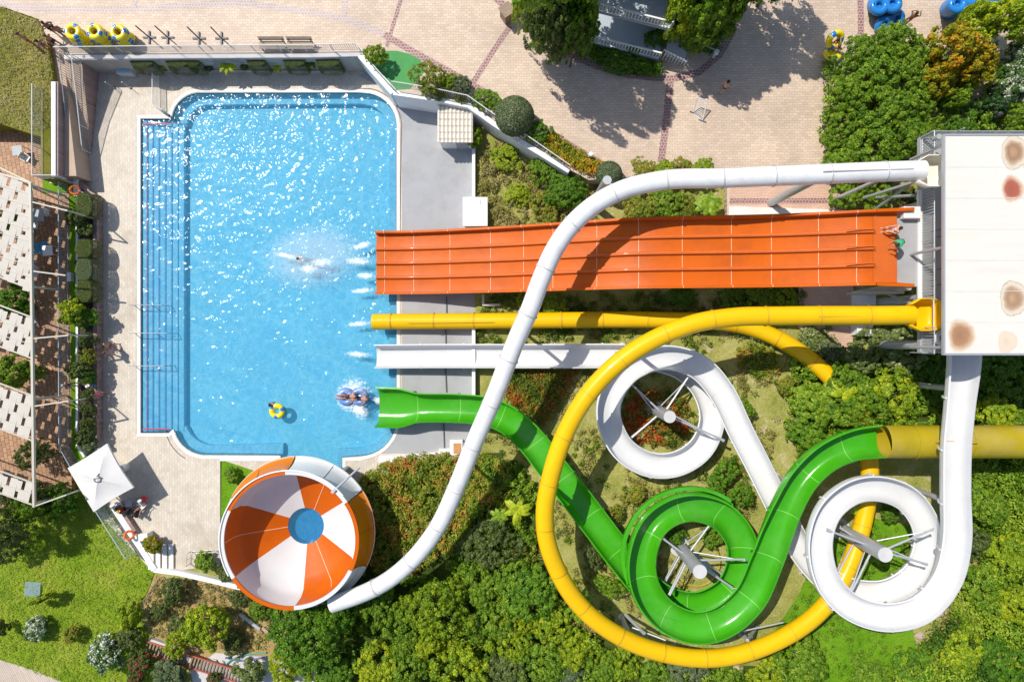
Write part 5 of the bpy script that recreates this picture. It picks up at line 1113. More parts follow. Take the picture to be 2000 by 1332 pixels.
# ================================================================ parasol and seats
def parasol():
    h = 2.75; cnr = [W(209, 866, 2.35), W(261, 952, 2.35), W(183, 1000, 2.35), W(132, 914, 2.35)]; hub = W(190, 936, h + .15); rt = empty('parasol', (hub.x, hub.y, 0), 0, 'square white parasol at the lower left pool corner', 'parasol'); o = Vector((hub.x, hub.y, 0))
    vs, fs = [tuple(hub - o)], []; n = 8; P = []
    for k in range(4):
        a, b = cnr[k] - o, cnr[(k + 1) % 4] - o
        for i in range(n): t = i / n; e = a.lerp(b, t); m_ = 4 * t * (1 - t); e = e * (1 - .035 * m_); e.z = 2.35 + .10 * m_; P.append(e)
    R_ = 7; tot = len(P)
    for j in range(1, R_ + 1):
        for i, e in enumerate(P):
            q = j / R_; t = (i % n) / n; sag = .10 * math.sin(math.pi * q) * (4 * t * (1 - t)); v = (hub - o).lerp(e, q); v.z -= sag; vs.append(tuple(v))
    fs = [(0, 1 + (i + 1) % tot, 1 + i) for i in range(tot)]
    for j in range(R_ - 1):
        for i in range(tot): a = 1 + j * tot + i; b = 1 + j * tot + (i + 1) % tot; fs.append((a, b, b + tot, a + tot))
    base = 1 + (R_ - 1) * tot; lo = len(vs); vs += [(p.x, p.y, p.z - .16) for p in P]
    for i in range(tot): fs.append((base + i, base + (i + 1) % tot, lo + (i + 1) % tot, lo + i))
    cn = MB().add(vs, fs).build('canopy', CANVAS, rt, 24); cn.modifiers.new('Solidify', 'SOLIDIFY').thickness = .012
    for k in range(4): e = cnr[k] - o; MB().bar((0, 0, h + .06), (e.x * .98, e.y * .98, 2.32), .03, .03).build('rib', STEELG, rt)
    MB().cyl((0, 0, 0), (0, 0, h), .04, .04, 12).build('pole', STEELG, rt, 40); MB().box((0, 0, .05), (.7, .7, .1)).build('base', CONC, rt, bevel=.02)
    em = MB()                             # small dark emblem by the hub: swirl, tail and underline
    for i in range(14):
        a = R(190 + i * 20); b = R(190 + (i + 1) * 20); em.bar((math.cos(a) * .24 - .02, math.sin(a) * .20, h + .12), (math.cos(b) * .24 - .02, math.sin(b) * .2, h + .12), .06, .02)
    em.bar((-.28, .02, h + .125), (.26, .1, h + .125), .07, .02); em.bar((0, .2, h + .13), (.05, .38, h + .11), .05, .02); em.build('emblem', STEELD, rt)
parasol()
rt = empty('side_bin', W(247, 912, 0), .2, 'pale rounded box under the right edge of the parasol', 'box'); MB().cyl((0, 0, 0), (0, 0, .8), .28, .25, 16).build('body', WHPL, rt, 40); MB().sphere((0, 0, .8), (.26, .26, .1), 16).build('lid', GREYP, rt, 180)
chair(240, 985, 2.2, 'white chair under the parasol by the white wall', WHPL, 0); chair(262, 997, -2.0, 'black chair under the lower corner of the parasol', BLACK, 0); chair(284, 984, -.8, 'pale chair right of the parasol table', WHPL, 0); table(262, 978, 'small low table in the parasol shade', GREYP, .5, 0)
rt = empty('pool_bag', W(232, 992, .45), .6, 'black bag on the low wall near the parasol', 'bag'); MB().box((0, 0, .15), (.5, .3, .28), top=.8).build('body', BLACK, rt, bevel=.05); MB().torus((0, 0, .3), .1, .015, (1, 0, 0), 14, 6).build('handle', BLACK, rt, 180)
rt = empty('speaker_box', W(287, 1045, .3), .1, 'white plastic box near the garden steps', 'box'); rt.location.z = 0; MB().box((0, 0, .4), (.65, .48, .8)).build('body', WHPL, rt, bevel=.04); MB().box((0, 0, .82), (.67, .5, .05)).build('lid', WHPL, rt, bevel=.015)
rt = empty('drain_hatch', W(65, 1150, 0), -.05, 'square grey green hatch in the lower lawn', 'hatch'); MB().box((0, 0, .05), (1.15, 1.05, .1)).build('cover', M('hatch_green', (.20, .29, .28), .6, .06, 3), rt, bevel=.015); mb = MB(); [mb.box((0, -.45 + .1 * k, .105), (1.1, .015, .01)) for k in range(10)]; mb.build('ridge', M('hatch_green_dark', (.14, .21, .21), .6), rt)
# slatted stairs with red rails, pipes at the lower left
rt = empty('wooden_stairs', W(285, 1258, 0), 0, 'slatted wooden stairs with red side rails at the bottom', 'stairs'); o = rt.location; a = W(283, 1262, .3) - o; b = W(470, 1322, .3) - o; d = b - a; nrm = Vector((-d.y, d.x, 0)).normalized()
MB().bar(a + nrm * .42, b + nrm * .42, .1, .16).build('side_rail', REDP, rt); MB().bar(a - nrm * .42, b - nrm * .42, .1, .16).build('side_rail', REDP, rt)
for i in range(30): p = a + d * (i + .5) / 30; MB().bar(p + nrm * .36, p - nrm * .36, .11, .05).build('tread', WOODB, rt)
wall([(290, 1250), (360, 1275), (372, 1292)], .3, -.1, .3, 'garden_wall', CONC, 'grey kerb above the slatted stairs')
for k, (pts, c, lab) in enumerate([([(430, 1312), (450, 1290), (480, 1278), (520, 1274)], (.05, .30, .22), 'green garden hose on the concrete pad'), ([(440, 1284), (475, 1290), (520, 1282)], (.08, .10, .30), 'blue hose coiled on the concrete pad'), ([(400, 1140), (430, 1155), (455, 1172), (470, 1195)], (.10, .08, .06), 'dark irrigation hose on the dry bank')]):
    A_ = catmull([list(W(x, y, .05)) for x, y in pts], 8); tag(MB().path([Vector(v) for v in A_], .06, 8).build('garden_hose', M('hose_%d' % k, c, .4), None, 60), lab, 'hose')
rt = empty('drain_pipe', W(486, 1220, 0), 0, 'grey pipe lying on the bank below the bowl slide', 'pipe'); MB().bar(W(468, 1198, .2) - rt.location, W(508, 1228, .2) - rt.location, .22, .16).build('pipe', GALV, rt)
rt = empty('wood_plank', W(530, 1240, 0), 0, 'weathered plank on the dry bank', 'plank'); MB().bar(W(512, 1225, .15) - rt.location, W(548, 1262, .15) - rt.location, .22, .05).build('plank', M('pale_wood', (.45, .34, .24), .8, .15, 5), rt)
for k, (px, py, s_, lab) in enumerate([(418, 1290, .5, 'rough stone beside the green hose'), (434, 1293, .42, 'pale stone right of the rough stone'), (1438, 1306, .9, 'pale rock below the yellow tube'), (1130, 1320, 1.1, 'weathered rock among the lower bushes'), (1795, 1240, .7, 'tan rock near the lower white loop'), (1830, 1195, .8, 'tan boulder right of the lower white loop')]):
    g_ = G(px, py); rr = random.Random(k); mb = MB().sphere((0, 0, .12), (s_ * .55, s_ * .42, s_ * .3), 12); mb.v = [(x * (1 + rr.uniform(-.15, .15)), y * (1 + rr.uniform(-.15, .15)), zz * (1 + rr.uniform(-.15, .15))) for x, y, zz in mb.v]; o_ = mb.build('rock', CONC if k != 2 and k != 4 and k != 5 else M('tan_rock', (.42, .34, .24), .9, .2, 3), None, 50); o_.location = g_; tag(o_, lab, 'rock')
# ================================================================ blue double tubes, top right
def double_tube(px, py, rz, z, lab, group='blue double tubes on the plaza', name='double_tube', tilt=0, mats=None):
    rt = empty(name, W(px, py, z), rz, lab, 'double tube', group); rt.rotation_euler = (tilt, 0, rz); m = mats or [TUBEB, TUBEB]
    MB().torus((-.46, 0, .24), .42, .24, None, 28, 12).torus((.46, 0, .24), .42, .24, None, 28, 12).build('tube', m, rt, 180)
    for s_ in (-.46, .46): MB().cyl((s_, 0, .1), (s_, 0, .16), .4, .4, 20).build('floor', TUBEB, rt, 40)
    for s_ in (-.9, .9): MB().torus((s_, .1, .48), .07, .018, (1, 0, 0), 12, 6).build('handle', BLACK, rt, 180)
for k in range(3): double_tube(1722 + 2 * k, 12 + 1 * k, .15, PZ + .45 * k, f"blue double tube, {['bottom', 'middle', 'top'][k]} of the short stack at the top edge")
double_tube(1733, 44, .45, PZ + .15, 'single blue double tube leaning beside the hedge', tilt=.5)
for k in range(6): double_tube(1862 + 3 * k, 16 - 2 * k, .5, PZ + .44 * k, f"blue double tube, {['lowest', 'second lowest', 'third', 'fourth', 'second highest', 'topmost'][k]} of the tall stack at the top right")
for k in range(2): double_tube(1925 + 3 * k, 8, .1, PZ + .44 * k, f"blue double tube, {['lower', 'upper'][k]} of the pair beside the tall stack")
# ================================================================ house with balconies
def house():
    c = W(1222, 72, PZ); rt = empty('house', (c.x, c.y, PZ), R(-14), 'white two storey house with balcony railings among the trees', 'house')
    WB = M('house_plaster', (.66, .68, .70), .7, .04, 1); FB = M('balcony_floor', (.40, .45, .50), .6, .06, 1)
    MB().box((0, 4.6, 3.1), (5.2, 5.0, 6.2)).build('wall', WB, rt); MB().box((0, 4.6, 6.3), (5.8, 5.6, .2)).build('roof', M('house_roof', (.50, .36, .30), .8, .1, 2), rt)
    for nm, z, y, dpt in (('balcony', 3.0, .65, 2.0), ('balcony', .55, .4, 3.4)):
        b = MB().box((0, y, z), (5.0, dpt, .18)).build(nm, FB, rt); mb = MB(); yf = y - dpt / 2 + .05
        mb.bar((-2.5, yf, z + 1.05), (2.5, yf, z + 1.05), .1, .07).bar((-2.5, yf, z + .2), (2.5, yf, z + .2), .06, .05)
        for i in range(24): mb.box((-2.45 + i * .213, yf, z + .62), (.06, .05, .85))
        mb.build('balustrade', WHITEP, b)
        for s_ in (-1.2, 1.2): w = MB().box((s_, 2.09, z + 1.15), (1.3, .06, 2.0)).build('window', WHITEP, rt); MB().box((s_, 2.055, z + 1.15), (1.1, .03, 1.8)).build('pane', GLASS, w)
    MB().box((2.55, 1.2, 1.55), (.22, 2.4, 3.1)).build('side_wall', WB, rt)
    for i in range(5): MB().box((3.0 + .3 * i, -.1, .45 - .1 * i), (.3, 1.4, .12)).build('step', WB, rt)
    mb = MB().bar((2.6, -1.0, 1.6), (4.4, -1.1, .95), .07, .07)
    for i in range(9): mb.box((2.6 + i * .22, -1.03, .85 - .035 * i), (.05, .05, 1.1))
    mb.build('stair_rail', WHITEP, rt); MB().bar((2.6, .9, 1.5), (4.0, .7, 1.2), .06, .06).build('stair_rail', STEELG, rt)
house()
railing('railing', 'thin pale handrail at the right edge of the house garden', [W(1308, 82, PZ), W(1358, 95, PZ), W(1392, 110, PZ)], .9, 1.2, STEELB)
railing('railing', 'thin pale handrail climbing along the curved garden edge', [W(1416, 72, PZ), W(1440, 30, PZ), W(1455, -8, PZ)], .9, 1.5, STEELB)
# ================================================================ planting
P = plant
# planter hedges on the left terrace
for py, hh, kd, lab in ((403, 22, 'olive', 'topmost clipped box hedge in the left terrace planter'), (487, 17, 'olive', 'second clipped box hedge in the left terrace planter'), (528, 20, 'grey', 'paler third clipped box hedge in the left terrace planter'), (570, 20, 'olive', 'fourth clipped box hedge in the left terrace planter')):
    P(172, py, 15, 1.35, kd, lab, z=TZ, clip='box', rz=0, sy=hh / 15, cat='hedge', name='box_hedge')
P(146, 424, 20, 1.7, 'olive', 'leafy dark bush by the terrace railing beside the top hedge', z=TZ, leaf='c'); P(168, 448, 17, 1.1, 'olive', 'twiggy dark bush between the top two hedges', z=TZ, leaf='c'); P(158, 515, 12, .9, 'olive', 'low bush left of the paler hedge', z=TZ, leaf='c')
P(140, 612, 28, 2.4, 'yell', 'bright lime green small tree by the terrace railing', z=TZ, tree=True, leaf='c'); P(167, 622, 24, 1.6, 'deep', 'dark bush right of the lime tree', z=TZ); P(152, 588, 14, 1.3, 'deep', 'small leafy bush above the lime tree', z=TZ, leaf='c'); P(172, 665, 17, 1.4, 'olive', 'dark planter bush below the lime tree', z=TZ); P(172, 697, 18, 1.4, 'flush', 'brownish planter bush by the two walkers', z=TZ); P(152, 722, 22, 1.8, 'olive', 'spreading leafy bush beside the walking visitors', z=TZ, leaf='x'); P(172, 735, 16, 1.3, 'deep', 'dark bush above the pink visitor', z=TZ)
for k, py in enumerate((772, 800, 828)): P(172, py, 14, 1.3, 'olive', f"{['upper', 'middle', 'lower'][k]} dark bush in the planter above the parasol", z=TZ, leaf='m', sy=1.2)
P(165, 852, 20, 1.4, 'olive', 'leafy bush at the bottom end of the terrace planter', z=TZ, leaf='x'); P(178, 868, 16, 1.0, 'grey', 'pale leafy bush touching the parasol', z=TZ, leaf='x')
# trees between the pergola bays
P(12, 440, 30, 2.2, 'mid', 'green shrub in the first pergola gap', z=TZ, leaf='c'); P(18, 585, 34, 2.3, 'deep', 'dark green tree in the gap below the first pergola bay', z=TZ, tree=True, leaf='c'); P(52, 602, 16, 1.8, 'deep', 'small dark shrub under the pergola beam', z=TZ, leaf='c'); P(30, 728, 36, 2.6, 'mid', 'green tree rising through the second pergola gap', z=TZ, tree=True, leaf='c'); P(70, 728, 16, 2.2, 'mid', 'leafy shrub right of the beam in the second gap', z=TZ, leaf='c'); P(62, 888, 30, 2.8, 'olive', 'olive grey tree under the beam in the third gap', z=TZ, tree=True, leaf='f'); P(90, 885, 18, 2.4, 'olive', 'thin olive shrub right of the beam', z=TZ, leaf='f')
P(14, 1010, 62, 5.5, 'olive', 'big grey green olive tree at the left edge', z=-.05, tree=True, leaf='f'); P(60, 985, 38, 4.5, 'mid', 'green tree below the pergola end', z=-.05, tree=True, leaf='f'); P(22, 1062, 34, 2.6, 'olive', 'low olive shrub on the lawn at the left edge', z=-.05, leaf='f'); P(118, 975, 34, 3.2, 'deep', 'dark shrub between pergola and parasol', z=-.05)
# lower left garden
P(338, 1155, 29, 1.7, 'olive', 'round dark bush on the dry bank', z=-.05); P(403, 1222, 47, 3.2, 'yell', 'bright yellow green tree on the dry bank', z=-.05, tree=True); P(345, 1258, 26, 1.7, 'lime', 'low lime shrub beside the bright tree', z=-.05); P(470, 1165, 20, .9, 'olive', 'low olive shrub on the dry bank under the bowl rim', z=-.05); P(505, 1190, 22, 1.0, 'mid', 'small green shrub on the dry bank under the bowl', z=-.05); P(310, 1195, 18, 1.0, 'olive', 'small dull shrub at the top of the slatted stairs', z=-.05); P(455, 1255, 22, 1.3, 'olive', 'dark low shrub between the bright tree and the hoses', z=-.05); P(348, 1222, 24, 1.4, 'olive', 'dull low bush left of the bright tree', z=-.05); P(257, 1200, 27, 1.9, 'yell', 'yellow and green bush at the fence foot', z=-.05, leaf='c'); P(252, 1245, 26, 1.5, 'olive', 'dark olive bush below the yellow bush', z=-.05)
P(73, 1227, 26, 1.4, 'white', 'small bush full of white flowers on the lawn', z=-.05, leaf='c'); P(140, 1240, 18, 1.3, 'flush', 'small reddish bush on the lawn', z=-.05, leaf='c'); P(208, 1272, 38, 2.0, 'white', 'large white flowering bush on the lawn', z=-.05, leaf='c'); P(272, 1290, 28, 1.8, 'pinkf', 'crimson flowering bush by the stairs', z=-.05, leaf='c'); P(262, 1326, 20, 1.2, 'pinkf', 'small crimson flowering bush at the bottom edge', z=-.05, leaf='c'); P(330, 1318, 38, 1.8, 'grey', 'grey green bush with pale flowers at the bottom edge', z=-.05, leaf='c'); P(490, 1310, 32, 1.8, 'cream', 'pale variegated bush on the concrete pad', z=-.05, leaf='c'); P(420, 1326, 16, 1.0, 'pinkf', 'crimson bush right of the slatted stairs', z=-.05, leaf='c'); P(555, 1300, 32, 2.0, 'lime', 'lime bush at the bottom edge right of the concrete pad', z=-.05); P(462, 1050, 14, .9, 'mid', 'small weed clump in the bed left of the bowl', z=-.05, leaf='c'); P(400, 1095, 22, 1.1, 'mid', 'low green plant in the corner by the low barrier', z=-.05, leaf='c'); P(440, 1118, 18, .9, 'olive', 'trailing shrub over the low white wall', z=-.05, leaf='c'); P(452, 930, 16, .9, 'mid', 'small green shrub in the bed at the bowl top left', z=-.05, leaf='c'); P(298, 1062, 20, 1.5, 'amber', 'yellow leaved bush at the garden steps', z=0, leaf='c')
P(88, 1166, 15, 1.7, 'yell', 'thin bright young tree on the lawn by the hatch', z=-.05, tree=True, leaf='x', sx=1.9, sy=.55, rz=.5); P(4, 1225, 12, 1.6, 'olive', 'thin dark plant at the left edge of the lawn', z=-.05, leaf='x', sx=.6, sy=1.6, rz=.5)
# trees below the bowl
P(600, 1245, 72, 3.6, 'deep', 'large dense dark green tree below the bowl slide', z=0, tree=True, leaf='f'); P(570, 1205, 42, 3.0, 'deep', 'dark shrub touching the bottom of the bowl', z=0, leaf='f'); P(655, 1194, 46, 4.3, 'deep', 'dark shrub in front of the white tube end', z=0); P(735, 1180, 44, 3.0, 'mid', 'mid green tree right of the white tube end', z=0, tree=True); P(778, 1215, 40, 2.8, 'mid', 'mid green shrub left of the golden tree', z=0); P(850, 1195, 62, 4.2, 'yell', 'round golden green tree in the lower middle', z=.1, tree=True, leaf='f'); P(845, 1255, 34, 2.6, 'lime', 'lime shrub below the golden tree', z=0); P(740, 1305, 52, 2.8, 'lime', 'yellow green bush at the bottom edge below the dark tree', z=0); P(795, 1300, 44, 2.8, 'mid', 'mid green bush left of the bottom lime tree', z=0); P(908, 1312, 56, 3.2, 'yell', 'bright lime tree at the bottom edge', z=.1, tree=True); P(790, 1255, 30, 2.0, 'mid', 'small green bush between dark tree and golden tree', z=0); P(655, 1315, 36, 1.8, 'deep', 'dark bush at the bottom edge under the dense tree', z=0); P(880, 1268, 30, 1.8, 'lime', 'small lime bush above the bottom lime tree', z=.1)
P(955, 1068, 54, 3.0, 'olive', 'dark olive tree right of the white tube', z=.1, tree=True, leaf='f'); P(1005, 1130, 46, 2.6, 'mid', 'green shrub below the olive tree', z=.2); P(940, 1145, 40, 2.4, 'mid', 'mid green bush right of the golden tree top', z=.2); P(975, 1205, 46, 2.6, 'mid', 'green bush right of the golden tree', z=.2); P(1000, 1250, 40, 2.4, 'yell', 'yellow green bush in the lower middle thicket', z=.2); P(930, 1230, 26, 1.8, 'mid', 'small bush between golden tree and thicket', z=.2); P(1035, 1158, 58, 3.0, 'deep', 'rounded deep green tree left of the yellow loop', z=.3, tree=True); P(1010, 1215, 34, 2.2, 'lime', 'lime bush left of the yellow loop', z=.3, leaf='m'); P(1085, 1222, 40, 2.4, 'yell', 'yellow green bush outside the lower left of the yellow loop', z=.3); P(1130, 1268, 42, 2.2, 'lime', 'lime bush outside the bottom of the yellow loop', z=.5); P(1175, 1300, 36, 2.0, 'mid', 'green bush below the yellow loop', z=.6); P(1215, 1292, 40, 2.0, 'yell', 'yellow flecked bush below the yellow loop', z=.6); P(1060, 1290, 46, 2.2, 'mid', 'green bush at the lower middle edge', z=.4); P(1110, 1318, 34, 1.6, 'grey', 'grey green bush by the pale rock', z=.5); P(985, 1318, 48, 2.2, 'olive', 'dull green bush at the bottom edge', z=.3); P(1340, 1312, 40, 1.8, 'grey', 'grey green bush under the bottom of the yellow loop', z=1.2); P(1280, 1318, 32, 1.6, 'mid', 'small green bush under the yellow loop', z=1.0); P(1420, 1325, 34, 1.6, 'mid', 'green bush right of the grey bush at the bottom', z=1.4); P(1560, 1285, 55, 2.6, 'mid', 'leafy bush right of the bottom of the yellow loop', z=1.5); P(1500, 1312, 38, 1.8, 'lime', 'lime bush at the bottom right of the yellow loop', z=1.4)
frond_plant(1128, 1185, 42, 2.6, 'deep', 'dark palm whose fronds overlap the yellow loop', nf=9, wide=.12, seed=2); frond_plant(1010, 1000, 34, 2.0, 'lime', 'banana plant with long pale leaves near the yellow loop', nf=9, wide=.17, seed=5, cat='banana plant', name='banana_plant'); frond_plant(975, 1010, 26, 1.8, 'mid', 'smaller banana plant left of the pale one', nf=8, wide=.17, seed=6, cat='banana plant', name='banana_plant')
bed([(985, -20), (1010, 20), (1055, 58), (1110, 100), (1165, 125), (1235, 142), (1290, 146), (1290, 125), (1240, 100), (1165, 85), (1160, -20)], 12000, .18, .7, 'deep', 'garden_groundcover', 'dark ground cover of the house garden left of the balcony', 'ground cover', zbase=PZ, seed=31, zpx=PZ + .4)
bed([(1298, 78), (1395, 104), (1425, 62), (1445, -20), (1290, -20)], 9000, .18, .7, 'deep', 'garden_groundcover', 'dark ground cover of the house garden right of the stairs', 'ground cover', zbase=PZ, seed=32, zpx=PZ + .4)
# inside the loops
P(1200, 1000, 18, 1.2, 'flush', 'reddish shrub above the green spiral'); P(1240, 965, 22, 1.0, 'flush', 'low reddish shrub between white and green spirals', leaf='m'); P(1190, 1145, 20, 1.8, 'mid', 'narrow green shrub between yellow and green loops', leaf='m', sy=2.0); P(1160, 1090, 18, 1.5, 'olive', 'dark shrub under the green exit chute', leaf='m', sy=1.6)
P(1395, 1045, 26, 1.3, 'mid', 'shrub in the upper part of the green spiral'); P(1320, 1050, 22, 1.2, 'deep', 'dark shrub in the left of the green spiral')
P(1450, 800, 24, 1.4, 'mid', 'round bush right of the upper white spiral'); P(1412, 925, 30, 1.8, 'deep', 'dark bush between white flume and green spiral'); P(1445, 965, 26, 1.6, 'deep', 'dark bush left of the white flume'); P(1395, 965, 22, 1.3, 'deep', 'small dark bush above the green spiral')
P(1785, 1075, 24, 1.4, 'mid', 'bush inside the lower white spiral'); P(1740, 1000, 20, 1.5, 'deep', 'dark bush at the top of the lower white spiral', leaf='m'); frond_plant(1690, 998, 30, 2.2, 'yell', 'yellow leaved plant inside the lower white spiral', nf=10, wide=.2, seed=8, cat='plant', name='leafy_plant')
# right middle thicket
P(1650, 780, 62, 2.2, 'mid', 'broad leaved green bush below the yellow tube end', leaf='c'); P(1580, 790, 48, 1.9, 'mid', 'leafy bush left of the broad leaved bush', leaf='c'); P(1575, 840, 36, 1.6, 'deep', 'dark leafy bush above the green flume', leaf='c'); P(1740, 780, 56, 2.6, 'yell', 'lime flecked bush left of the white chute', leaf='m'); P(1692, 806, 40, 3.6, 'mid', 'green bush above the olive tube'); P(1640, 735, 24, 1.8, 'mid', 'leafy clump covering the yellow tube end', leaf='c', z=2.6); P(1540, 755, 24, 1.2, 'flush', 'orange tinged bush at the edge of the leafy thicket'); frond_plant(1655, 765, 36, 2.4, 'lime', 'banana plant with wide leaves by the yellow tube end', nf=6, wide=.22, seed=11, cat='banana plant', name='banana_plant')
P(1765, 685, 46, 2.2, 'cream', 'cream variegated shrub under the tower corner', leaf='m'); P(1690, 690, 40, 1.9, 'cream', 'cream variegated shrub beside the pink path', leaf='m'); P(1720, 655, 28, 1.7, 'cream', 'small variegated shrub by the white block', leaf='m'); P(1620, 690, 26, 1.3, 'grey', 'grey green edging shrub right of the yellow tube end', leaf='m'); P(1755, 590, 26, 2.2, 'cream', 'pale shrub between orange and yellow slides', leaf='m'); P(1800, 740, 40, 1.8, 'deep', 'dark shrub left of the white chute top'); P(1940, 820, 48, 2.4, 'yell', 'sunlit bush right of the white chute', leaf='m'); P(1985, 825, 30, 2.2, 'mid', 'green bush at the right edge above the olive tube'); P(1960, 740, 60, 2.0, 'deep', 'dark shaded bush under the tower'); P(1925, 905, 30, 1.4, 'mid', 'low bush below the olive tube', leaf='m'); P(1850, 640, 36, 2.4, 'deep', 'dark bush below the tower platform')
# under the orange slide
P(1485, 583, 32, 1.5, 'mid', 'green bush below the orange slide left of the pink path', leaf='m'); P(1535, 585, 26, 1.5, 'yell', 'lime bush at the edge of the pink path'); P(1430, 585, 26, 1.1, 'mid', 'low green bush below the middle of the orange slide'); P(1330, 580, 30, 1.0, 'deep', 'dark shaded bush below the orange slide', leaf='m'); P(1085, 598, 26, .9, 'yell', 'lime shrub above the yellow tube near the white tube'); P(1030, 592, 22, .9, 'lime', 'small lime shrub near the concrete kerb')
# bank between pool wall and orange slide
P(925, 270, 21, 1.9, 'yell', 'lime green tree at the end of the white wall', tree=True, leaf='x'); P(1105, 372, 46, 2.2, 'deep', 'deep green shrub on the bank left of the white tube', leaf='f'); P(1058, 330, 30, 1.6, 'mid', 'feathery green shrub on the bank', leaf='m'); P(1060, 405, 30, 1.2, 'flush', 'rust tinged shrub above the orange slide'); P(985, 310, 28, 1.0, 'lime', 'dry yellow shrub on the bank beside the shed', leaf='m'); P(1010, 380, 26, .9, 'lime', 'low yellowish shrub in the middle of the bank', leaf='m'); P(1250, 402, 40, 1.6, 'flush', 'red tinged shrub under the white tube bend', leaf='m'); P(1308, 398, 34, 1.6, 'mid', 'green shrub between white tube and orange slide', leaf='m'); P(1345, 402, 24, 1.4, 'flush', 'red tinged shrub beside the banana plant', leaf='m'); frond_plant(1385, 398, 34, 1.6, 'mid', 'banana plant beside the pink path', nf=10, wide=.2, seed=21, cat='banana plant', name='banana_plant')
for k in range(4): P(1258 + 38 * k, 330 + 4 * (k % 2), 24, .9, ('flush', 'yell')[k % 2], f"{['leftmost', 'second', 'third', 'rightmost'][k]} low shrub along the plaza edge above the white tube", z=PZ, leaf='m')
# along the plaza
def topiary(px, py, rad, h, kind, lab): P(px, py, rad, h, kind, lab, z=PZ, clip='ball', cat='topiary', name='topiary_ball')
topiary(1005, 225, 37, 2.6, 'grey', 'large clipped ball topiary at the bend of the white garden wall'); topiary(1190, 340, 25, 1.6, 'grey', 'smaller clipped ball topiary by the white tube bend')
P(735, 108, 22, 1.8, 'yell', 'round yellow green shrub at the corner of the railing', z=PZ); P(838, 148, 34, 1.9, 'flush', 'red tinged round shrub right of the green turf', z=PZ, leaf='f'); P(876, 160, 20, 1.3, 'yell', 'yellowish shrub between red and grey shrubs', z=PZ); P(902, 168, 22, 1.5, 'grey', 'grey green round shrub by the brick band', z=PZ, leaf='f'); P(948, 196, 26, 1.1, 'mid', 'low green shrub left of the large ball topiary', z=PZ); P(1050, 262, 24, 1.2, 'deep', 'dark shrub in the shadow of the ball topiary', z=PZ); P(855, 182, 24, .7, 'flush', 'rusty low shrub along the garden wall', z=PZ + .1, sy=.5, rz=-.25); P(900, 192, 16, .6, 'flush', 'small rusty shrub over the garden wall', z=PZ + .1, sy=.6, rz=-.25)
# house garden trees
HT = 'tall trees around the house'
P(1095, 38, 68, 8.8, 'olive', 'tall dark tree left of the house', z=PZ, tree=True, leaf='f'); P(1040, 25, 34, 6.0, 'yell', 'tall sunlit conifer hedge left of the dark tree', z=PZ, tree=True, leaf='f'); P(1085, 70, 40, 6.0, 'mid', 'green tree below the tall dark tree', z=PZ, tree=True, leaf='f'); P(1128, 62, 38, 9.0, 'deep', 'tall dark tree left of the balcony', z=PZ, tree=True); P(1140, 62, 26, 3.5, 'deep', 'dark shrub touching the balcony', z=PZ)
P(1345, 30, 50, 7.0, 'yell', 'sunlit green tree right of the house', z=PZ, tree=True, leaf='m'); P(1385, 30, 56, 7.5, 'mid', 'tall green tree by the curved garden edge', z=PZ, tree=True, leaf='m'); P(1355, 78, 26, 3.2, 'mid', 'low leafy tree above the garden handrail', z=PZ); P(1290, 70, 26, 1.6, 'deep', 'dark shrub beside the stairs of the house', z=PZ); P(1420, 10, 34, 7.0, 'deep', 'dark tree at the top edge of the garden', z=PZ, tree=True)
P(1205, 118, 50, .9, 'deep', 'dark hedge in front of the lower balcony', z=PZ, sy=.42, rz=-.24, cat='hedge', name='low_hedge', leaf='f'); P(1258, 134, 30, .8, 'deep', 'end of the dark hedge near the house stairs', z=PZ, sy=.5, rz=-.2, cat='hedge', name='low_hedge', leaf='f'); P(1140, 96, 30, .9, 'mid', 'left end of the hedge along the garden curve', z=PZ, sy=.5, rz=-.5, cat='hedge', name='low_hedge', leaf='f')
P(1440, -50, 88, 9.0, 'mid', 'tall tree beyond the top edge that shades the plaza', z=PZ, tree=True, leaf='m'); P(1540, -72, 66, 9.0, 'deep', 'second tall tree beyond the top edge shading the plaza', z=PZ, tree=True, leaf='m'); P(1395, -60, 90, 9.5, 'deep', 'tall dark tree beyond the top edge behind the garden', z=PZ, tree=True, leaf='m'); P(1235, -125, 95, 9.5, 'deep', 'broad tree beyond the top edge behind the house', z=PZ, tree=True, leaf='m'); P(1092, -72, 92, 14.0, 'mid', 'broad tree beyond the top edge left of the house', z=PZ, tree=True, leaf='m')
# hedge mass beside the tower
hm = [(1672, 110, 40, 2.6, 'top left bush of the big hedge, nearest the yellow tubes'), (1745, 85, 42, 3.0, 'upper bush of the big hedge, below the blue tube'), (1715, 150, 54, 3.2, 'upper middle bush of the big hedge'), (1785, 135, 40, 2.8, 'upper right bush of the big hedge, beside the amber conifer'), (1655, 185, 44, 2.8, 'left bush of the big hedge at the plaza edge'), (1725, 215, 56, 3.3, 'central bush of the big hedge'), (1640, 250, 38, 2.6, 'left bush of the big hedge, third down the plaza edge'), (1695, 285, 54, 3.0, 'lower middle bush of the big hedge'), (1765, 275, 46, 3.0, 'lower right bush of the big hedge'), (1648, 320, 40, 2.4, 'bottom left bush of the big hedge above the white tube'), (1790, 205, 38, 2.8, 'right bush of the big hedge, in front of the dark hollow'), (1812, 255, 28, 2.6, 'bush of the big hedge touching the tower roof'), (1730, 325, 34, 2.2, 'bottom bush of the big hedge behind the white tube')]
for (px, py, r_, h_, lab) in hm: P(px, py, r_, h_, 'mid', lab, z=PZ, leaf='m', group='bushes of the big hedge')
P(1655, 378, 36, 1.8, 'mid', 'green bush between white tube and orange slide near the tower', z=2.0); P(1712, 372, 36, 1.9, 'mid', 'bright bush below the white tube by the tower braces', z=2.0); P(1770, 385, 24, 1.6, 'pinkf', 'flowering shrub by the tower leg', z=2.0, leaf='c')
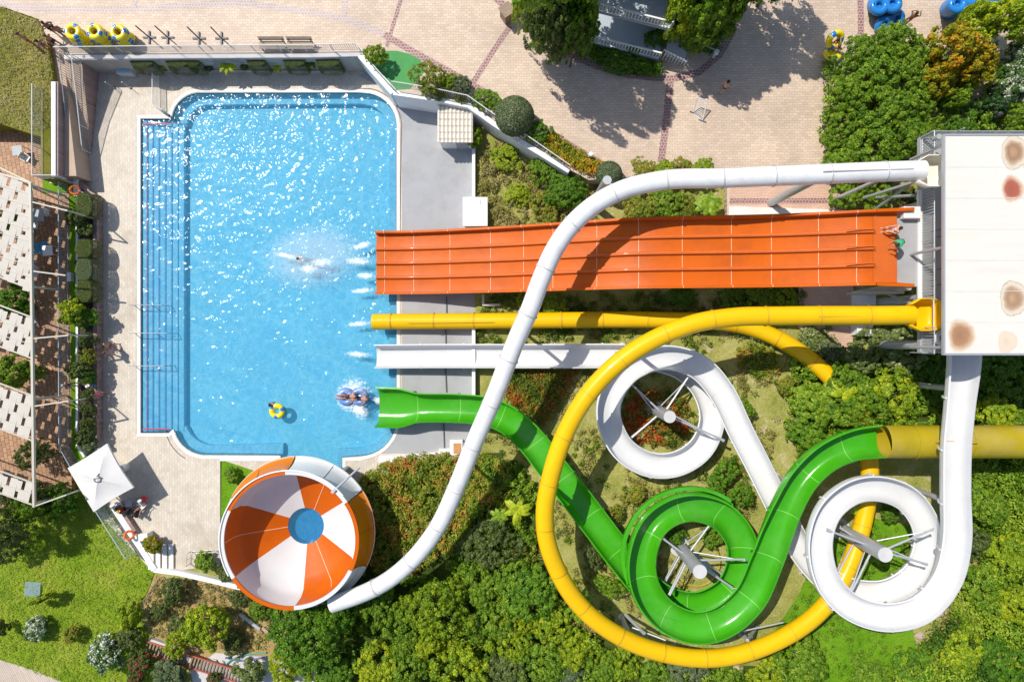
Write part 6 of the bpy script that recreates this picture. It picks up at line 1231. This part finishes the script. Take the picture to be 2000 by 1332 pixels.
P(1850, 110, 50, 4.6, 'amber', 'amber tipped conifer right of the big hedge', z=PZ, tree=True, leaf='c'); P(1905, 130, 44, 4.4, 'amber', 'orange brown conifer behind the dark hollow', z=PZ, tree=True, leaf='c'); P(1835, 160, 36, 3.6, 'amber', 'small amber conifer beside the hedge', z=PZ, tree=True, leaf='c'); P(1905, 55, 46, 4.6, 'lime', 'lime green conifer at the top right', z=PZ, tree=True, leaf='c'); P(1965, 40, 46, 4.6, 'yell', 'yellow green conifer in the top right corner', z=PZ, tree=True, leaf='c'); P(1862, 190, 26, 3.0, 'mid', 'dark green conifer base by the hollow', z=PZ, leaf='c')
P(1975, 165, 40, 3.0, 'white', 'white flowering oleander at the right edge', z=PZ, leaf='c'); P(1990, 105, 30, 3.0, 'white', 'upper white flowering bush at the right edge', z=PZ, leaf='c'); P(1935, 215, 30, 2.4, 'purpf', 'purple flowering bush above the tower roof', z=PZ, leaf='c'); P(1950, 180, 18, 2.2, 'purpf', 'small purple flowering bush beside the oleander', z=PZ, leaf='c'); P(1985, 230, 32, 2.4, 'mid', 'green bush at the right edge above the roof', z=PZ); P(1880, 240, 34, 1.8, 'deep', 'dark bush behind the tower roof edge', z=PZ)
# ground covers
bed([(690, 1010), (700, 935), (760, 900), (830, 886), (960, 890), (1000, 915), (985, 960), (930, 1000), (900, 1060), (840, 1100), (790, 1130), (740, 1140), (715, 1090), (735, 1050)], 36000, .16, 1.2, 'flush', 'flowering_groundcover', 'red and yellow tinged ground cover between bowl slide and white tube', 'ground cover', seed=3, accent_noise=.12, clump=.45, per=24, tuft=.4)
bed([(940, 905), (1010, 900), (1050, 960), (1040, 1080), (960, 1180), (880, 1160), (870, 1090), (905, 1010)], 16000, .18, 1.1, 'mid', 'leafy_groundcover', 'green undergrowth between white tube and yellow loop', 'ground cover', seed=5)
bed([(700, 1150), (800, 1110), (900, 1150), (1080, 1150), (1150, 1230), (1240, 1290), (1500, 1300), (1500, 1400), (560, 1400), (540, 1290), (560, 1200)], 44000, .18, 1.2, 'mid', 'undergrowth', 'mixed green undergrowth along the bottom edge', 'undergrowth', seed=8, accent_noise=.2)
bed([(985, 728), (1060, 722), (1125, 725), (1085, 800), (1060, 830), (1020, 800), (990, 775)], 12000, .15, .8, 'redbed', 'red_groundcover', 'bright red tipped ground cover left of the yellow loop', 'ground cover', seed=11, accent_noise=.15, clump=.5, per=24)
bed([(1210, 820), (1240, 770), (1290, 755), (1340, 785), (1345, 840), (1310, 870), (1240, 875)], 8000, .15, .5, 'redbed', 'red_groundcover', 'red flecked ground cover inside the upper white spiral', 'ground cover', seed=12, accent_noise=.35)
bed([(1430, 672), (1500, 680), (1510, 725), (1490, 740), (1440, 720)], 3500, .15, .6, 'flush', 'flowering_groundcover', 'orange tinged patch right of the upper white spiral', 'ground cover', seed=13, accent_noise=.2)
bed([(1060, 262), (1085, 268), (1175, 325), (1172, 345), (1130, 335), (1062, 290)], 6500, .14, .5, 'amber', 'flower_bed', 'orange and yellow flower bed along the curved garden wall', 'flower bed', zbase=PZ, seed=14, accent_noise=.2, zpx=PZ)
bed([(935, 240), (965, 262), (1010, 285), (1110, 345), (1170, 352), (1200, 380), (1190, 440), (960, 448), (958, 395), (935, 390)], 13000, .15, .45, 'dry', 'bank_grass', 'dry weedy grass on the bank between wall and orange slide', 'grass', seed=15, thin=-.2)
bed([(935, 600), (960, 575), (1560, 565), (1560, 640), (1280, 650), (1180, 670), (930, 670)], 14000, .14, .35, 'grass', 'garden_grass', 'grass strip between the orange slide and the yellow tube', 'grass', seed=16, thin=-.25)
bed([(930, 720), (1120, 722), (1160, 640), (1440, 640), (1530, 760), (1500, 860), (1480, 1000), (1560, 900), (1540, 980), (1200, 1240), (1120, 1150), (1060, 980), (940, 860)], 26000, .13, .22, 'dry', 'garden_grass', 'patchy dry grass under the spirals', 'grass', seed=17, thin=.05, sc=.8)
bed([(930, 720), (1120, 722), (1160, 640), (1440, 640), (1530, 760), (1500, 860), (1480, 1000), (1200, 1240), (1120, 1150), (1060, 980), (940, 860)], 16000, .15, .30, 'grass', 'garden_weeds', 'green weeds scattered under the spirals', 'weeds', seed=27, thin=.25, sc=.7)
bed([(1890, 890), (2150, 890), (2150, 1420), (1480, 1420), (1500, 1335), (1690, 1335), (1765, 1290), (1810, 1225), (1850, 1185), (1895, 1100)], 95000, .19, 1.5, 'mid', 'thicket_foliage', 'dense mixed green thicket filling the lower right corner', 'thicket', seed=18, accent_noise=.5, sc=.6, zpx=2, per=30, tuft=.6, clump=1.15)
for px_, py_, r_, h_, kd_, lab_ in ((1925, 985, 44, 2.4, 'mid', 'rounded green bush in the thicket right of the lower white loop'), (1965, 1085, 48, 2.4, 'yell', 'yellow green bush at the right edge of the thicket'), (1915, 1150, 44, 2.2, 'mid', 'green bush in the thicket beside the tan boulder'), (1975, 1180, 40, 2.4, 'lime', 'lime bush low on the right edge'), (1900, 1060, 34, 2.0, 'olive', 'dull olive bush close to the lower white loop'), (1880, 1270, 46, 2.0, 'yell', 'yellow green bush in the lower right thicket'), (1960, 1290, 50, 2.2, 'deep', 'dark bush in the bottom right corner'), (1790, 1310, 44, 1.6, 'deep', 'deep green low bush at the bottom edge right of the grass'), (1700, 1318, 40, 1.2, 'mid', 'low bush at the bottom edge of the bright grass')): P(px_, py_, r_, h_, kd_, lab_, z=2.0)
bed([(1540, 700), (1620, 690), (1840, 690), (1840, 830), (1700, 830), (1560, 900), (1530, 850)], 16000, .20, .9, 'mid', 'undergrowth', 'leafy undergrowth between yellow tube end and white chute', 'undergrowth', seed=19, zpx=2)
bed([(1890, 690), (2150, 690), (2150, 830), (1890, 830)], 12000, .2, .9, 'deep', 'undergrowth', 'shaded undergrowth below the tower', 'undergrowth', seed=20, zpx=2)
bed([(1610, 110), (1680, 80), (1780, 70), (1850, 90), (2150, 60), (2150, 262), (1840, 262), (1740, 345), (1615, 345)], 24000, .2, 1.6, 'mid', 'undergrowth', 'inner leaves of the big hedge beside the plaza', 'undergrowth', zbase=PZ, seed=21, zpx=3.2)
bed([(1480, 1330), (1500, 1250), (1560, 1160), (1600, 1060), (1700, 1010), (1790, 1030), (1770, 1140), (1790, 1290), (1700, 1340)], 12000, .11, .12, 'grass', 'lawn_blades', 'fine bright grass blades below the lower white loop', 'grass', seed=22, zpx=2)
bed([(1560, 690), (1420, 650), (1500, 645), (1590, 700), (1640, 690), (1620, 640), (1560, 640)], 5000, .14, .5, 'cream', 'edge_planting', 'pale edging plants between pink path and yellow tube', 'plants', seed=23, zpx=2)
bed([(-60, 1000), (140, 1005), (200, 965), (255, 1065), (295, 1125), (262, 1200), (240, 1250), (240, 1345), (130, 1335), (0, 1285), (-60, 1270)], 42000, .085, .05, 'lawn', 'lawn_blades', 'short mown grass blades of the lower lawn with dry patches', 'grass', zbase=-.04, seed=41, zpx=0, per=5, tuft=.3, accent_noise=.3, up=6)
bed([(-60, 12), (0, 14), (74, 42), (90, 75), (103, 155), (104, 250), (60, 258), (0, 240), (-60, 238)], 16000, .085, .05, 'dry', 'lawn_blades', 'worn dry grass blades of the upper lawn', 'grass', zbase=PZ + .02, seed=42, zpx=PZ, per=5, tuft=.3, accent_noise=.25, up=6)
bed([(305, 1130), (475, 1150), (545, 1180), (530, 1270), (470, 1270), (300, 1240), (285, 1180)], 9000, .12, .1, 'dry', 'bank_grass', 'straw coloured grass on the dry bank below the bowl', 'grass', zbase=-.05, seed=43, zpx=0, per=16, tuft=.3)
bed([(945, 905), (1010, 905), (1050, 970), (1050, 1100), (1000, 1120), (930, 1000)], 5000, .15, 1.0, 'flush', 'flowering_groundcover', 'rust tinged patches in the undergrowth left of the yellow loop', 'ground cover', seed=51, thin=.1, per=24)
bed([(1820, 1180), (1880, 1130), (1900, 1240), (1840, 1300), (1780, 1290)], 3500, .14, .5, 'dry', 'dry_weeds', 'dry straw patch beside the tan boulder at the lower right', 'weeds', seed=52, per=20)
bed([(1100, 1150), (1180, 1200), (1180, 1240), (1090, 1200)], 2500, .14, .5, 'dry', 'dry_weeds', 'dry weeds between the yellow loop and the green spiral', 'weeds', seed=53, per=20)
# ================================================================ people
def person(label, px, py, z=0.0, face=0.0, pose='stand', skin=1, wear=(), hair='dark', h=1.72, cap=None, tilt=None):
    """px,py: where the feet (or seat) touch; face: heading in degrees"""
    rt = empty('person', W(px, py, z), R(face) - math.pi / 2, label, 'person'); s = h / 1.72
    sp = {'stand': 0, 'walk': .28, 'carry': .12}.get(pose, 0)
    J = {'pel': (0, 0, .92), 'wst': (0, -.01, 1.08), 'chs': (0, .0, 1.30), 'nck': (0, 0, 1.46), 'hd0': (0, .02, 1.55), 'hd1': (0, .03, 1.66),
         'shL': (-.18, 0, 1.40), 'elL': (-.24, -.03, 1.12), 'wrL': (-.25, .06, .88), 'shR': (.18, 0, 1.40), 'elR': (.24, -.03, 1.12), 'wrR': (.25, .06, .88),
         'hpL': (-.09, 0, .88), 'knL': (-.10, .02 + sp * .6, .49), 'anL': (-.10, sp * .9, .08), 'toL': (-.11, sp * .9 + .16, .03), 'hpR': (.09, 0, .88), 'knR': (.10, .03 - sp * .3, .49), 'anR': (.10, -sp, .10), 'toR': (.11, -sp + .15, .03)}
    if pose == 'walk': J.update(elL=(-.23, -.16, 1.14), wrL=(-.23, -.10, .90), elR=(.23, .12, 1.14), wrR=(.22, .28, .98))
    if pose == 'armsup': J.update(elL=(-.34, .05, 1.50), wrL=(-.16, .06, 1.70), elR=(.34, .05, 1.48), wrR=(.2, .1, 1.68))
    if pose == 'hips': J.update(elL=(-.40, -.06, 1.18), wrL=(-.17, .04, 1.02), elR=(.40, -.06, 1.18), wrR=(.17, .04, 1.02))
    if pose == 'carry': J.update(elR=(.34, .05, 1.22), wrR=(.45, .22, 1.18))
    if pose == 'bend': J.update(wst=(0, .12, 1.05), chs=(0, .30, 1.12), nck=(0, .42, 1.16), hd0=(0, .50, 1.20), hd1=(0, .58, 1.24), shL=(-.18, .38, 1.10), shR=(.18, .38, 1.10), elL=(-.22, .48, .84), wrL=(-.16, .58, .66), elR=(.22, .48, .84), wrR=(.16, .58, .66))
    if pose == 'sit': 
        dz = -.44
        for k in ('pel', 'wst', 'chs', 'nck', 'hd0', 'hd1', 'shL', 'shR', 'elL', 'elR', 'wrL', 'wrR', 'hpL', 'hpR'): a = J[k]; J[k] = (a[0], a[1], a[2] + dz)
        J.update(wrL=(-.16, .30, .66), wrR=(.16, .30, .66), knL=(-.12, .44, .48), knR=(.12, .44, .48), anL=(-.12, .46, .08), anR=(.12, .46, .08), toL=(-.12, .62, .03), toR=(.12, .62, .03))
    if pose == 'lie':                 # reclining on the back, head towards -y
        J.update(pel=(0, 0, .16), wst=(0, -.16, .20), chs=(0, -.36, .26), nck=(0, -.52, .33), hd0=(0, -.60, .38), hd1=(0, -.68, .44), shL=(-.18, -.46, .27), shR=(.18, -.46, .27), elL=(-.34, -.34, .24), wrL=(-.46, -.16, .3), elR=(.34, -.34, .24), wrR=(.46, -.16, .3), hpL=(-.09, .05, .15), hpR=(.09, .05, .15), knL=(-.12, .42, .30), knR=(.12, .42, .30), anL=(-.11, .80, .24), anR=(.11, .80, .24), toL=(-.12, .88, .36), toR=(.12, .88, .36))
    if pose == 'swim':                # prone at the surface, head towards +y
        J.update(pel=(0, 0, -.12), wst=(0, .16, -.10), chs=(0, .38, -.07), nck=(0, .54, -.02), hd0=(0, .62, .03), hd1=(0, .70, .10), shL=(-.18, .48, -.05), shR=(.18, .48, -.05), elL=(-.36, .62, -.08), wrL=(-.30, .86, -.02), elR=(.30, .74, .02), wrR=(.24, 1.0, .0), hpL=(-.09, -.05, -.13), hpR=(.09, -.05, -.13), knL=(-.12, -.45, -.2), knR=(.12, -.45, -.18), anL=(-.12, -.84, -.22), anR=(.12, -.84, -.16), toL=(-.12, -.98, -.22), toR=(.12, -.98, -.16))
    J = {k: Vector(v) * s for k, v in J.items()}
    rad = dict(pel=.135, wst=.118, chs=.15, nck=.062, hd0=.085, hd1=.098, shL=.072, elL=.046, wrL=.031, shR=.072, elR=.046, wrR=.031, hpL=.098, knL=.060, anL=.042, toL=.034, hpR=.098, knR=.060, anR=.042, toR=.034)
    edges = [('pel', 'wst'), ('wst', 'chs'), ('chs', 'nck'), ('nck', 'hd0'), ('hd0', 'hd1'), ('chs', 'shL'), ('shL', 'elL'), ('elL', 'wrL'), ('chs', 'shR'), ('shR', 'elR'), ('elR', 'wrR'), ('pel', 'hpL'), ('hpL', 'knL'), ('knL', 'anL'), ('anL', 'toL'), ('pel', 'hpR'), ('hpR', 'knR'), ('knR', 'anR'), ('anR', 'toR')]
    V = dict(J); Rd = {k: v * s for k, v in rad.items()}; E = list(edges)
    up = (J['hd1'] - J['hd0']).normalized(); fw = Vector((0, 1, 0)); fw = (fw - up * fw.dot(up)); fw = fw.normalized() if fw.length > .1 else Vector((0, 0, 1)); hm = J['hd0'].lerp(J['hd1'], .55)
    if pose == 'swim' or pose == 'bend': fw = Vector((0, .3, -1)).normalized()
    if pose == 'lie': fw = Vector((0, .6, .8))
    V['nose'] = hm + fw * .115 * s; Rd['nose'] = .016 * s; E.append(('hd0', 'nose'))
    for sd_, L_ in (('L', -1), ('R', 1)):
        w, e = J['wr' + sd_], J['el' + sd_]; d = (w - e).normalized(); sv = d.orthogonal().normalized(); pn = w + d * .07 * s; V['pm' + sd_] = pn; Rd['pm' + sd_] = .034 * s; E.append(('wr' + sd_, 'pm' + sd_)); nn = d.cross(sv)
        for f_, (o_, l_) in enumerate(((-.030, .068), (-.010, .080), (.012, .075), (.032, .058))):
            a = f'f{sd_}{f_}'; V[a] = pn + sv * o_ * s + d * .035 * s; V[a + 't'] = V[a] + d * l_ * .8 * s + nn * .03 * s; Rd[a] = .011 * s; Rd[a + 't'] = .008 * s; E += [('pm' + sd_, a), (a, a + 't')]
        a = f'th{sd_}'; V[a] = w + d * .04 * s + sv * -.045 * s; V[a + 't'] = V[a] + (d * .8 - sv * .5).normalized() * .05 * s; Rd[a] = .012 * s; Rd[a + 't'] = .009 * s; E += [('wr' + sd_, a), (a, a + 't')]
    def skinmesh(name, keys, es, rads, mat, par, root, sub=1):
        ks = list(keys); ix = {k: i for i, k in enumerate(ks)}; me = bpy.data.meshes.new(name); me.from_pydata([tuple(keys[k]) for k in ks], [(ix[a], ix[b]) for a, b in es], []); o_ = link(name, me, par); md = o_.modifiers.new('Skin', 'SKIN'); md.use_smooth_shade = True
        for k, d_ in zip(ks, me.skin_vertices[0].data): d_.radius = (rads[k], rads[k]); d_.use_root = (k == root)
        sb = o_.modifiers.new('Subdivision', 'SUBSURF'); sb.levels = sb.render_levels = sub; me.materials.append(mat); return o_
    skinmesh('body', V, E, Rd, SKIN[skin], rt, 'pel')
    for kind, col in wear:
        k = {}
        if kind == 'shorts': k = {'pel': J['pel'], 'hpL': J['hpL'].lerp(J['pel'], .1), 'hpR': J['hpR'].lerp(J['pel'], .1), 'a': J['hpL'].lerp(J['knL'], .62), 'b': J['hpR'].lerp(J['knR'], .62), 'w': J['pel'].lerp(J['wst'], .55)}; es = [('pel', 'w'), ('pel', 'hpL'), ('pel', 'hpR'), ('hpL', 'a'), ('hpR', 'b')]; rr = {'pel': .152, 'w': .138, 'hpL': .118, 'hpR': .118, 'a': .098, 'b': .098}; root = 'pel'
        elif kind == 'shirt': k = {'chs': J['chs'], 'w': J['wst'], 'p': J['pel'].lerp(J['wst'], .4), 'n': J['chs'].lerp(J['nck'], .65), 'sl': J['shL'], 'sr': J['shR'], 'al': J['shL'].lerp(J['elL'], .6), 'ar': J['shR'].lerp(J['elR'], .6)}; es = [('chs', 'w'), ('w', 'p'), ('chs', 'n'), ('chs', 'sl'), ('sl', 'al'), ('chs', 'sr'), ('sr', 'ar')]; rr = {'chs': .172, 'w': .145, 'p': .160, 'n': .085, 'sl': .09, 'sr': .09, 'al': .07, 'ar': .07}; root = 'chs'
        elif kind == 'swimsuit': k = {'chs': J['chs'], 'w': J['wst'], 'p': J['pel'], 'q': J['pel'] + (J['pel'] - J['wst']) * .45}; es = [('chs', 'w'), ('w', 'p'), ('p', 'q')]; rr = {'chs': .166, 'w': .13, 'p': .152, 'q': .10}; root = 'w'
        else: k = {'p': J['pel'], 'q': J['pel'] + (J['pel'] - J['wst']) * .4, 'w': J['pel'].lerp(J['wst'], .3)}; es = [('w', 'p'), ('p', 'q')]; rr = {'p': .150, 'q': .105, 'w': .14}; root = 'p'
        skinmesh(kind, k, es, {a: b * s for a, b in rr.items()}, cloth(col[0], col[1]), rt, root)
    hb = MB(); ctr = hm - fw * .018 * s + up * .022 * s; hb.sphere(ctr, (.108 * s, .112 * s, .112 * s), 14); hb.sphere(ctr - fw * .05 * s - up * .05 * s, .085 * s, 10); hb.build('hair', HAIRM[hair], rt, 180)
    if cap: cb = MB().sphere(ctr + up * .028 * s, (.118 * s, .118 * s, .10 * s), 14); b_ = ctr + fw * .13 * s + up * .04 * s; cb.sphere(b_, (.09 * s, .09 * s, .015), 10); cb.build('cap', cloth(cap[0], cap[1]), rt, 180)
    eb = MB(); side = up.cross(fw).normalized()
    for q in (-1, 1): eb.sphere(hm + fw * .092 * s + side * q * .034 * s + up * .012 * s, .012 * s, 6)
    eb.build('eye', BLACK, rt, 180); return rt
red = ('red', (.42, .03, .03)); purple = ('purple', (.16, .05, .26)); teal = ('teal', (.02, .2, .24)); pink = ('pink', (.75, .06, .30)); white = ('white', (.75, .75, .76)); black = ('black', (.02, .02, .025)); green = ('green', (.03, .40, .19)); navy = ('navy', (.02, .03, .1)); yel = ('yellow', (.70, .55, .05)); lav = ('lavender', (.42, .40, .58)); blue = ('blue', (.05, .2, .5))
person('shirtless person in dark red shorts on the upper lawn edge', 66, 86, PZ, -140, 'hips', 1, [('shorts', red)], 'brown')
person('person in a purple swimsuit beside the red shorts', 102, 100, PZ - .3, 160, 'stand', 1, [('swimsuit', purple)])
person('person in dark trunks nearest the tube racks on the left', 114, 66, PZ, 130, 'hips', 2, [('trunks', black)])
person('person in teal trunks next to the leftmost stack of tubes', 132, 72, PZ, 110, 'stand', 2, [('shorts', teal)])
person('slim person in dark trunks on the brown path', 118, 90, PZ - .3, 150, 'walk', 1, [('trunks', navy)], 'brown')
person('shirtless person walking through the tree shadow on the plaza', 1408, 178, PZ, 35, 'walk', 0, [('shorts', navy)], 'dark', 1.78)
person('person in red carrying the upper yellow tube on the plaza', 1616, 98, PZ, 150, 'carry', 2, [('swimsuit', red)])
person('person in white carrying the lower yellow tube on the plaza', 1618, 110, PZ, 70, 'carry', 1, [('swimsuit', white)], 'brown')
person('person in a red top beside the blue tube behind the hedge', 1764, 48, PZ, 60, 'armsup', 1, [('swimsuit', red)])
person('person in pink and white sitting at the top of the orange slide', 1738, 452, 8.42, 175, 'sit', 0, [('swimsuit', ('palepink', (.72, .5, .56)))])
person('person in a green shirt bending at the top of the orange slide', 1746, 476, 8.42, 205, 'bend', 1, [('shirt', green), ('shorts', black)])
person('swimmer standing behind the yellow ring in the pool', 541, 787, -1.13, -80, 'stand', 0, [('trunks', navy)], 'dark', 1.66)
person('swimmer making a splash in front of the orange slide', 600, 508, -.08, 172, 'swim', 0, [('trunks', teal)], 'brown')
person('left rider lying on the blue double tube in the pool', 681, 774, .12, 182, 'lie', 1, [('trunks', black)])
person('right rider lying on the blue double tube in the pool', 703, 778, .12, 176, 'lie', 1, [('trunks', navy)], 'brown')
person('shirtless person with dark shorts walking along the pool deck', 226, 676, 0, 10, 'walk', 1, [('shorts', ('brownred', (.16, .06, .05)))])
person('person in pale lavender shorts walking along the pool deck', 228, 688, 0, 10, 'walk', 1, [('shorts', lav)], 'brown', 1.68)
person('person in white trunks behind the terrace railing', 152, 750, TZ, 180, 'stand', 1, [('trunks', white)], 'grey')
person('person in a white sun hat on the planter side of the deck', 197, 752, 0, 30, 'hips', 1, [('trunks', blue)], 'dark', 1.7, cap=white)
person('person in bright pink on the deck beside the planter wall', 206, 768, 0, -30, 'stand', 0, [('swimsuit', pink), ('shorts', pink)], 'brown', 1.66)
person('seated person with a yellow cap under the parasol', 248, 991, 0, 20, 'sit', 1, [('shirt', red), ('shorts', navy)], 'dark', 1.72, cap=yel)
person('seated person in red with a white cap at the parasol edge', 292, 970, 0, 200, 'sit', 1, [('shirt', ('brightred', (.6, .02, .05))), ('shorts', black)], 'dark', 1.7, cap=white)
person('seated person in black under the parasol corner', 276, 1000, 0, 60, 'sit', 1, [('shirt', black), ('shorts', black)])
person('seated guest in pale pink by the pergola beam', 84, 526, TZ, 200, 'sit', 0, [('shirt', ('palepink', (.72, .5, .56)))])
person('seated guest in bright pink half under the pergola beam', 68, 517, TZ, 0, 'sit', 0, [('shirt', pink)], 'brown')
# rings in use
swim_ring('swim_ring', W(543, 802, -.12), 'yellow ring floating in the pool with a swimmer', None, .38, .19)
rt = double_tube(690, 774, 0, -.14, 'blue and white double tube with two riders in the pool', None, mats=[M('marbled_blue_vinyl', (.12, .25, .58), .3, .05, 3, dirt=(.75, .78, .82), dirt_amt=.9), TUBEB])
rt = swim_ring('swim_ring', W(1622, 86, PZ + .9), 'upper yellow tube carried on the plaza', None, .44, .21); rt.rotation_euler = (.7, .35, 0); rt.location = W(1627, 76, PZ + 1.3)
rt = swim_ring('swim_ring', W(1618, 116, PZ + .5), 'lower yellow tube carried on the plaza', None, .44, .21); rt.rotation_euler = (-.5, .2, 0); rt.location = W(1622, 112, PZ + .7)
